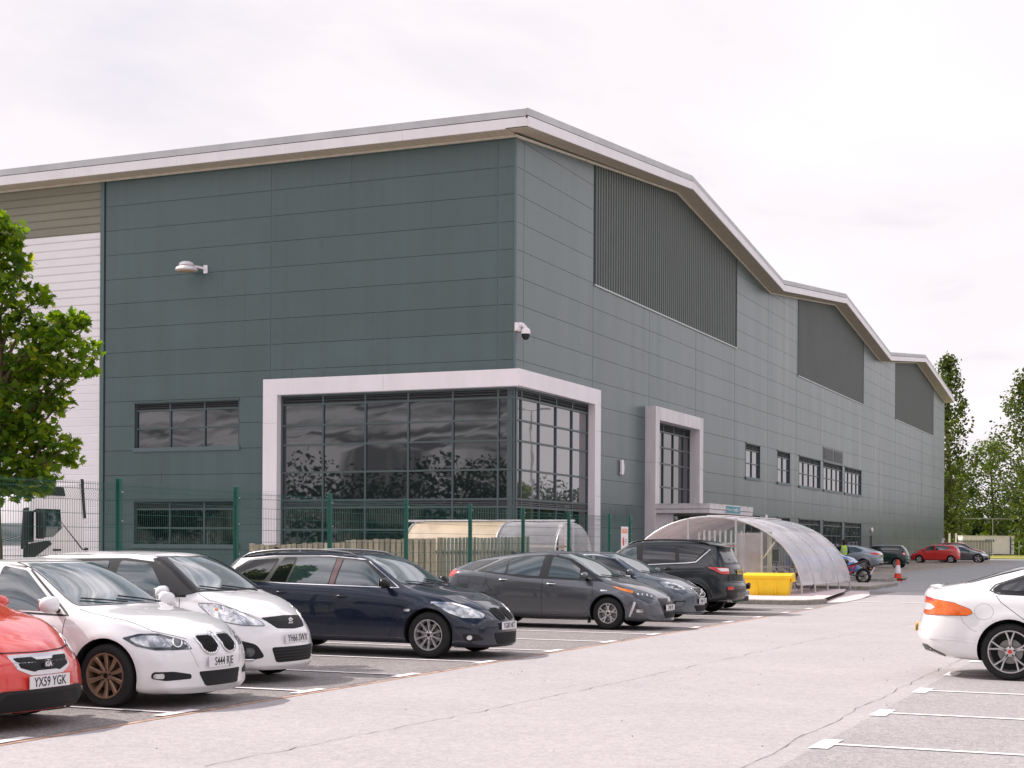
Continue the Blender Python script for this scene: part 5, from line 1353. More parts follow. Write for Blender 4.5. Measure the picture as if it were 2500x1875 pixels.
# =================================================== white small hatchback
def white_hatch():
    h=3.85/2
    S=dict(L=3.85,W=1.70,r=.30,fa=1.135,ra=-1.295,zs=.19,gap=.04,
      top=[(-h,.80),(-1.86,1.02),(-1.78,1.30),(-1.62,1.46),(-1.2,1.525),(-.3,1.545),(.25,1.52),(.50,1.44),(.78,1.24),(1.02,1.055),(1.2,1.02),(1.5,.94),(1.74,.84),(1.87,.74),(h,.60)],
      ye=[(-h,.66),(-1.62,.64),(-.9,.67),(.2,.68),(.5,.71),(.80,.79),(1.02,.84),(1.4,.83),(1.7,.78),(h,.62)],
      belt=[(-h,.78),(-1.5,1.0),(-.8,.985),(.4,.955),(1.0,.935),(1.4,.87),(1.75,.74),(h,.56)],
      sill=[(-h,.28),(-1.5,.19),(1.0,.18),(1.6,.14),(h,.15)],
      nose=[(.1,-.05),(.2,.02),(.4,.03),(.55,.0),(.68,-.04),(.85,-.10)],bowf=.36,bowr=.2,flare=.025,cr10=.45)
    r=car_root('white_hatchback',(-11.62,15.86,0),0,'white small hatchback with black windscreen pillars and curled badge, beside the white saloon')
    c=Car(r,S,PW2)
    # blacked pillar band wraps round, glass sits in it
    c.both(c.patch,'window_surround',[(.90,.995),(.42,1.40),(-.1,1.45),(-1.25,1.43),(-1.25,1.05)],M_TRIMB,'side',rnd=.04,off=.003)
    c.both(c.patch,'pillar_trim',dg_(50,[(1.04,.68,1.065),(.50,.60,1.455),(.40,.72,1.44),(.80,.86,.99)]),M_TRIMB,50,rnd=.01,off=.014,res=.03)
    c.both(c.patch,'side_window',[(.62,1.005),(.28,1.385),(-.16,1.42),(-.20,1.02)],M_CGLASS,'side',rnd=.05,off=.007)
    c.both(c.patch,'side_window',[(-.34,1.025),(-.32,1.415),(-.98,1.39),(-1.02,1.08)],M_CGLASS,'side',rnd=.05,off=.007)
    c.patch('windscreen_band',[(-.735,1.06),(.735,1.06),(.66,1.47),(-.66,1.47)],M_TRIMB,'front',rnd=.05,off=.003)
    c.patch('windscreen',[(-.66,1.075),(.66,1.075),(.58,1.455),(-.58,1.455)],M_CGLASS2,'front',rnd=.06,off=.006)
    c.patch('rear_window',[(-.52,1.06),(.52,1.06),(.48,1.38),(-.48,1.38)],M_PRIV,'rear',rnd=.06)
    for sg in (1,-1): c.line('bonnet_gap',[(1.02,sg*.70),(1.2,sg*.73),(1.45,sg*.66),(1.72,sg*.42)],mode='top')
    c.both(c.line,'door_gap',[(.80,.98),(.86,.7),(.80,.36),(.74,.26)],mode='side'); c.both(c.line,'door_gap',[(-.24,1.0),(-.26,.6),(-.28,.24)],mode='side')
    c.both(c.line,'roof_gutter',[(.44,1.47),(-.1,1.50),(-1.3,1.475)],mode='side',w=.012)
    a=46
    c.both(c.patch,'headlight',dg_(a,[(1.10,.83,.93),(1.34,.79,.93),(1.55,.70,.86),(1.76,.50,.72),(1.80,.46,.665),(1.62,.70,.68),(1.36,.83,.74)]),M_LAMP,a,rnd=.05,off=.006)
    c.both(c.line,'headlight_seam',roundpoly(dg_(a,[(1.10,.83,.93),(1.34,.79,.93),(1.55,.70,.86),(1.76,.50,.72),(1.80,.46,.665),(1.62,.70,.68),(1.36,.83,.74)]),.05),M_SEAM,w=.006,mode=a,closed=True,off=.008)
    c.both(c.patch,'headlight_bulb',[(u+.055*math.cos(t*.628),v+.05*math.sin(t*.628)) for (u,v) in dg_(a,[(1.60,.66,.765)]) for t in range(10)],M_CHROME,a,rnd=0,off=.012)
    c.both(c.patch,'indicator',[(u+.02*math.cos(t*.628),v+.018*math.sin(t*.628)) for (u,v) in dg_(a,[(1.35,.79,.86)]) for t in range(10)],M_AMB,a,rnd=0,off=.012)
    c.grille('grille',[(-.42,.76),(0,.775),(.42,.76),(.30,.635),(0,.62),(-.30,.635)],mesh=.045,rnd=.03)
    c.grille('lower_grille',[(-.45,.42),(.45,.42),(.38,.24),(-.38,.24)],bars=4,rnd=.04,barm=M_PLAST,barw=.012)
    for sg in (1,-1):
        c.patch('fog_recess',dg_(32,[(1.66,.80,.52),(1.78,.62,.46),(1.82,.52,.31),(1.66,.70,.27),(1.58,.82,.34)]),M_DARK,32,sg,rnd=.05,off=.004)
        f=c.patch('fog_light',[(u+.055*math.cos(t*.5236),v+.055*math.sin(t*.5236)) for (u,v) in dg_(32,[(1.72,.68,.375)]) for t in range(12)],M_LAMPD,32,sg,rnd=0,off=.012)
        c.line('daylight_strip',dg_(32,[(1.62,.83,.49),(1.60,.83,.36),(1.66,.76,.285),(1.74,.64,.285)]),M_CHROME,w=.022,mode=32,sg=sg,off=.014,raise_=1)
    c.plate('YH66 SWX','front',.515,0)
    # curled S badge as two hooks
    mb=MB()
    for k in (1,-1): mb.prism([(k*.00,k*.052),(k*.05,k*.024),(k*-.012,k*-.012),(k*-.012,k*.006),(k*.014,k*.022),(k*-.002,k*.030),(k*-.045,k*.004),(k*-.045,k*.026)],(.0,.012),lambda u,v,w:(w,u,v))
    l,n=c.hit('front',0,.705); o=mb.build('badge',M_CHROME,r); o.location=(l.x+.016,0,.705)
    c.mirror(.66,1.0,size=(.09,.115,.085)); c.handle(-.05,.87)
    c.wiper([(1.10,.42),(1.02,.16),(.96,-.14)]); c.wiper([(1.09,-.02),(1.01,-.28),(.93,-.56)])
    mb=MB(); mb.tube([(-1.25,0,1.55),(-1.62,0,1.93)],[.009,.004],6); mb.ball((-1.2,0,1.55),.05,.03,.02); mb.build('aerial',M_TRIMB,r,smooth=60)
    c.both(c.patch,'tail_light',[(-1.88,1.05),(-1.66,1.06),(-1.70,.76),(-1.88,.76)],M_RED,'side',rnd=.03)
    c.wheels((7,'double',.01),rr=.205)
white_hatch()
# =================================================== navy estate
def navy_estate():
    h=4.84/2
    S=dict(L=4.84,W=1.85,r=.333,fa=1.58,ra=-1.306,zs=.19,
      top=[(-h,.85),(-2.34,1.06),(-2.18,1.20),(-1.92,1.42),(-1.70,1.49),(-1.2,1.525),(-.3,1.53),(.30,1.50),(.55,1.41),(.85,1.21),(1.16,1.03),(1.35,.99),(1.8,.91),(2.15,.81),(2.33,.70),(h,.56)],
      ye=[(-h,.66),(-1.95,.60),(-1.2,.63),(0,.64),(.30,.64),(.70,.72),(1.16,.82),(1.6,.81),(2.1,.74),(h,.60)],
      belt=[(-h,.85),(-2.0,1.045),(-1.0,1.01),(.5,.965),(1.15,.925),(1.7,.86),(2.1,.74),(h,.54)],
      sill=[(-h,.26),(-1.9,.2),(-1.3,.19),(1.4,.18),(2.0,.14),(h,.15)],
      nose=[(.1,-.05),(.18,.03),(.3,.03),(.45,.03),(.6,-.01),(.75,-.07),(.85,-.12)],bowf=.38,bowr=.18,flare=.022)
    r=car_root('navy_estate_car',(-11.48,20.68,0),0,'glossy navy estate with roof rails and silver spoked wheels, alone between empty bays')
    m=paint('navy car paint',(.005,.011,.028),metal=.0,rough=.2)
    c=Car(r,S,m)
    c.both(c.line,'window_trim',[(1.06,1.0),(.44,1.40),(-.2,1.45),(-1.2,1.44),(-1.72,1.39),(-2.02,1.17),(-1.9,1.085),(-.9,1.04)],M_CHROME,w=.014,mode='side',closed=True,off=.002)
    c.both(c.patch,'window_surround',[(1.04,1.005),(.44,1.39),(-.2,1.44),(-1.2,1.43),(-1.70,1.38),(-2.0,1.17),(-1.9,1.095),(-.9,1.05)],M_TRIMB,'side',rnd=.03,off=.0025)
    c.both(c.patch,'side_window',[(.92,1.015),(.42,1.365),(.06,1.405),(.02,1.03)],M_CGLASS,'side',rnd=.04,off=.006)
    c.both(c.patch,'side_window',[(-.10,1.035),(-.07,1.41),(-.72,1.425),(-.80,1.05)],M_CGLASS,'side',rnd=.03,off=.006)
    c.both(c.patch,'side_window',[(-.84,1.055),(-.76,1.425),(-.98,1.42),(-1.12,1.065)],M_PRIV,'side',rnd=.03,off=.006)
    c.both(c.patch,'side_window',[(-1.22,1.075),(-1.06,1.41),(-1.62,1.37),(-1.93,1.16),(-1.86,1.105)],M_PRIV,'side',rnd=.05,off=.006)
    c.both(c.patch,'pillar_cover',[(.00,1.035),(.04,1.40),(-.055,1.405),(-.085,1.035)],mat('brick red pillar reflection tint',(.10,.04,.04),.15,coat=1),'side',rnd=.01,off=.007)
    c.patch('windscreen',[(-.70,1.05),(.70,1.05),(.56,1.455),(-.56,1.455)],M_CGLASS2,'front',rnd=.06,off=.005)
    c.line('windscreen_seal',roundpoly([(-.715,1.04),(.715,1.04),(.575,1.467),(-.575,1.467)],.06),M_TRIMB,w=.018,mode='front',closed=True,off=.003)
    c.patch('rear_window',[(-.56,1.10),(.56,1.10),(.50,1.40),(-.50,1.40)],M_PRIV,'rear',rnd=.06)
    c.patch('glass_sunroof',[(-.75,-.42),(.12,-.42),(.12,.42),(-.75,.42)],M_PRIV,'top',rnd=.06,off=.003)
    for sg in (1,-1):
        P=[]
        for k in range(17):
            t=k/16; x=.22-1.98*t; l,n=c.hit('top',x,sg*.585); P.append((l.x,l.y,l.z+.012+.05*math.sin(math.pi*min(1,max(0,t)))**.35))
        mb=MB(); mb.tube(P,[.012]+[.018]*15+[.012],8); mb.build('roof_rail',mat('satin rail',(.22,.23,.24),.3,metal=.8),r,smooth=60)
        c.line('bonnet_gap',[(1.20,sg*.73),(1.6,sg*.75),(2.0,sg*.68),(2.22,sg*.42)],mode='top')
        c.line('bonnet_crease',[(1.25,sg*.50),(1.8,sg*.44),(2.2,sg*.30)],m,w=.03,mode='top',off=.004)
    c.both(c.line,'door_gap',[(1.0,.98),(1.06,.80),(1.0,.42),(.94,.27)],mode='side'); c.both(c.line,'door_gap',[(-.02,1.02),(-.04,.6),(-.05,.26)],mode='side'); c.both(c.line,'door_gap',[(-1.16,1.05),(-1.20,.85),(-1.0,.60),(-.88,.3)],mode='side')
    c.both(c.line,'sill_seam',[(1.1,.27),(-.9,.27)],mode='side',w=.008)  # thin dark seam line along the sill
    c.both(c.patch,'side_indicator',[(1.20,.70),(1.30,.70),(1.30,.665),(1.20,.665)],M_LAMP,'side',rnd=.015,off=.006)
    a=46
    H=[(1.60,.86,.80),(1.90,.76,.795),(2.12,.60,.715),(2.24,.42,.625),(2.20,.46,.575),(2.02,.74,.585),(1.86,.84,.655)]
    c.both(c.patch,'headlight',dg_(a,H),M_LAMP,a,rnd=.02,off=.006)
    c.both(c.line,'headlight_brow',dg_(a,[(1.60,.86,.795),(1.90,.76,.785),(2.12,.60,.705)]),M_CHROME,w=.035,mode=a,off=.01)
    for p in ((1.98,.72,.665),(2.10,.60,.635)):
        c.both(c.patch,'headlight_bulb',[(u+.045*math.cos(t*.628),v+.045*math.sin(t*.628)) for (u,v) in dg_(a,[p]) for t in range(10)],M_CHROME,a,rnd=0,off=.012)
    for y in (-.15,.15):
        c.grille('grille',[(y-.125,.70),(y+.125,.70),(y+.105,.575),(y+.04,.535),(y-.05,.535),(y-.115,.58)],bars=9,vert=True,frame=M_TRIMB,fw=.014,rnd=.07,off=.006)
    c.grille('lower_grille',[(-.40,.36),(.40,.36),(.33,.19),(-.33,.19)],mesh=.04,rnd=.05)
    c.both(c.patch,'fog_recess',dg_(28,[(2.04,.80,.36),(2.16,.62,.35),(2.22,.52,.27),(2.06,.74,.245)]),M_DARK,28,rnd=.04,off=.004)
    c.both(c.patch,'fog_light',[(u+.035*math.cos(t*.628),v+.035*math.sin(t*.628)) for (u,v) in dg_(28,[(2.10,.72,.305)]) for t in range(10)],M_LAMP,28,rnd=0,off=.01)
    c.plate('YG08 NKT','front',.455,0)
    c.mirror(.90,1.02,m=M_TRIMB,size=(.085,.11,.075)); c.handle(.16,.86); c.handle(-.88,.90)
    c.wiper([(1.20,.60),(1.12,.30),(1.05,.0)]); c.wiper([(1.21,.0),(1.13,-.28),(1.05,-.58)])
    mb=MB(); mb.prism([(-.10,0),(.09,0),(-.06,.06),(-.10,.06)],(-.012,.012),lambda u,v,w:(-1.45+u,w,1.515+v)); mb.build('aerial_fin',M_TRIMB,r,bevel=.004)
    c.both(c.patch,'tail_light',[(-2.38,1.0),(-2.12,1.02),(-2.16,.80),(-2.38,.80)],M_RED,'side',rnd=.02)
    c.wheels((10,'double',.012),rr=.222)
navy_estate()
# =================================================== grey hybrid fastback
def grey_fastback():
    h=4.645/2
    S=dict(L=4.645,W=1.76,r=.315,fa=1.345,ra=-1.355,zs=.17,
      top=[(-h,.95),(-2.24,1.14),(-2.08,1.19),(-1.6,1.335),(-1.1,1.43),(-.5,1.50),(-.05,1.52),(.30,1.49),(.62,1.35),(.95,1.15),(1.26,.985),(1.5,.93),(1.85,.84),(2.1,.75),(2.25,.66),(h,.54)],
      ye=[(-h,.72),(-2.0,.62),(-1.1,.60),(0,.62),(.30,.62),(.75,.72),(1.26,.82),(1.6,.80),(2.0,.70),(h,.50)],
      belt=[(-h,.90),(-2.0,1.07),(-1.4,1.05),(-.5,.985),(.4,.915),(1.2,.88),(1.6,.85),(2.0,.74),(h,.50)],
      sill=[(-h,.26),(-1.8,.2),(1.4,.17),(2.0,.15),(h,.16)],
      nose=[(.1,-.03),(.18,.04),(.3,.03),(.45,.0),(.6,-.02),(.75,-.07)],bowf=.42,bowr=.2,flare=.022)
    r=car_root('grey_fastback_car',(-11.50,28.87,0),0,'metallic grey fastback hatch with pointed red tail lamp and amber-edged headlamp')
    m=paint('mid grey metallic paint',(.085,.090,.105),metal=.55,rough=.32)
    c=Car(r,S,m)
    c.both(c.line,'window_trim',[(1.22,.93),(.98,1.05),(.50,1.345),(.05,1.425),(-.5,1.405),(-.95,1.335),(-1.45,1.10),(-.4,.985)],M_TRIMB,w=.02,mode='side',closed=True,off=.003)
    c.both(c.patch,'window_surround',[(1.18,.94),(.50,1.34),(.05,1.42),(-.5,1.40),(-.95,1.33),(-1.42,1.105),(-.4,.995)],M_TRIMB,'side',rnd=.03,off=.003)
    c.both(c.patch,'side_window',[(.74,.965),(.72,1.16),(.46,1.325),(.12,1.395),(.08,1.00)],M_CGLASS,'side',rnd=.03,off=.007)
    c.both(c.patch,'quarter_window',[(1.12,.95),(.80,1.13),(.80,.965)],M_PRIV,'side',rnd=.03,off=.007)
    c.both(c.patch,'side_window',[(-.10,1.005),(-.06,1.40),(-.5,1.385),(-.78,1.345),(-.80,1.045)],M_CGLASS,'side',rnd=.03,off=.007)
    c.both(c.patch,'side_window',[(-.85,1.05),(-.83,1.335),(-.98,1.29),(-1.30,1.095)],M_CGLASS,'side',rnd=.02,off=.007)
    c.both(c.patch,'rear_quarter_trim',[(-1.06,1.34),(-1.55,1.10),(-2.0,1.155),(-1.7,1.27)],mat('dark gloss quarter trim',(.03,.032,.036),.12,coat=1),'side',rnd=.02,off=.004)
    c.patch('windscreen',[(-.70,1.005),(.70,1.005),(.54,1.44),(-.54,1.44)],M_CGLASS2,'front',rnd=.06,off=.005)
    c.line('windscreen_seal',roundpoly([(-.72,.995),(.72,.995),(.555,1.455),(-.555,1.455)],.06),M_TRIMB,w=.016,mode='front',closed=True,off=.003)
    c.patch('rear_window',[(-2.02,-.5),(-1.1,-.50),(-1.1,.50),(-2.02,.5)],M_PRIV,'top',rnd=.08,off=.004)
    for sg in (1,-1): c.line('bonnet_gap',[(1.26,sg*.72),(1.55,sg*.74),(1.8,sg*.66),(2.08,sg*.38)],mode='top')
    c.both(c.line,'door_gap',[(1.02,.93),(1.04,.6),(.98,.36),(.86,.27)],mode='side'); c.both(c.line,'door_gap',[(-.02,.98),(-.03,.5),(-.03,.24)],mode='side'); c.both(c.line,'door_gap',[(-1.26,1.06),(-1.22,.85),(-.94,.52),(-.86,.28)],mode='side')
    c.both(c.line,'sill_gap',[(.86,.27),(-.86,.26)],mode='side')
    c.both(c.line,'fuel_flap',roundpoly([(-1.88,.99),(-1.60,.985),(-1.62,.83),(-1.84,.83)],.05),mode='side',closed=True,w=.005)
    c.both(c.line,'shoulder_crease',[(-2.1,1.02),(-1.4,.98),(-.6,.90),(0,.86)],m,w=.02,mode='side',off=.005)
    a=48
    c.both(c.patch,'indicator',dg_(a,[(1.46,.86,.845),(1.66,.82,.80),(1.86,.76,.75),(1.84,.78,.70),(1.62,.85,.765)]),M_AMB,a,rnd=.008,off=.007)
    c.both(c.patch,'headlight',dg_(a,[(1.86,.76,.75),(2.02,.66,.725),(2.2,.40,.64),(2.14,.48,.60),(1.98,.70,.64),(1.84,.78,.70)]),M_LAMPD,a,rnd=.01,off=.007)
    for p in ((1.93,.725,.69),(2.0,.66,.68),(2.07,.58,.665),(2.13,.5,.645)):
        c.both(c.patch,'headlight_bulb',[(u+.02*math.cos(t*.785),v+.02*math.sin(t*.785)) for (u,v) in dg_(a,[p]) for t in range(8)],M_CHROME,a,rnd=0,off=.012)
    c.both(c.patch,'bumper_pod',dg_(34,[(1.90,.84,.56),(2.06,.72,.55),(2.22,.46,.40),(2.24,.36,.29),(2.06,.72,.25),(1.92,.86,.25)]),mat('grey bumper pod',(.06,.063,.07),.2,coat=1),34,rnd=.05,off=.004)
    c.both(c.line,'daylight_strip',dg_(34,[(1.93,.83,.54),(1.90,.86,.38),(1.88,.88,.26)]),M_CHROME,w=.045,mode=34,off=.014,raise_=1)
    c.both(c.patch,'fog_light',dg_(34,[(1.96,.82,.40),(2.04,.74,.40),(2.04,.74,.34),(1.96,.82,.34)]),M_LAMP,34,rnd=.02,off=.012)
    c.patch('nose_panel',[(-.40,.60),(.40,.60),(.34,.40),(.30,.24),(-.30,.24),(-.34,.40)],M_TRIMB,'front',rnd=.05,off=.004)
    c.grille('lower_grille',[(-.30,.34),(.30,.34),(.28,.22),(-.28,.22)],bars=4,rnd=.03,off=.007,barm=M_PLAST)
    mb=MB(); l,n=c.hit('front',0,.55); mb.lathe([(.055,0),(.065,.006),(.075,0)],24,'x',(l.x+.008,0,.55)); mb.lathe([(.02,0),(.03,.006),(.036,0)],18,'x',(l.x+.009,0,.56)); mb.build('badge',M_CHROME,r,smooth=60)
    c.plate('CV68 VEJ','front',.42,0)
    c.mirror(.88,.985,size=(.09,.115,.07)); c.handle(.17,.86,m=M_CHROME); c.handle(-.86,.93,m=M_CHROME)
    c.both(c.patch,'fender_badge',[(1.20,.765),(1.34,.765),(1.34,.74),(1.20,.74)],M_CHROME,'side',rnd=.004,off=.005)
    c.both(c.patch,'tail_light',[(-2.30,1.13),(-2.16,1.12),(-1.90,1.035),(-2.15,.99),(-2.31,.985)],M_RED,'side',rnd=.01,off=.010)
    c.patch('rear_light_bar',[(-.75,1.1),(.75,1.1),(.75,.98),(-.75,.98)],M_RED,'rear',rnd=.01,off=.006)
    c.wiper([(1.30,.50),(1.22,.2),(1.15,-.1)]); c.wiper([(1.31,-.1),(1.22,-.36),(1.12,-.62)])
    mb=MB(); mb.prism([(-.10,0),(.09,0),(-.06,.06),(-.10,.06)],(-.012,.012),lambda u,v,w:(-.95+u,w,1.44+v)); mb.build('aerial_fin',m,r,bevel=.004)
    for sg in (1,-1): mb=MB(); mb.box(.94,.965,sg*.80-.06,sg*.80+.06,.12,.34); mb.build('mud_flap',M_TRIMB,r)
    c.wheels((5,'vee',.012),rr=.195)
grey_fastback()
# =================================================== blue-grey hatch behind it
def bluegrey_hatch():
    h=4.37/2
    S=dict(L=4.37,W=1.80,r=.316,fa=1.305,ra=-1.34,zs=.18,
      top=[(-h,.85),(-2.05,1.10),(-1.85,1.28),(-1.5,1.42),(-.9,1.475),(0,1.495),(.30,1.46),(.62,1.31),(.95,1.12),(1.15,1.02),(1.4,.97),(1.75,.89),(2.0,.79),(2.13,.69),(h,.58)],
      ye=[(-h,.66),(-1.6,.58),(-.9,.60),(0,.61),(.30,.62),(.72,.72),(1.15,.80),(1.6,.79),(2.0,.70),(h,.52)],
      belt=[(-h,.88),(-1.6,1.04),(-.5,.985),(.6,.94),(1.15,.91),(1.6,.86),(2.0,.74),(h,.54)],
      sill=[(-h,.26),(-1.7,.2),(1.4,.18),(2.0,.14),(h,.15)],
      nose=[(.1,-.05),(.2,.03),(.35,.03),(.6,.02),(.7,-.03),(.8,-.08)],bowf=.40,flare=.02)
    r=car_root('bluegrey_hatchback',(-11.75,32.35,0),0,'blue-grey hatchback with slashed grille badge, tucked behind the grey fastback')
    m=paint('blue grey paint',(.085,.105,.125),metal=.45,rough=.3)
    c=Car(r,S,m)
    c.both(c.patch,'side_window',[(.95,.975),(.42,1.32),(-.05,1.39),(-.05,1.0)],M_PRIV,'side',rnd=.03,off=.005)
    c.both(c.patch,'side_window',[(-.12,1.005),(-.12,1.39),(-.7,1.38),(-1.15,1.25),(-1.3,1.1)],M_PRIV,'side',rnd=.03,off=.005)
    c.both(c.line,'window_trim',[(1.05,.955),(.43,1.345),(-.05,1.415),(-.7,1.40),(-1.2,1.27),(-1.4,1.08),(-.2,.985)],M_CHROME,w=.016,mode='side',closed=True,off=.006)
    c.patch('windscreen',[(-.68,1.03),(.68,1.03),(.54,1.425),(-.54,1.425)],M_CGLASS2,'front',rnd=.06,off=.005)
    c.line('windscreen_seal',roundpoly([(-.70,1.02),(.70,1.02),(.555,1.44),(-.555,1.44)],.06),M_TRIMB,w=.016,mode='front',closed=True,off=.003)
    for sg in (1,-1): c.line('bonnet_gap',[(1.16,sg*.70),(1.5,sg*.72),(1.85,sg*.58),(2.03,sg*.30)],mode='top')
    c.both(c.line,'door_gap',[(1.0,.93),(1.02,.6),(.95,.3)],mode='side')
    a=46
    H=[(1.52,.84,.845),(1.72,.79,.85),(1.95,.60,.77),(2.02,.50,.68),(1.86,.72,.68),(1.66,.84,.73)]
    c.both(c.patch,'headlight',dg_(a,H),M_LAMP,a,rnd=.03,off=.006)
    c.both(c.patch,'headlight_bulb',dg_(a,[(1.72,.78,.81),(1.90,.64,.76),(1.88,.67,.735),(1.70,.80,.775)]),M_LAMPD,a,rnd=.01,off=.011)
    c.both(c.patch,'headlight_bulb',dg_(a,[(1.80,.75,.745),(1.95,.60,.715),(1.95,.6,.695),(1.80,.76,.715)]),M_LAMPD,a,rnd=.01,off=.011)
    c.grille('grille',[(-.33,.70),(.33,.70),(.27,.555),(.18,.52),(-.18,.52),(-.27,.555)],bars=5,frame=M_CHROME,fw=.016,rnd=.05,off=.006,barm=M_CHROME,barw=.004)
    c.line('grille_slash',[(-.25,.55),(.25,.69)],M_CHROME,w=.022,mode='front',off=.022)
    l,n=c.hit('front',0,.62); mb=MB(); mb.lathe([(.048,0),(.06,.008),(.072,0)],24,'x',(l.x+.022,0,.62)); mb.build('badge',M_CHROME,r,smooth=60)
    c.grille('lower_grille',[(-.42,.34),(.42,.34),(.32,.21),(-.32,.21)],bars=4,rnd=.04,barm=M_PLAST)
    c.both(c.patch,'bumper_recess',dg_(34,[(1.84,.82,.44),(2.02,.62,.45),(1.98,.68,.33),(1.84,.84,.27)]),M_TRIMB,34,rnd=.03,off=.003)
    c.both(c.patch,'bumper_blade',dg_(34,[(1.88,.79,.42),(2.0,.64,.42),(1.96,.7,.33),(1.87,.82,.29)]),m,34,rnd=.03,off=.008)
    c.line('chin_strip',[(-.72,.18),(0,.165),(.72,.18)],mat('silver chin',(.45,.47,.48),.3,metal=.6),w=.022,mode='front',off=.008)
    c.plate('DN66 VLX','front',.43,0)
    c.mirror(.86,1.0); c.handle(.05,.88)
    c.wiper([(1.20,.50),(1.12,.2),(1.05,-.1)]); c.wiper([(1.21,-.1),(1.12,-.36),(1.02,-.62)])
    c.both(c.patch,'tail_light',[(-2.1,1.1),(-1.9,1.1),(-1.95,.8),(-2.12,.8)],M_RED,'side',rnd=.02)
    mb=MB(); mb.prism([(-.10,0),(.09,0),(-.06,.06),(-.10,.06)],(-.012,.012),lambda u,v,w:(-1.0+u,w,1.455+v)); mb.build('aerial_fin',m,r,bevel=.004)
    c.wheels((5,'single',.01),rr=.205)
bluegrey_hatch()

# =================================================== red hatchback, only its nose in view
def red_nose():
    h=4.26/2
    S=dict(L=4.26,W=1.79,r=.31,fa=1.24,ra=-1.41,zs=.19,
      top=[(-h,.80),(-2.0,1.1),(-1.8,1.35),(-1.5,1.48),(-.6,1.52),(0,1.50),(.30,1.44),(.65,1.24),(1.0,1.06),(1.3,.99),(1.6,.91),(1.88,.82),(2.03,.74),(h,.60)],
      ye=[(-h,.66),(-1.6,.62),(-.6,.64),(.2,.64),(.6,.74),(1.0,.82),(1.5,.82),(1.9,.76),(h,.62)],
      belt=[(-h,.8),(-1.4,1.0),(.4,.95),(1.0,.93),(1.5,.87),(1.9,.78),(h,.56)],
      sill=[(-h,.28),(-1.5,.19),(1.2,.18),(1.8,.15),(h,.16)],
      nose=[(.1,-.04),(.2,.02),(.35,.04),(.5,.02),(.62,-.02),(.8,-.09)],bowf=.36,flare=.02)
    r=car_root('red_hatchback',(-11.33,10.86,0),0,'bright red hatchback with oval badge in a dark grille, cut off by the left edge')
    m=paint('bright red paint',(.66,.025,.012),rough=.22)
    c=Car(r,S,m)
    c.both(c.patch,'side_window',[(.80,1.0),(.28,1.37),(-.1,1.42),(-.1,1.0)],M_CGLASS,'side',rnd=.03)
    c.both(c.patch,'side_window',[(-.18,1.0),(-.18,1.42),(-1.0,1.38),(-1.3,1.1)],M_CGLASS,'side',rnd=.03)
    c.patch('windscreen',[(-.70,1.06),(.70,1.06),(.58,1.42),(-.58,1.42)],M_CGLASS2,'front',rnd=.06)
    for sg in (1,-1): c.line('bonnet_gap',[(1.05,sg*.72),(1.5,sg*.73),(1.85,sg*.62),(1.99,sg*.38)],mode='top')
    c.line('bonnet_edge',[(-.60,.695),(-.36,.675),(0,.668),(.36,.675),(.60,.695)],mode='front',w=.014)
    G=[(-.37,.655),(.37,.655),(.34,.535),(.20,.475),(-.20,.475),(-.34,.535)]
    c.patch('grille_frame',G,mat('satin silver surround',(.62,.60,.61),.25,metal=.7),'front',rnd=.02,off=.006)
    c.grille('grille',[(-.335,.625),(-.14,.628),(-.10,.602),(.10,.602),(.14,.628),(.335,.625),(.30,.545),(.16,.505),(.12,.515),(-.12,.515),(-.16,.505),(-.30,.545)],mesh=.035,rnd=.008,off=.010)
    l,n=c.hit('front',0,.565)
    bd=MB(); bd.lathe([(0,0),(.95,0),(1,.05)],28,'x',(0,0,0)); 
    for i in range(len(bd.v)): a=bd.v[i]; bd.v[i]=(a[0]*.2,a[1]*.075,a[2]*.040)
    b=bd.build('badge',M_CHROME,r,smooth=50); b.location=(l.x+.016,0,.565)
    bd=MB(); bd.lathe([(0,0),(1,0)],28,'x',(0,0,0))
    for i in range(len(bd.v)): a=bd.v[i]; bd.v[i]=(a[0],a[1]*.067,a[2]*.032)
    b2=bd.build('badge_field',M_TRIMB,b); b2.location=(.012,0,0)
    text_mesh('KIA',.058,M_CHROME,b,(.014,0,0),(R(90),0,R(90)),name='badge_lettering',sx=.95,bold=.0025)
    c.plate('YX59 YGK','front',.415,0)
    c.patch('lower_bumper_panel',[(-.50,.355),(.50,.355),(.62,.30),(.70,.15),(-.70,.15),(-.62,.30)],M_PLAST,'front',rnd=.04,off=.008)
    c.grille('lower_grille',[(-.44,.325),(.44,.325),(.56,.20),(-.56,.20)],mesh=.045,rnd=.03,off=.014,barm=M_TRIMB)
    c.line('chin_lip',[(-.72,.165),(0,.155),(.72,.165)],M_TRIMB,w=.03,mode='front',off=.022,raise_=1)
    a=50
    c.both(c.patch,'headlight',dg_(a,[(1.50,.84,.86),(1.76,.76,.80),(1.94,.60,.70),(1.98,.56,.60),(1.84,.74,.56),(1.62,.86,.66)]),M_LAMP,a,rnd=.05,off=.006)
    c.both(c.line,'headlight_seam',roundpoly(dg_(a,[(1.50,.84,.86),(1.76,.76,.80),(1.94,.60,.70),(1.98,.56,.60),(1.84,.74,.56),(1.62,.86,.66)]),.05),M_SEAM,w=.008,mode=a,closed=True,off=.008)
    c.both(c.patch,'fog_recess',dg_(36,[(1.82,.80,.36),(1.92,.70,.34),(1.92,.72,.24),(1.84,.82,.24)]),M_DARK,36,rnd=.03,off=.004)
    c.mirror(.72,1.0); c.wheels((5,'single',.01),rr=.2)
red_nose()
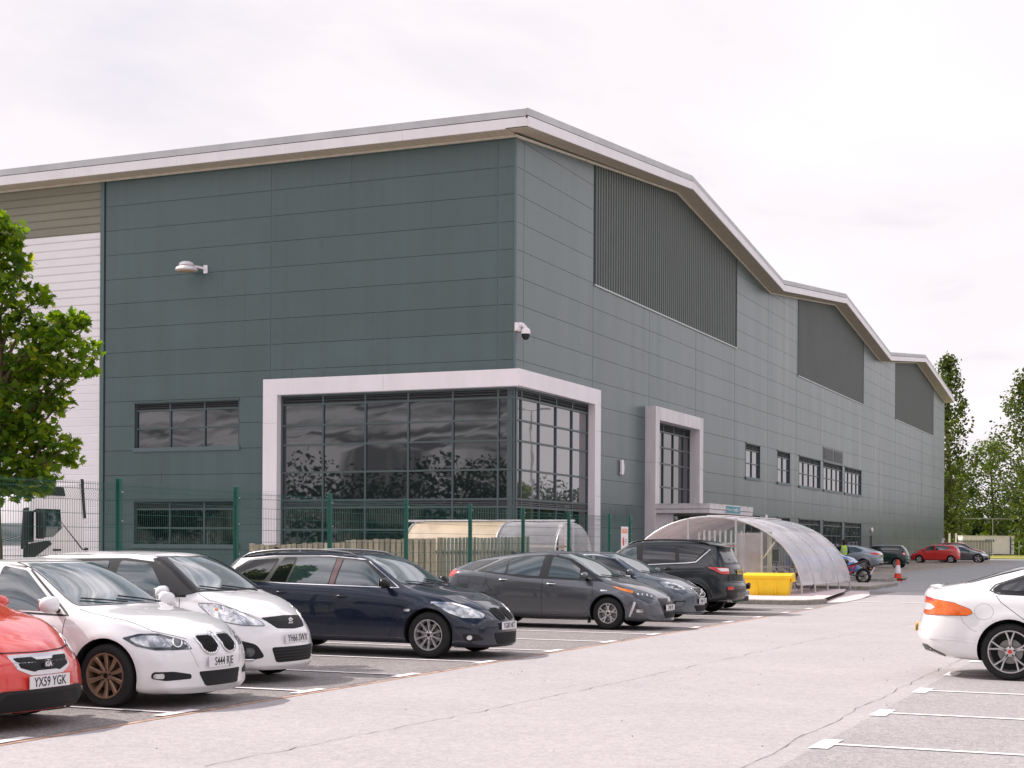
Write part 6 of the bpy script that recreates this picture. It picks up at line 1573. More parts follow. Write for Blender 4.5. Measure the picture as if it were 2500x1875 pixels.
# =================================================== dark grey SUV, tail to the road
def grey_suv():
    h=4.53/2
    S=dict(L=4.53,W=1.86,r=.345,fa=1.36,ra=-1.33,zs=.26,gap=.05,
      top=[(-h,.98),(-2.17,1.20),(-2.02,1.45),(-1.86,1.66),(-1.6,1.72),(-.8,1.755),(0,1.75),(.35,1.69),(.7,1.46),(1.1,1.20),(1.4,1.14),(1.9,1.02),(2.12,.90),(h,.72)],
      ye=[(-h,.74),(-1.86,.66),(-1.0,.68),(0,.69),(.4,.70),(.8,.78),(1.15,.84),(1.7,.80),(h,.62)],
      belt=[(-h,.98),(-1.95,1.20),(-1.3,1.19),(-.5,1.13),(.6,1.07),(1.15,1.05),(1.8,.96),(h,.66)],
      sill=[(-h,.36),(-1.9,.30),(-1.2,.27),(1.3,.26),(h,.28)],
      tail=[(.2,-.06),(.36,.02),(.5,.05),(.68,.05),(.76,.0),(.95,-.01),(1.2,-.03),(1.6,-.02)],bowr=.26,bowf=.3,flare=.035,flz=.98)
    r=car_root('grey_suv',(-11.93,36.0,0),R(180),'dark grey sport utility car backed toward the road, red and white tail lamps, roof rails')
    m=paint('dark grey metallic paint',(.032,.038,.042),metal=.5,rough=.3)
    c=Car(r,S,m)
    c.both(c.patch,'window_surround',[(1.12,1.10),(.46,1.56),(0,1.635),(-1.0,1.635),(-1.68,1.52),(-1.40,1.24),(-1.2,1.215)],M_TRIMB,'side',rnd=.03,off=.003)
    c.both(c.line,'window_trim',[(1.0,1.10),(-.2,1.165),(-1.2,1.215),(-1.40,1.24),(-1.70,1.53)],M_CHROME,w=.018,mode='side',off=.005)
    c.both(c.patch,'side_window',[(.86,1.13),(.42,1.53),(.12,1.59),(.06,1.16)],M_CGLASS,'side',rnd=.03,off=.007)
    c.both(c.patch,'side_window',[(-.08,1.165),(-.04,1.60),(-.84,1.605),(-.90,1.21)],M_PRIV,'side',rnd=.03,off=.007)
    c.both(c.patch,'side_window',[(-1.0,1.225),(-.93,1.60),(-1.15,1.60),(-1.58,1.51),(-1.38,1.265),(-1.25,1.235)],M_PRIV,'side',rnd=.03,off=.007)
    c.patch('windscreen',[(-.70,1.22),(.70,1.22),(.58,1.66),(-.58,1.66)],M_CGLASS2,'front',rnd=.06,off=.005)
    c.patch('rear_window',[(-.64,1.22),(.64,1.22),(.60,1.58),(-.60,1.58)],M_CGLASS,'rear',rnd=.08,off=.006)
    c.patch('rear_window_surround',[(-.69,1.18),(.69,1.18),(.64,1.62),(-.64,1.62)],M_TRIMB,'rear',rnd=.08,off=.003)
    mb=MB(); 
    mb.prism([(-1.60,1.705),(-1.84,1.69),(-2.12,1.645),(-2.14,1.625),(-1.86,1.63),(-1.62,1.66)],(-.63,.63),lambda u,v,w:(u+.10*(w/.63)**2,w,v-.03*(w/.63)**2)); mb.build('roof_spoiler',m,r,bevel=.008,smooth=40)
    mb=MB(); mb.box(-2.09,-2.05,-.20,.20,1.605,1.625); mb.build('high_brake_light',M_RED,r)
    for sg in (1,-1):
        P=[]
        for k in range(17):
            t=k/16; x=.35-2.05*t; l,n=c.hit('top',x,sg*.64); P.append((l.x,l.y,l.z+.012+.055*math.sin(math.pi*t)**.35))
        mb=MB(); mb.tube(P,[.012]+[.02]*15+[.012],8); mb.build('roof_rail',M_TRIMB,r,smooth=60)
    c.both(c.line,'door_gap',[(-.02,1.15),(-.04,.7),(-.02,.36)],mode='side'); c.both(c.line,'door_gap',[(-.96,1.2),(-.98,.95),(-.82,.70),(-.75,.42)],mode='side'); c.both(c.line,'door_gap',[(1.0,1.08),(1.02,.7),(.92,.4)],mode='side')
    c.both(c.line,'shoulder_crease',[(.9,.99),(-.4,1.035),(-1.6,1.075)],M_SEAM,w=.012,mode='side',off=.002)
    c.both(c.line,'arch_edge',[(-1.33+.46*math.cos(R(q)),.345+.46*math.sin(R(q))) for q in range(-12,196,8)],M_TRIMB,w=.05,mode='side',off=.006)
    c.both(c.line,'arch_edge',[(1.36+.46*math.cos(R(q)),.345+.46*math.sin(R(q))) for q in range(-12,196,8)],M_TRIMB,w=.05,mode='side',off=.006)
    a=128
    c.both(c.patch,'tail_light_surround',dg_(a,[(-1.62,.90,1.13),(-1.80,.88,1.13),(-2.2,.62,1.11),(-2.2,.60,.95),(-2.0,.80,.94),(-1.82,.88,1.03)]),M_TRIMB,a,rnd=.02,off=.004)
    c.both(c.patch,'tail_light',dg_(a,[(-1.70,.895,1.12),(-1.85,.87,1.12),(-2.18,.65,1.10),(-2.18,.64,.96),(-2.02,.79,.955),(-1.86,.87,1.04)]),M_RED,a,rnd=.02,off=.008)
    c.both(c.patch,'reversing_light',dg_(a,[(-1.92,.84,1.095),(-2.17,.66,1.085),(-2.17,.65,1.02),(-2.0,.80,1.02)]),mat('white lamp lens',(.75,.72,.72),.1,coat=1),a,rnd=.02,off=.012)
    c.both(c.line,'tailgate_gap',[(.70,1.2),(.665,1.0),(.66,.80),(.52,.76)],mode='rear',w=.008)
    c.line('tailgate_gap',[(-.52,.76),(0,.75),(.52,.76)],mode='rear',w=.01)
    c.patch('number_plate_recess',[(-.34,1.075),(.34,1.075),(.31,.93),(-.31,.93)],M_TRIMB,'rear',rnd=.02,off=.004)
    c.plate('GV17 HKX','rear',1.0,0,yellow=True)
    c.patch('bumper_panel',[(-.80,.60),(.80,.60),(.72,.40),(-.72,.40)],M_TRIMB,'rear',rnd=.04,off=.005)
    c.both(c.patch,'rear_reflector',dg_(150,[(-2.12,.72,.66),(-2.22,.52,.66),(-2.22,.54,.585),(-2.10,.72,.585)]),M_RED,150,rnd=.01,off=.012)
    mb=MB()
    for k in range(9):
        y=-.36+.09*k; l,n=c.hit('rear',y,.46); mb.box(l.x-.02,l.x+.01,y-.008,y+.008,.40,.52)
    mb.build('diffuser_fins',M_CHROME,r)
    for sg in (1,-1): mb=MB(); mb.lathe([(.045,0),(.05,0),(.05,.12),(.04,.12)],16,'x',(-2.2,sg*.50,.33)); mb.build('exhaust_tip',M_CHROME,r,smooth=60)
    mb=MB(); l,n=c.hit('rear',.0,1.23); mb.tube([(l.x-.01,0,1.225),(l.x+.03,.16,1.27),(l.x+.05,.36,1.30)],.010,6); mb.build('rear_wiper',M_TRIMB,r,smooth=60)
    c.handle(.15,1.04,m=M_TRIMB); c.handle(-.72,1.07,m=M_TRIMB); c.mirror(.88,1.12)
    c.wheels((5,'double',.012),rr=.225,tw=.235)
grey_suv()
# =================================================== small green hatch, end of the row
def green_mini():
    h=3.72/2
    S=dict(L=3.72,W=1.70,r=.30,fa=1.16,ra=-1.30,zs=.18,
      top=[(-h,.9),(-1.78,1.25),(-1.6,1.40),(-.6,1.44),(.4,1.42),(.62,1.34),(.95,1.04),(1.2,1.0),(1.55,.95),(1.75,.84),(h,.62)],
      ye=[(-h,.70),(-1.5,.70),(.4,.70),(.95,.80),(1.5,.80),(h,.62)],
      belt=[(-h,.85),(-1.5,.96),(.9,.92),(1.5,.86),(h,.56)],bowf=.34,nose=[(.1,-.04),(.2,.02),(.4,.02),(.6,-.02),(.9,-.08)])
    r=car_root('green_hatchback',(-12.05,38.45,0),0,'small dark green hatchback nearly hidden behind the dark grey sport utility car')
    m=paint('racing green paint',(.008,.075,.040),rough=.22)
    c=Car(r,S,m)
    c.both(c.patch,'side_window',[(.75,.98),(.42,1.32),(-1.4,1.33),(-1.5,1.0)],M_PRIV,'side',rnd=.04)
    c.patch('windscreen',[(-.68,1.05),(.68,1.05),(.6,1.37),(-.6,1.37)],M_CGLASS2,'front',rnd=.05)
    for sg in (1,-1):
        c.patch('headlight',[(sg*.56+.11*math.cos(t*.524),.70+.12*math.sin(t*.524)) for t in range(12)],M_LAMP,'front',rnd=0,off=.010)
        l,n=c.hit('front',sg*.22,.60); mb=MB(); mb.lathe([(0,.05),(.075,.045),(.085,.02),(.07,-.03),(0,-.04)],18,'x',(l.x+.03,sg*.25,.60)); mb.build('spot_lamp',M_TRIMB,r,smooth=60)
        c.line('bonnet_stripe',[(1.05,sg*.38),(1.5,sg*.36),(1.75,sg*.32)],M_WHITE,w=.09,mode='top',off=.004)
    c.grille('grille',[(-.34,.66),(.34,.66),(.30,.52),(-.30,.52)],bars=3,frame=M_CHROME,rnd=.05,barm=M_CHROME)
    c.grille('lower_grille',[(-.5,.34),(.5,.34),(.45,.22),(-.45,.22)],bars=2,rnd=.04)
    c.plate('MN62 OXA','front',.42,0); c.mirror(.66,1.0)
    c.wheels((5,'single',.01),rr=.2)
green_mini()
# =================================================== white saloon on the right, tail in view
def white_coupe_saloon():
    h=4.96/2
    S=dict(L=4.96,W=1.88,r=.352,fa=1.60,ra=-1.31,zs=.20,gap=.04,
      top=[(-h,1.02),(-2.40,1.135),(-2.25,1.135),(-2.02,1.17),(-1.82,1.215),(-1.45,1.34),(-1.05,1.44),(-.5,1.50),(.1,1.50),(.5,1.42),(.95,1.18),(1.25,1.05),(1.7,.96),(2.2,.82),(h,.62)],
      ye=[(-h,.74),(-2.2,.72),(-1.82,.60),(-1.3,.56),(-.5,.60),(.2,.62),(.8,.72),(1.3,.80),(2.0,.74),(h,.55)],
      belt=[(-h,.96),(-2.2,1.04),(-1.7,1.06),(-1.0,1.03),(.4,.97),(1.2,.93),(1.9,.84),(h,.56)],
      sill=[(-h,.32),(-2.2,.24),(-1.6,.2),(1.4,.19),(h,.2)],
      tail=[(.2,-.08),(.35,-.02),(.48,.05),(.58,.06),(.72,.02),(.85,-.02),(1.0,-.03),(1.12,.01),(1.2,.0)],bowr=.34,bowf=.34,flare=.02,crend=.3)
    r=car_root('white_sports_saloon',(-.62,20.72,0),0,'white executive saloon on the right with orange tail lamp, nose out of frame')
    c=Car(r,S,PW2)
    c.both(c.line,'window_trim',[(1.1,1.0),(.42,1.36),(-.3,1.43),(-1.0,1.345),(-1.50,1.17),(-1.56,1.10),(-1.45,1.06),(-.3,1.02)],M_TRIMB,w=.02,mode='side',closed=True,off=.003)
    c.both(c.patch,'window_surround',[(1.08,1.01),(.42,1.35),(-.3,1.42),(-1.0,1.335),(-1.48,1.165),(-1.54,1.10),(-1.44,1.07),(-.3,1.03)],M_TRIMB,'side',rnd=.04,off=.003)
    c.both(c.patch,'side_window',[(.9,1.03),(.4,1.32),(-.02,1.385),(-.05,1.045)],M_CGLASS,'side',rnd=.03,off=.007)
    c.both(c.patch,'side_window',[(-.13,1.05),(-.10,1.39),(-.45,1.385),(-.96,1.30),(-1.02,1.08)],M_CGLASS,'side',rnd=.03,off=.007)
    c.both(c.patch,'quarter_window',[(-1.10,1.085),(-1.05,1.27),(-1.40,1.155),(-1.44,1.105)],M_PRIV,'side',rnd=.03,off=.007)
    c.patch('rear_window',[(-1.86,-.56),(-1.10,-.50),(-1.10,.50),(-1.86,.56)],M_CGLASS,'top',rnd=.08,off=.005)
    c.line('rear_window_seal',roundpoly([(-1.89,-.58),(-1.08,-.52),(-1.08,.52),(-1.89,.58)],.08),M_TRIMB,w=.022,mode='top',closed=True,off=.004)
    mb=MB(); mb.prism([(-2.24,1.135),(-2.36,1.15),(-2.495,1.185),(-2.505,1.175),(-2.44,1.125),(-2.30,1.11)],(-.70,.70),lambda u,v,w:(u+.20*abs(w/.70)**2.4,w,v-.03*(w/.7)**2)); mb.build('boot_lip_spoiler',PW2,r,bevel=.005,smooth=40)
    a=128
    T=[(-2.40,.50,1.01),(-2.28,.70,.99),(-1.98,.86,.945),(-1.80,.92,.87),(-1.76,.925,.815),(-1.84,.92,.785),(-2.10,.86,.785),(-2.36,.62,.78),(-2.42,.48,.80)]
    c.both(c.patch,'tail_light',dg_(a,T),mat('orange red lamp lens',(.90,.14,.02),.06,coat=1,var=.35,vscale=7),a,rnd=.02,off=.008)
    c.both(c.patch,'tail_light_red_band',dg_(a,[(-2.40,.50,1.01),(-2.28,.70,.99),(-2.22,.75,.955),(-2.36,.60,.965)]),M_RED,a,rnd=.01,off=.012)
    c.both(c.patch,'reversing_light',dg_(a,[(-2.41,.50,.93),(-2.28,.70,.92),(-2.20,.77,.875),(-2.28,.70,.84),(-2.42,.49,.84)]),mat('white lamp lens',(.75,.72,.72),.1,coat=1),a,rnd=.03,off=.013)
    c.both(c.line,'tail_light_seam',roundpoly(dg_(a,T),.02),M_SEAM,w=.005,mode=a,closed=True,off=.008)
    c.both(c.line,'fuel_flap',[(-1.62+.115*math.cos(t*.35),.84+.10*math.sin(t*.35)) for t in range(18)],mat('pale seam',(.45,.43,.44),.6),mode='side',closed=True,w=.005)
    c.both(c.line,'bumper_gap',[(-1.90,.785),(-1.86,.70),(-1.78,.62),(-1.70,.59)],MATS['pale seam'],mode='side',w=.006)
    c.both(c.line,'door_gap',[(-1.50,1.07),(-1.42,.96),(-1.10,.72),(-.92,.50),(-.88,.3)],mode='side'); c.both(c.line,'door_gap',[(-.09,1.03),(-.11,.6),(-.12,.28)],mode='side')
    c.both(c.patch,'lower_valance',dg_(140,[(-2.46,.42,.40),(-2.34,.68,.40),(-2.16,.84,.285),(-2.22,.78,.255),(-2.44,.40,.27)]),M_TRIMB,140,rnd=.03,off=.006)
    for sg in (1,-1):
        mb=MB(); mb.lathe([(.030,0),(.038,0),(.038,.10),(.028,.10)],18,'x',(0,0,0))
        for i in range(len(mb.v)): a_=mb.v[i]; mb.v[i]=(a_[0]-2.26,a_[1]*1.7+sg*.62,a_[2]+.325)
        mb.build('exhaust_tip',M_CHROME,r,smooth=60)
    c.plate('KR14 XFD','rear',.60,0,yellow=True)
    c.both(c.line,'bumper_crease',[(-2.3,.50),(-1.9,.485),(-1.72,.46)],PW2,w=.03,mode='side',off=.008)
    c.handle(-.78,.93); c.handle(.25,.90); c.mirror(.98,1.02)
    c.patch('windscreen',[(-.70,1.08),(.70,1.08),(.56,1.42),(-.56,1.42)],M_CGLASS2,'front',rnd=.06)
    c.wheels((5,'vee',.02),rr=.262,tw=.24)
    # red centre caps as on the photo
    for ch in list(r.children):
        if ch.name.startswith('wheel'):
            for g in ch.children:
                if g.name.startswith('centre_cap'): g.data.materials[0]=M_RED
white_coupe_saloon()
# =================================================== far row
def simple_car(name,loc,rz,label,S,m,style,wins,ws,rw,extra=None,rr=.2,glass=M_CGLASS,rim=None):
    r=car_root(name,loc,rz,label,group='cars in the far bays'); c=Car(r,S,m)
    for w_ in wins: c.both(c.patch,'side_window',w_,glass,'side',rnd=.03,off=.005)
    c.patch('windscreen',ws,M_CGLASS2,'front',rnd=.05,off=.005)
    if rw: c.patch('rear_window',rw,M_CGLASS,'rear',rnd=.05,off=.006)
    c.mirror(S.get('mx',.75),S.get('mz',1.0)); c.both(c.line,'door_gap',[(-.05,.95),(-.08,.3)],mode='side')
    if extra: extra(c,r)
    c.wheels(style,rr=rr,rim=rim); return c
def e1(c,r):
    c.both(c.patch,'tail_light',dg_(128,[(-1.62,.84,.98),(-1.80,.76,1.0),(-1.88,.66,.86),(-1.72,.82,.82)]),M_RED,128,rnd=.04,off=.008)
    c.both(c.patch,'tail_light_core',dg_(128,[(-1.72,.80,.95),(-1.82,.73,.95),(-1.84,.70,.88),(-1.76,.79,.87)]),MATS['white lamp lens'],128,rnd=.03,off=.013)
    c.both(c.line,'sill_chrome',[(1.0,.34),(-.3,.34),(-.75,.36)],M_CHROME,w=.05,mode='side',off=.008)
    c.both(c.patch,'chrome_handle',[(.1,.93),(.32,.93),(.32,.90),(.1,.90)],M_CHROME,'side',rnd=.01,off=.015)
    c.patch('roof_panel',[(-1.5,-.56),(.5,-.56),(.5,.56),(-1.5,.56)],mat('grey roof wrap',(.08,.10,.10),.3,coat=1),'top',rnd=.1,off=.004)
    mb=MB(); mb.lathe([(.04,0),(.045,0),(.045,.1),(.03,.1)],14,'x',(-1.98,.4,.30)); mb.build('exhaust_tip',M_TRIMB,r)
h=3.95/2
simple_car('dark_green_hatchback',(-18.0,101.0,zg(101)),R(180),'dark green three-door hatchback with chrome sill strip, right of the silver car',
  dict(L=3.95,W=1.71,r=.315,fa=1.16,ra=-1.30,top=[(-h,.80),(-1.90,1.05),(-1.76,1.30),(-1.55,1.45),(-.6,1.50),(.3,1.46),(.65,1.28),(1.05,1.02),(1.5,.94),(1.85,.80),(h,.6)],ye=[(-h,.68),(-1.5,.62),(.3,.64),(1.05,.80),(h,.6)],belt=[(-h,.78),(-1.5,1.0),(.3,.95),(1.1,.92),(h,.56)]),
  paint('dark bottle green paint',(.004,.028,.024),rough=.2),(6,'vee',.01),[[(.78,.98),(.35,1.36),(.0,1.39),(-.02,.99)],[(-.30,1.0),(-.32,1.40),(-1.2,1.38),(-1.45,1.22),(-1.40,1.05)]],[(-.68,1.05),(.68,1.05),(.58,1.38),(-.58,1.38)],[(-.56,1.04),(.56,1.04),(.5,1.38),(-.5,1.38)],e1,.225,glass=M_PRIV)
def e2(c,r):
    c.both(c.patch,'tail_light',dg_(120,[(-1.55,.80,1.16),(-1.70,.72,1.14),(-1.84,.74,.86),(-1.74,.82,.86)]),M_RED,120,rnd=.03,off=.008)
    c.both(c.patch,'headlight',dg_(50,[(1.20,.84,.93),(1.52,.76,.86),(1.78,.62,.72),(1.70,.72,.70),(1.40,.84,.80)]),M_LAMP,50,rnd=.03,off=.006)
    c.both(c.patch,'fog_recess',dg_(40,[(1.76,.76,.42),(1.84,.66,.42),(1.84,.66,.3),(1.74,.8,.3)]),M_DARK,40,rnd=.03)
simple_car('red_supermini',(-18.35,128.6,zg(128)),R(180),'bright red five-door small hatchback far off, behind the traffic cone',
  dict(L=3.95,W=1.72,r=.30,fa=1.16,ra=-1.33,top=[(-h,.86),(-1.90,1.12),(-1.76,1.32),(-1.55,1.43),(-.7,1.50),(0,1.50),(.45,1.40),(.85,1.20),(1.2,1.05),(1.6,.94),(1.86,.80),(h,.6)],ye=[(-h,.66),(-1.5,.60),(0,.62),(.5,.66),(1.2,.80),(h,.58)],belt=[(-h,.95),(-1.5,1.10),(-.5,1.02),(.6,.94),(1.2,.92),(h,.56)]),
  paint('tomato red paint',(.62,.010,.008),rough=.22),(5,'wide',.01),[[(.85,.97),(.35,1.32),(-.02,1.39),(-.02,1.01)],[(-.12,1.02),(-.12,1.39),(-.7,1.38),(-1.28,1.26),(-1.1,1.09)]],[(-.68,1.08),(.68,1.08),(.56,1.40),(-.56,1.40)],[(-.54,1.12),(.54,1.12),(.48,1.36),(-.48,1.36)],e2,.20)
h=4.6/2
def e3(c,r):
    c.both(c.patch,'headlight',dg_(48,[(1.70,.84,.72),(1.95,.76,.72),(2.18,.55,.66),(2.10,.66,.58),(1.86,.84,.60)]),M_LAMP,48,rnd=.02,off=.006)
    c.grille('grille',[(-.35,.62),(.35,.62),(.28,.28),(-.28,.28)],bars=5,rnd=.05)
    c.both(c.patch,'bumper_recess',dg_(38,[(2.04,.78,.44),(2.2,.58,.44),(2.2,.58,.28),(2.04,.82,.26)]),M_DARK,38,rnd=.03)
simple_car('grey_coupe_car',(-16.85,132.4,zg(132)),0,'low grey coupe with star-spoke dark wheels, partly behind the small red hatchback',
  dict(L=4.7,W=1.88,r=.36,fa=1.50,ra=-1.35,top=[(-2.35,.9),(-2.2,1.05),(-1.6,1.2),(-.9,1.38),(-.3,1.43),(.3,1.36),(.75,1.15),(1.1,.97),(1.6,.89),(2.1,.76),(2.35,.55)],ye=[(-2.35,.68),(-1.6,.58),(-.3,.58),(.3,.60),(1.1,.78),(2.35,.55)],belt=[(-2.35,.88),(-1.6,1.02),(0,.95),(1.1,.88),(2.35,.5)],mz=.97,mx=.75,flare=.035),
  paint('nardo grey paint',(.10,.115,.12),metal=.2,rough=.25),(5,'wide',.02),[[(.85,.95),(.35,1.22),(-.05,1.32),(-.05,.97)],[(-.12,.98),(-.12,1.32),(-.7,1.28),(-1.3,1.10)]],[(-.62,.99),(.62,.99),(.52,1.33),(-.52,1.33)],None,e3,.27,rim=M_ALLOY)
def e4(c,r):
    c.both(c.patch,'headlight',dg_(48,[(1.70,.84,.86),(1.95,.76,.86),(2.12,.60,.80),(2.02,.70,.75),(1.80,.84,.77)]),M_LAMP,48,rnd=.02,off=.006)
    c.grille('grille',[(-.42,.78),(.42,.78),(.30,.50),(-.30,.50)],bars=4,rnd=.05,frame=M_CHROME)
    c.both(c.line,'arch_edge',[(1.36+.44*math.cos(R(q)),.35+.44*math.sin(R(q))) for q in range(-12,196,12)],M_TRIMB,w=.06,mode='side',off=.006)
simple_car('maroon_suv',(-17.6,138.5,zg(138)),0,'dark red tall crossover car behind the grey coupe, nearest the white container',
  dict(L=4.55,W=1.86,r=.35,fa=1.36,ra=-1.34,zs=.26,top=[(-2.27,.95),(-2.15,1.25),(-1.9,1.58),(-1.0,1.69),(0,1.69),(.4,1.60),(.8,1.35),(1.15,1.14),(1.7,1.04),(2.1,.90),(2.27,.68)],ye=[(-2.27,.70),(-1.8,.62),(.3,.64),(1.15,.80),(2.27,.58)],belt=[(-2.27,1.0),(-1.6,1.18),(0,1.09),(1.15,1.02),(2.27,.62)],mz=1.14,mx=.85,flare=.03),
  paint('dark red paint',(.22,.010,.014),rough=.22),(5,'single',.01),[[(.95,1.11),(.42,1.46),(-.05,1.56),(-.05,1.13)],[(-.12,1.14),(-.12,1.56),(-.95,1.55),(-1.55,1.42),(-1.25,1.22)]],[(-.68,1.18),(.68,1.18),(.58,1.58),(-.58,1.58)],None,e4,.24)
def e5(c,r):
    c.both(c.patch,'tail_light',dg_(124,[(-1.70,.90,1.02),(-2.1,.78,1.045),(-2.32,.60,1.02),(-2.32,.62,.90),(-2.0,.84,.91)]),M_RED,124,rnd=.02,off=.008)
    c.patch('rear_trim',[(-.55,.98),(.55,.98),(.55,.93),(-.55,.93)],M_CHROME,'rear',rnd=.01,off=.008)
    c.plate('LB58 OTF','rear',.84,0,yellow=True)
    c.patch('bumper_panel',[(-.7,.45),(.7,.45),(.6,.30),(-.6,.30)],M_TRIMB,'rear',rnd=.03)
simple_car('silver_hatchback',(-18.35,91.0,zg(91)),R(180),'silver blue family hatchback with pointed red tail lamp, behind the person',
  dict(L=4.78,W=1.88,r=.33,fa=1.42,ra=-1.43,mz=1.0,top=[(-2.39,.98),(-2.3,1.10),(-2.05,1.16),(-1.5,1.34),(-.9,1.46),(-.2,1.50),(.4,1.45),(.8,1.25),(1.25,1.02),(1.8,.92),(2.2,.80),(2.39,.6)],ye=[(-2.39,.70),(-1.9,.62),(-.2,.62),(.4,.64),(1.25,.80),(2.39,.55)],belt=[(-2.39,.95),(-1.7,1.06),(0,.99),(1.2,.93),(2.39,.56)]),
  paint('silver blue paint',(.27,.31,.36),metal=.6,rough=.28),(7,'single',.01),[[(.95,.98),(.4,1.35),(-.02,1.41),(-.02,1.0)],[(-.12,1.0),(-.12,1.41),(-.9,1.36),(-1.4,1.18),(-1.2,1.06)]],[(-.7,1.05),(.7,1.05),(.56,1.42),(-.56,1.42)],[(-.56,1.16),(.56,1.16),(.48,1.42),(-.48,1.42)],e5,.22)
def e6(c,r):
    c.both(c.patch,'headlight',dg_(48,[(1.20,.80,.86),(1.50,.74,.84),(1.70,.55,.72),(1.55,.72,.68),(1.30,.82,.72)]),M_LAMP,48,rnd=.03,off=.006)
    c.grille('grille',[(-.3,.62),(.3,.62),(.25,.5),(-.25,.5)],bars=2,rnd=.03)
simple_car('blue_supermini',(-15.9,74.4,zg(74)),0,'bright blue small car with black mirror trim in front of the person',
  dict(L=3.6,W=1.66,r=.29,fa=1.10,ra=-1.22,top=[(-1.8,.9),(-1.7,1.3),(-1.4,1.45),(-.2,1.48),(.4,1.42),(.8,1.18),(1.05,1.02),(1.4,.93),(1.66,.80),(1.8,.58)],ye=[(-1.8,.66),(-1.4,.64),(.3,.66),(1.05,.80),(1.8,.55)],belt=[(-1.8,.85),(-1.3,1.0),(.3,.96),(1.05,.91),(1.8,.52)],mx=.72,mz=.98),
  paint('bright blue paint',(.01,.13,.42),rough=.2),(5,'wide',.01),[[(.72,.98),(.35,1.32),(-.05,1.38),(-.05,1.0)],[(-.12,1.0),(-.12,1.38),(-1.1,1.34),(-1.25,1.05)]],[(-.66,1.05),(.66,1.05),(.56,1.38),(-.56,1.38)],None,e6,.19)
# ------------------------------------------------------------------ trees
def leafmat(name,c1,c2,trans=.35,c3=None):
    m=bpy.data.materials.new(name); m.use_nodes=True; nt=m.node_tree; b=nt.nodes['Principled BSDF']; out=nt.nodes['Material Output']
    g=nd(nt,'ShaderNodeNewGeometry'); rp=nd(nt,'ShaderNodeValToRGB'); e=rp.color_ramp.elements; e[0].color=c4(c1); e[1].color=c4(c2)
    if c3: x=rp.color_ramp.elements.new(.9); x.color=c4(c2); e=rp.color_ramp.elements; e[-1].color=c4(c3)
    nt.links.new(g.outputs['Random Per Island'],rp.inputs['Fac']); nt.links.new(rp.outputs[0],b.inputs['Base Color']); b.inputs['Roughness'].default_value=.45; b.inputs['Specular IOR Level'].default_value=.4
    tl=nd(nt,'ShaderNodeBsdfTranslucent'); gm=nd(nt,'ShaderNodeVectorMath',operation='MULTIPLY'); gm.inputs[1].default_value=(1.5,1.35,.45); nt.links.new(rp.outputs[0],gm.inputs[0]); nt.links.new(gm.outputs[0],tl.inputs['Color'])
    mx=nd(nt,'ShaderNodeMixShader'); mx.inputs[0].default_value=trans; nt.links.new(b.outputs[0],mx.inputs[1]); nt.links.new(tl.outputs[0],mx.inputs[2]); nt.links.new(mx.outputs[0],out.inputs['Surface'])
    return m
LM_MAPLE=leafmat('maple leaf',(.045,.12,.012),(.20,.32,.02),.55,(.42,.44,.03))
LM_POP=leafmat('poplar leaf',(.035,.075,.018),(.14,.18,.04),.4)
LM_BIRCH=leafmat('birch leaf',(.04,.10,.014),(.19,.25,.04),.45)
LM_DARK=leafmat('dark leaf',(.012,.035,.010),(.05,.09,.02),.25)
M_BARK=mat('grey brown bark',(.12,.085,.055),.9,var=.4,vscale=8,stretch=(3,3,.6),bump=.8,bscale=20)
MAPLE=[(0,-.5),(.10,-.22),(.42,-.30),(.30,-.06),(.50,.12),(.24,.14),(.22,.30),(0,.55),(-.22,.30),(-.24,.14),(-.50,.12),(-.30,-.06),(-.42,-.30),(-.10,-.22)]
OVAL=[(0,-.5),(.30,-.15),(.26,.22),(0,.5),(-.26,.22),(-.30,-.15)]
def leaves(name,pts,size,shape,m,parent,var=.35,droop=.4,seed=1):
    r=np.random.default_rng(seed); N=len(pts); pts=np.asarray(pts,float); k=len(shape); sh=np.array(shape)
    nrm=r.normal(size=(N,3)); nrm[:,2]=np.abs(nrm[:,2])+droop; nrm/=np.linalg.norm(nrm,axis=1,keepdims=True)
    t=r.normal(size=(N,3)); t-=nrm*(t*nrm).sum(1,keepdims=True); t/=np.linalg.norm(t,axis=1,keepdims=True); b=np.cross(nrm,t)
    s=size*(1+var*(r.random(N)*2-1))
    V=pts[:,None,:]+(sh[None,:,0,None]*t[:,None,:]+sh[None,:,1,None]*b[:,None,:])*s[:,None,None]
    V+= nrm[:,None,:]*(np.abs(sh[None,:,0,None])*-.25*s[:,None,None])
    me=bpy.data.meshes.new(name); me.vertices.add(N*k); me.vertices.foreach_set('co',V.reshape(-1))
    me.loops.add(N*k); me.loops.foreach_set('vertex_index',np.arange(N*k,dtype=np.int32)); me.polygons.add(N); me.polygons.foreach_set('loop_start',np.arange(0,N*k,k,dtype=np.int32)); me.polygons.foreach_set('loop_total',np.full(N,k,dtype=np.int32))
    me.materials.append(m); me.update(calc_edges=True); me.validate()
    o=bpy.data.objects.new(name,me); link(o); 
    if parent: o.parent=parent
    return o
def ballpts(c,rx,rz,n,seed,hollow=.35):
    r=np.random.default_rng(seed); d=r.normal(size=(n,3)); d/=np.linalg.norm(d,axis=1,keepdims=True); q=(hollow+(1-hollow)*r.random(n)**.5)[:,None]
    return np.array(c)+d*q*np.array([rx,rx,rz])
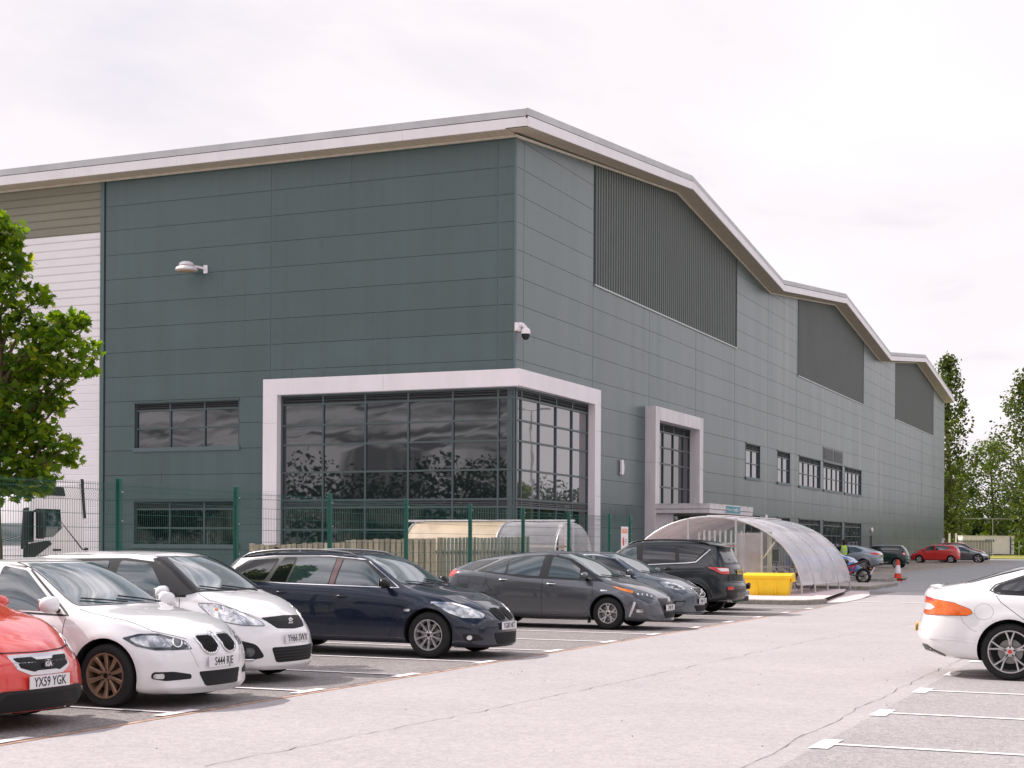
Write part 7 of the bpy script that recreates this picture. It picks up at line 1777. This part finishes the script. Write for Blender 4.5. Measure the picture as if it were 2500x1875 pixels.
# ---- maple at the left edge
RV=Vector((.9172,.3984,0)); 
tr_=empty('maple_tree',(-15.62,17.40,.1),0,'bright green young maple with lobed leaves at the left edge, behind the mesh fence','tree')
SC=22.2/3764
def mpos(px,py,d=0): 
    q=RV*((px-2)*SC)+Vector((-.3984,.9172,0))*d; return Vector((q.x,q.y,(1324-py)*SC+1.55))
CL=[(8,560,.30),(52,585,.25),(20,640,.34),(62,660,.24),(-20,700,.40),(45,730,.32),(10,800,.42),(72,800,.28),(118,735,.20),(112,790,.24),(150,790,.20),(190,790,.20),(168,835,.30),(218,800,.12),(205,850,.24),(120,850,.34),(190,900,.28),(215,905,.14),(140,925,.30),(80,900,.36),(20,900,.45),(40,980,.45),(100,990,.30),(150,985,.22),(0,1060,.45),(70,1060,.34),(120,1070,.28),(95,1130,.34),(150,1100,.17),(185,1090,.15),(175,1125,.16),(40,1140,.42),(140,1165,.20),(-10,1190,.38),(60,1195,.26),(105,1190,.22)]
CL+=[(-70-20*i+random.uniform(-30,30),620+i*48,.42+.02*(i%3)) for i in range(12)]+[(-170+random.uniform(-30,30),760+i*60,.48) for i in range(7)]
P=[];sd_=0
mbr=MB()
def limb(mb,a,b,r0,r1,bend=.12,n=6):
    a=Vector(a);b=Vector(b); off=Vector((random.uniform(-1,1),random.uniform(-1,1),random.uniform(0,1)))*bend*(b-a).length
    mb.tube([a.lerp(b,t/n)+off*math.sin(math.pi*t/n) for t in range(n+1)],[r0+(r1-r0)*t/n for t in range(n+1)],7)
def trunkline(z): return Vector((.02*math.sin(z*2),.02*math.cos(z*1.7),z))
for (px,py,r_) in CL:
    sd_+=1; d=random.uniform(-.5,.5) if px<60 else random.uniform(-.3,.3)
    c=mpos(px,py,d); n=int(112*(r_/.3)**2)
    P.append(ballpts(c,r_,r_*.85,n,sd_,.15))
    base=trunkline(max(2.2,c.z-.55-abs(px)*SC*.35))
    limb(mbr,base,c,.035,.008)
    for q in range(4):
        e=c+Vector((random.uniform(-1,1),random.uniform(-1,1),random.uniform(-.6,1)))*r_*.9; limb(mbr,c,e,.007,.003)
leaves('crown',np.concatenate(P),.135,MAPLE,LM_MAPLE,tr_,seed=3)
mb=MB(); mb.tube([trunkline(z) for z in np.arange(0,5.6,.35)],[.085-.013*z for z in np.arange(0,5.6,.35)],10); mb.build('trunk',M_BARK,tr_,smooth=60)
mbr.build('branches',M_BARK,tr_,smooth=60)
# ---- generic trees
def tree(name,loc,H,W,label,leafm,nl,ls,base=.2,form='round',group='trees beyond the building',seed=1,nb=26):
    r=random.Random(seed); t=empty(name,loc,0,label,'tree',group)
    mb=MB(); zz=[H*i/9 for i in range(10)]; tl=[Vector((math.sin(z*.35+seed)*.012*H,math.cos(z*.3+seed)*.012*H,z)) for z in zz]
    mb.tube(tl,[H*.014*(1-.93*i/9)+.02 for i in range(10)],8); mb.build('trunk',M_BARK,t,smooth=60)
    mb=MB(); P=[]
    for k in range(nb):
        f=base+(1-base)*(k+.5)/nb; z=H*f; a=k*2.4+r.uniform(-.5,.5)
        if form=='poplar': rad=W*(math.sin(math.pi*min(1,(f-base)/(1-base)*.88+.14)))**.7*r.uniform(.35,1); up=.55
        elif form=='cone': rad=W*(1-(f-base)/(1-base))**.75*r.uniform(.55,1)+.1; up=.12
        else: rad=W*math.sin(math.pi*((f-base)/(1-base)*.85+.12))**.6*r.uniform(.45,1); up=.28
        e=Vector((math.cos(a)*rad,math.sin(a)*rad,min(H*.985,z+rad*up)))
        b0=Vector((0,0,max(H*base*.9,z-rad*.25))); limb(mb,b0,e,H*.0045,.015,.06,5)
        cr_=W*r.uniform(.20,.34); n=int(nl/nb*r.uniform(.6,1.4))
        m_=int(n*.6)
        P.append(ballpts(e,cr_,cr_*(1.5 if form=='poplar' else .8),m_,seed*100+k,.1))
        q=np.random.default_rng(seed*77+k); tt=q.random(n-m_)[:,None]; seg=np.array(b0)*(1-tt)+np.array(e)*tt; P.append(seg+q.normal(size=(n-m_,3))*cr_*.45)
    mb.build('branches',M_BARK,t,smooth=60)
    leaves('crown',np.concatenate(P),ls,OVAL,leafm,t,seed=seed,droop=.1)
    return t
tree('poplar_tree',(-28.6,211,.2),26.5,3.6,'tall slim poplar rising behind the far end of the grey building',LM_POP,6500,.42,.10,'poplar',seed=4,nb=60)
tree('poplar_tree',(-17.6,206,.2),23.5,5.4,'tall poplar at the right edge of the photo',LM_POP,8000,.42,.08,'poplar',seed=9,nb=60)
tree('birch_tree',(-26.4,243,.2),17,5.0,'light green spreading tree behind the white container',LM_BIRCH,5200,.38,.18,'round',seed=12,nb=40)
tree('birch_tree',(-30.6,241,.2),14.5,3.8,'smaller leafy tree between the slim poplar and the spreading tree',LM_BIRCH,3600,.36,.18,'round',seed=15,nb=34)
tree('dark_tree',(-22.0,252,.2),12.5,4.6,'dark green round tree behind the right end of the container',LM_DARK,4500,.45,.12,'round',seed=21,nb=30)
tree('dark_tree',(-33.5,250,.2),11.5,4.2,'dark green round tree low beside the slim poplar',LM_DARK,3800,.45,.12,'round',seed=22,nb=30)
tree('dark_tree',(-16.2,247,.2),10.5,4.2,'dark green round tree below the right edge poplar',LM_DARK,3800,.45,.1,'round',seed=23,nb=30)
# hedge belt closing the view, and woodland round the site (seen in the glass)
def belt(name,x0,x1,y0,y1,h0,h1,n,ls,m,seed,dens=46):
    r=np.random.default_rng(seed); P=[]
    for i in range(dens):
        t=i/(dens-1); x=x0+(x1-x0)*t+r.normal()*2; y=y0+(y1-y0)*t+r.normal()*2; h=h0+(h1-h0)*r.random()
        k=int(n/dens); d=r.normal(size=(k,3)); d/=np.linalg.norm(d,axis=1,keepdims=True); w_=math.hypot(x1-x0,y1-y0)/dens*1.3+1
        P.append(np.array([x,y,h*.52])+d*(r.random((k,1))**.4)*np.array([w_,2.5,h*.5]))
    o=leaves(name,np.concatenate(P),ls,OVAL,m,None,seed=seed,droop=.1); tag(o,label='continuous belt of dark woodland closing off the site',kind='stuff'); return o
belt('hedge_belt',-70,40,262,246,5,8,26000,.75,LM_DARK,31,60)
belt('woodland_belt',-140,90,-48,-52,7.5,12.5,60000,.55,LM_DARK,32,80)
belt('woodland_belt',62,44,20,240,7,12,40000,.6,LM_DARK,33,50)
belt('undergrowth',-48,-8,236,234,1.5,4.2,9000,.45,LM_BIRCH,34,30)
for i,(x,y,H) in enumerate([(15.5,140,7.2),(22,150,5.5)]):
    tree('young_tree',(x,y,.2),H,1.8,['young roadside tree outside the frame, mirrored in the corner glazing','second young roadside tree outside the frame, mirrored in the glass'][i],LM_BIRCH,1200,.35,.3,'round','young roadside trees',seed=40+i,nb=16)
lp=empty('lamp_post',(2.4,111.5,.2),0,'tall twin-headed lamp post outside the frame, mirrored in the corner glazing','lamp post')
mb=MB(); mb.tube([(0,0,0),(0,0,11.9)],[.11,.06],10); mb.build('pole',M_ALU,lp,smooth=60)
for s_ in (-1,1):
    mb=MB(); mb.tube([(0,0,11.9),(s_*.7,0,12.0)],.035,6); mb.box(min(s_*.6,s_*1.5),max(s_*.6,s_*1.5),-.16,.16,11.95,12.08); mb.build('lamp_head',M_ALU,lp,bevel=.02)
# ------------------------------------------------------------------ person in hi-vis vest (seen from behind)
def skinned(name, verts, edges, rad, m, parent, sub=2):
    me=bpy.data.meshes.new(name); me.from_pydata(verts,edges,[]); o=bpy.data.objects.new(name,me); link(o)
    sk=o.modifiers.new('k','SKIN'); sk.use_smooth_shade=True; ss=o.modifiers.new('s','SUBSURF'); ss.levels=sub; ss.render_levels=sub
    for i,v in enumerate(me.skin_vertices[0].data):
        r=rad[i]; v.radius=(r,r) if not isinstance(r,tuple) else r
        v.use_root=(i==0)
    dg=bpy.context.evaluated_depsgraph_get(); dg.update(); m2=bpy.data.meshes.new_from_object(o.evaluated_get(dg)); bpy.data.objects.remove(o)
    m2.name=name; m2.materials.clear(); m2.materials.append(m); m2.polygons.foreach_set('use_smooth',[True]*len(m2.polygons))
    o=bpy.data.objects.new(name,m2); link(o); o.parent=parent; return o
pe=empty('person',(-15.15,75.6,zg(75)+.012),R(205),'person seen from behind in a yellow high-visibility vest over dark clothes, standing by the cars','person')
M_SKIN=mat('skin',(.50,.30,.22),.5); M_CLOTH=mat('dark jacket cloth',(.010,.011,.014),.85,bump=.3,bscale=60); M_TROU=mat('navy trousers cloth',(.012,.014,.022),.85)
# one continuous body: pelvis, spine, head, arms (hands with fingers), legs
V=[(0,0,.93),(0,.0,1.12),(0,.01,1.36),(0,.0,1.47),(0,-.01,1.53),(0,-.02,1.62),(0,-.015,1.70)]; Rr=[(.15,.11),(.14,.10),(.17,.11),(.07,.07),(.055,.055),(.078,.095),(.07,.085)]
E_=[(0,1),(1,2),(2,3),(3,4),(4,5),(5,6)]
def addv(p,r,par): V.append(p); Rr.append(r); E_.append((par,len(V)-1)); return len(V)-1
for s_ in (1,-1):
    sh_=addv((s_*.17,.01,1.40),.065,2); el=addv((s_*.25,-.04,1.12),.045,sh_); wr=addv((s_*.22,-.26,1.02),.030,el); pm=addv((s_*.205,-.34,1.00),(.035,.018),wr)
    hp=addv((s_*.10,0,.86),.10,0); kn=addv((s_*.115,-.02,.50),.062,hp); an=addv((s_*.12,.02,.10),.042,kn); ft=addv((s_*.135,-.14,.045),(.042,.032),an)
body=skinned('body',V,E_,Rr,M_CLOTH,pe)
for s_ in (1,-1):
    hm=MB(); hm.ball((s_*.205,-.345,1.0),.036,.05,.018,10,6); 
    for k in range(4): 
        x=s_*.205+(-.026+.0175*k); hm.tube([(x,-.375,1.0),(x,-.405,.995),(x,-.425,.98),(x,-.432,.962)],[.009,.0085,.008,.007],6)
    hm.tube([(s_*.205-s_*.03,-.335,1.0),(s_*.205-s_*.055,-.36,.99),(s_*.205-s_*.05,-.385,.985)],[.010,.009,.008],6); hm.build('hand',M_SKIN,pe,smooth=60)
hd=MB(); hd.ball((0,-.02,1.645),.076,.095,.115,18,12); hd.ball((.078,-.015,1.64),.012,.02,.03,8,6); hd.ball((-.078,-.015,1.64),.012,.02,.03,8,6); hd.ball((0,-.118,1.63),.013,.018,.02,8,6); hd.tube([(0,0,1.50),(0,-.01,1.58)],.052,10); head=hd.build('head',M_SKIN,pe,smooth=60)
ey=MB(); ey.ball((.028,-.104,1.655),.011,.008,.008,8,6); ey.ball((-.028,-.104,1.655),.011,.008,.008,8,6); ey.box(-.022,.022,-.115,-.108,1.592,1.598); ey.build('eyes_and_mouth',M_BLACK,head)
hr=MB(); hr.ball((0,.0,1.665),.083,.098,.112,18,12); hr.build('hair',mat('brown hair',(.045,.022,.012),.8,bump=.6,bscale=60),pe,smooth=60)
vm=MB(); prof_=[(.155,.118,.90),(.160,.122,1.0),(.165,.124,1.12),(.185,.130,1.28),(.190,.128,1.36),(.165,.105,1.43),(.10,.075,1.47)]
vs=[];fs=[];n=24
for (a,b_,z) in prof_:
    for k in range(n): t=2*math.pi*k/n; vs.append((a*math.cos(t)*(1+.02*math.sin(5*t+z*9)),b_*math.sin(t)*(1+.03*math.sin(4*t+z*7)),z))
for j in range(len(prof_)-1):
    for k in range(n): fs.append((j*n+k,j*n+(k+1)%n,(j+1)*n+(k+1)%n,(j+1)*n+k))
vm.add(vs,fs); vest=vm.build('vest',mat('high visibility yellow',(.52,.80,.02),.6,emit=None),pe,smooth=60)
for z in (.98,1.14):
    t_=MB(); t_.lathe([(1,0),(1,.05)],24,'z',(0,0,z))
    for i in range(len(t_.v)): q=t_.v[i]; t_.v[i]=(q[0]*.170,q[1]*.130,q[2])
    t_.build('reflective_band',M_ALU,vest,smooth=60)
for s_ in (1,-1):
    t_=MB(); t_.add([(s_*.07,.128,1.16),(s_*.12,.122,1.16),(s_*.12,.118,1.40),(s_*.07,.122,1.42)],[(0,1,2,3)]); t_.build('reflective_band',M_ALU,vest)
lg=MB()
# trousers sleeves over the legs
for s_ in (1,-1): lg.tube([(s_*.10,0,.92),(s_*.105,-.005,.70),(s_*.115,-.02,.50),(s_*.118,.0,.28),(s_*.12,.02,.09)],[.118,.098,.078,.07,.062],14)
lg.build('trousers',M_TROU,pe,smooth=60)
bt=MB()
for s_ in (1,-1): bt.ball((s_*.13,-.06,.05),.05,.14,.055,12,8)
bt.build('boots',M_BLACK,pe,smooth=60)
# ------------------------------------------------------------------ motorcycle
mc=empty('motorcycle',(-12.05,60.5,zg(60.5)+.01),R(176),'black and red motorcycle parked at the right end of the cycle shelter','motorcycle')
M_MB=mat('motorcycle black plastic',(.010,.010,.011),.3,coat=.6); M_MR=mat('motorcycle red frame',(.60,.01,.015),.25,coat=1)
for x in (-.70,.72):
    mb=MB(); mb.lathe([(.20,-.05),(.27,-.065),(.305,-.035),(.315,0),(.305,.035),(.27,.065),(.20,.05)],40,'y',(x,0,.315),close=True); t=mb.build('wheel',M_TYRE,mc,smooth=50)
    mb=MB(); mb.lathe([(.205,-.045),(.215,-.05),(.215,.05),(.205,.045)],32,'y',(x,0,.315),close=True)
    for k in range(5):
        a=2*math.pi*k/5+.2
        for da in (-.12,.12): mb.tube([(x+.04*math.cos(a),0,.315+.04*math.sin(a)),(x+.20*math.cos(a+da),0,.315+.20*math.sin(a+da))],.010,6)
    mb.lathe([(0,-.04),(.05,-.04),(.05,.04),(0,.04)],16,'y',(x,0,.315)); mb.build('rim',M_MB,t,smooth=50)
    mb=MB(); mb.lathe([(.06,.06),(.13,.06),(.13,.064),(.06,.064)],24,'y',(x,0,.315),close=True); mb.build('brake_disc',M_DISC,t)
mb=MB(); mb.tube([(-.70,.09,.315),(-.25,.09,.36)],.028,8); mb.tube([(-.70,-.09,.315),(-.25,-.09,.36)],.028,8); mb.build('swingarm',M_MB,mc,smooth=60)
mb=MB()
for s_ in (1,-1):
    mb.tube([(.38,s_*.05,.85),(.1,s_*.14,.60),(-.22,s_*.13,.42)],.020,8); mb.tube([(.1,s_*.14,.60),(-.25,s_*.10,.70),(-.48,s_*.08,.76)],.016,8); mb.tube([(-.05,s_*.13,.52),(-.22,s_*.11,.69)],.016,8); mb.tube([(-.38,s_*.09,.74),(-.30,s_*.11,.50),(-.2,s_*.13,.44)],.018,8)
mb.build('frame',M_MR,mc,smooth=60)
mb=MB(); mb.ball((-.0,0,.42),.22,.15,.17,14,10); mb.tube([(.08,0,.45),(.26,0,.62)],.09,10); mb.build('engine',mat('engine alloy',(.05,.05,.052),.35,metal=.7),mc,smooth=60)
mb=MB(); mb.ball((.16,0,.88),.30,.15,.13,16,10); mb.build('fuel_tank',M_MB,mc,smooth=60)
mb=MB(); mb.prism([(.02,.80),(-.15,.76),(-.42,.84),(-.86,.97),(-.96,.97),(-.92,.93),(-.55,.77),(-.3,.70),(-.05,.72)],(-.075,.075),lambda u,v,w:(u,w,v)); mb.build('seat_and_tail',M_MB,mc,bevel=.02,smooth=40)
mb=MB(); mb.box(-.985,-.94,-.06,.06,.935,.965); mb.build('tail_light',M_RED,mc,bevel=.008)
mb=MB(); mb.tube([(-.62,0,.78),(-.85,0,.72),(-1.0,0,.66)],.018,6); mb.tube([(-.70,.05,.315),(-1.0,.04,.45)],.01,6); mb.build('plate_bracket',M_MB,mc)
mb=MB(); mb.box(-.006,.006,-.11,.11,-.16,.16); o=mb.build('number_plate',M_WHITE,mc,bevel=.002); o.location=(-1.06,0,.52); o.rotation_euler=(0,R(-28),0)
mb=MB(); mb.ball((-.98,.07,.62),.03,.02,.02,8,6); mb.ball((-.98,-.07,.62),.03,.02,.02,8,6); mb.build('indicator',M_AMB,mc)
mb=MB()
for s_ in (1,-1): mb.tube([(.72,s_*.09,.315),(.50,s_*.09,.86)],.024,8)
mb.build('fork',M_ALU,mc,smooth=60)
mb=MB(); mb.tube([(.40,-.36,.98),(.46,-.15,1.0),(.46,.15,1.0),(.40,.36,.98)],.014,6); mb.build('handlebar',M_MB,mc)
mb=MB(); mb.ball((.56,0,.90),.08,.10,.11,12,8); mb.build('headlight',M_LAMP,mc,smooth=60)
mb=MB(); mb.tube([(.1,-.14,.25),(-.3,-.16,.26),(-.62,-.17,.48)],[.03,.035,.055],10); mb.build('exhaust',M_ALU,mc,smooth=60)
mb=MB(); mb.tube([(-.1,.1,.3),(-.12,.30,.02)],.012,6); mb.build('side_stand',M_MB,mc)
# ------------------------------------------------------------------ lorry cab behind the fence
lo=empty('lorry',(-25.55,28.0,0),0,'white lorry cab with dark windscreen and black mirrors at the left edge behind the fence','lorry')
M_LW=mat('lorry white',(.80,.755,.75),.35,coat=.6)
mb=MB(); P_=[(0,.75),(.0,1.35),(.10,1.55),(.22,2.55),(.55,2.95),(2.1,3.05),(2.15,2.7),(2.15,.55),(1.65,.55),(1.5,.95),(1.2,1.12),(.75,1.05),(.5,.72)]
mb.prism(P_,(-1.22,1.16),lambda u,v,w:(w,u,v)); mb.build('cab',M_LW,lo,bevel=.06,smooth=50)
mb=MB(); mb.add([(-1.10,.085,1.55),(1.02,.085,1.55),(1.0,.215,2.42),(-1.08,.215,2.42)],[(0,1,2,3)]); mb.build('windscreen',M_CGLASS2,lo)
mb=MB(); mb.add([(-1.15,-.005,1.30),(1.10,-.005,1.30),(1.06,.105,1.56),(-1.12,.105,1.56)],[(0,1,2,3)]); mb.prism([(1.10,2.42),(1.13,2.42),(1.16,1.5),(1.12,1.3),(1.02,1.5),(1.0,2.4)],(.06,.16),lambda u,v,w:(u,w+ (v-1.5)*.11,v)); mb.build('dark_scuttle',M_PLAST,lo)
mb=MB(); mb.tube([(-.9,.04,1.6),(-.1,.06,1.75)],.012,6); mb.tube([(.1,.04,1.6),(.9,.06,1.75)],.012,6); mb.build('wiper',M_TRIMB,lo)
mb=MB(); mb.box(-1.0,.75,-.03,.02,.78,1.12); mb.build('grille',M_DARK,lo)
for z in (.86,.96,1.05):
    mb=MB(); mb.box(-.98,.73,-.045,-.025,z-.012,z+.012); mb.build('grille_bar',M_PLAST,lo)
mb=MB(); mb.prism([(-.02,1.22),(-.02,1.50),(.25,1.60),(.85,1.66),(.95,1.58),(.6,1.40),(.3,1.24)],(1.165,1.185),lambda u,v,w:(w,u,v)); mb.build('dark_door_trim',M_PLAST,lo)
mb=MB(); mb.prism([(.42,1.72),(.40,2.40),(1.25,2.40),(1.3,1.95),(1.0,1.75)],(1.163,1.172),lambda u,v,w:(w,u,v)); mb.build('side_window',M_CGLASS,lo)
mb=MB(); mb.prism([(.62,2.72),(.62,2.93),(1.35,2.93),(1.42,2.72)],(1.163,1.18),lambda u,v,w:(w,u,v)); mb.build('side_marker_panel',M_PLAST,lo)
mb=MB(); mb.prism([(1.98,3.15),(2.06,3.15),(2.16,2.2),(2.10,2.2)],(1.16,1.19),lambda u,v,w:(w,u,v)); mb.build('air_deflector_edge',M_PLAST,lo)
for (a,b_) in ((1.55,1.98),):
    mb=MB(); mb.box(1.22,1.44,-.12,.04,1.62,2.34); mb.build('wing_mirror',M_TRIMB,lo,bevel=.03,smooth=50)
    mb=MB(); mb.box(1.50,1.66,.0,.14,1.70,2.36); mb.build('wing_mirror',M_TRIMB,lo,bevel=.03,smooth=50)
    mb=MB(); mb.tube([(1.14,.12,2.28),(1.5,.0,2.34)],.03,8); mb.tube([(1.14,.12,1.72),(1.4,.0,1.68)],.03,8); mb.build('mirror_arm',M_TRIMB,lo,smooth=60)
mb=MB(); mb.box(1.16,1.18,1.0,1.28,1.42,1.46); mb.build('door_handle',M_TRIMB,lo)
for x in (-1.0,.92):
    mb=MB(); mb.lathe([(.25,-.14),(.47,-.14),(.50,-.10),(.50,.10),(.47,.14),(.25,.14)],32,'x',(x,1.05,.50),close=True); mb.build('wheel',M_TYRE,lo,smooth=50)
mb=MB(); mb.box(-.5,.45,2.15,4.5,.6,.85); mb.build('chassis',M_PLAST,lo)
# ------------------------------------------------------------------ camera, sun, sky
TH = math.atan2(1635,3764)
cd = bpy.data.cameras.new('camera'); cam = bpy.data.objects.new('camera', cd); link(cam)
cd.sensor_fit='HORIZONTAL'; cd.sensor_width=36; cd.lens=36*3764/2500.; cd.clip_end=4000; cd.clip_start=.1
cd.shift_y = (1327-937.5)/2500.
f=Vector((-math.sin(TH),math.cos(TH),0)); r0=Vector((math.cos(TH),math.sin(TH),0)); u0=Vector((0,0,1))
ROLL=-.0055
rr_=r0*math.cos(ROLL)-u0*math.sin(ROLL); uu_=u0*math.cos(ROLL)+r0*math.sin(ROLL)
cam.matrix_world = Matrix(((rr_.x,uu_.x,-f.x,0),(rr_.y,uu_.y,-f.y,0),(rr_.z,uu_.z,-f.z,1.65),(0,0,0,1)))
scene.camera = cam
SUNL=Vector((math.cos(R(45)),-.015,-math.sin(R(45)))).normalized()
sd=bpy.data.lights.new('sun','SUN'); sd.energy=3.5; sd.angle=R(.55); sd.color=(1,.93,.88)
so=bpy.data.objects.new('sun',sd); link(so); so.rotation_euler=SUNL.to_track_quat('-Z','Y').to_euler(); so.location=(-60,20,60)
w=bpy.data.worlds.new('World'); scene.world=w; w.use_nodes=True; nt=w.node_tree
bg=nt.nodes['Background']; bg.inputs['Strength'].default_value=.1
sky=nd(nt,'ShaderNodeTexSky'); sky.sky_type='NISHITA'; sky.sun_disc=False; sky.sun_elevation=R(45); sky.sun_rotation=math.atan2(-SUNL.x,-SUNL.y); sky.air_density=1.2; sky.dust_density=2.0
tc=nd(nt,'ShaderNodeTexCoord'); sp=nd(nt,'ShaderNodeSeparateXYZ'); nt.links.new(tc.outputs['Generated'],sp.inputs[0])
# cloud layer: project the view direction on a high flat sheet
mx_=nd(nt,'ShaderNodeMath',operation='MAXIMUM'); mx_.inputs[1].default_value=.06; nt.links.new(sp.outputs['Z'],mx_.inputs[0])
ad_=nd(nt,'ShaderNodeMath',operation='ADD'); ad_.inputs[1].default_value=.10; nt.links.new(mx_.outputs[0],ad_.inputs[0])
dx=nd(nt,'ShaderNodeMath',operation='DIVIDE'); dy=nd(nt,'ShaderNodeMath',operation='DIVIDE')
nt.links.new(sp.outputs['X'],dx.inputs[0]); nt.links.new(ad_.outputs[0],dx.inputs[1]); nt.links.new(sp.outputs['Y'],dy.inputs[0]); nt.links.new(ad_.outputs[0],dy.inputs[1])
cb=nd(nt,'ShaderNodeCombineXYZ'); nt.links.new(dx.outputs[0],cb.inputs[0]); nt.links.new(dy.outputs[0],cb.inputs[1])
cn1=nd(nt,'ShaderNodeTexNoise'); cn1.inputs['Scale'].default_value=.75; cn1.inputs['Detail'].default_value=9; cn1.inputs['Roughness'].default_value=.55; cn1.inputs['Distortion'].default_value=.4
nt.links.new(cb.outputs[0],cn1.inputs['Vector'])
cr1=nd(nt,'ShaderNodeValToRGB'); e=cr1.color_ramp.elements
e[0].position=.33; e[0].color=(.80,.77,.84,1); e[1].position=.58; e[1].color=(1.0,.93,.97,1)
x=cr1.color_ramp.elements.new(.45); x.color=(.93,.87,.91,1)
nt.links.new(cn1.outputs['Fac'],cr1.inputs['Fac'])
# thin bright cloud overhead, duller towards the horizon
er=nd(nt,'ShaderNodeMapRange'); er.inputs['From Min'].default_value=.33; er.inputs['From Max'].default_value=.62; er.inputs['To Min'].default_value=7.9; er.inputs['To Max'].default_value=18.
nt.links.new(sp.outputs['Z'],er.inputs['Value'])
# stronger broken cloud away from the view: southern sky and overhead
mpn=nd(nt,'ShaderNodeMapping'); mpn.inputs['Scale'].default_value=(1.6,4.2,1); mpn.inputs['Rotation'].default_value=(0,0,.5); nt.links.new(cb.outputs[0],mpn.inputs['Vector'])
cn3=nd(nt,'ShaderNodeTexNoise'); cn3.inputs['Scale'].default_value=1.1; cn3.inputs['Detail'].default_value=7; cn3.inputs['Roughness'].default_value=.55; cn3.inputs['Distortion'].default_value=.8; nt.links.new(mpn.outputs[0],cn3.inputs['Vector'])
st=nd(nt,'ShaderNodeMapRange'); st.inputs['From Min'].default_value=.40; st.inputs['From Max'].default_value=.58; st.inputs['To Min'].default_value=.30; st.inputs['To Max'].default_value=1.25; nt.links.new(cn3.outputs['Fac'],st.inputs['Value'])
wy=nd(nt,'ShaderNodeMapRange'); wy.inputs['From Min'].default_value=.25; wy.inputs['From Max'].default_value=-.1; nt.links.new(sp.outputs['Y'],wy.inputs['Value'])
wz=nd(nt,'ShaderNodeMapRange'); wz.inputs['From Min'].default_value=.36; wz.inputs['From Max'].default_value=.5; nt.links.new(sp.outputs['Z'],wz.inputs['Value'])
wm=nd(nt,'ShaderNodeMath',operation='MAXIMUM'); nt.links.new(wy.outputs[0],wm.inputs[0]); nt.links.new(wz.outputs[0],wm.inputs[1])
sm=nd(nt,'ShaderNodeMix',data_type='FLOAT'); sm.inputs['A'].default_value=1.; nt.links.new(wm.outputs[0],sm.inputs['Factor']); nt.links.new(st.outputs[0],sm.inputs['B'])
em=nd(nt,'ShaderNodeMath',operation='MULTIPLY'); nt.links.new(er.outputs[0],em.inputs[0]); nt.links.new(sm.outputs['Result'],em.inputs[1])
sc=nd(nt,'ShaderNodeVectorMath',operation='SCALE'); nt.links.new(cr1.outputs['Color'],sc.inputs[0]); nt.links.new(em.outputs[0],sc.inputs['Scale'])
# gaps of clear sky high up (strongest away from the horizon)
cn2=nd(nt,'ShaderNodeTexNoise'); cn2.inputs['Scale'].default_value=1.6; cn2.inputs['Detail'].default_value=8; nt.links.new(cb.outputs[0],cn2.inputs['Vector'])
gp=nd(nt,'ShaderNodeMapRange'); gp.inputs['From Min'].default_value=.42; gp.inputs['From Max'].default_value=.60; nt.links.new(cn2.outputs['Fac'],gp.inputs['Value'])
eh=nd(nt,'ShaderNodeMapRange'); eh.inputs['From Min'].default_value=.34; eh.inputs['From Max'].default_value=.55; nt.links.new(sp.outputs['Z'],eh.inputs['Value'])
mm=nd(nt,'ShaderNodeMath',operation='MULTIPLY'); nt.links.new(gp.outputs[0],mm.inputs[0]); nt.links.new(eh.outputs[0],mm.inputs[1])
mix=nd(nt,'ShaderNodeMix',data_type='RGBA'); nt.links.new(mm.outputs[0],mix.inputs['Factor']); nt.links.new(sc.outputs[0],mix.inputs['A']); nt.links.new(sky.outputs[0],mix.inputs['B'])
nt.links.new(mix.outputs['Result'],bg.inputs['Color'])
scene.view_settings.view_transform='Standard'; scene.view_settings.look='None'; scene.view_settings.gamma=1; scene.view_settings.exposure=.45
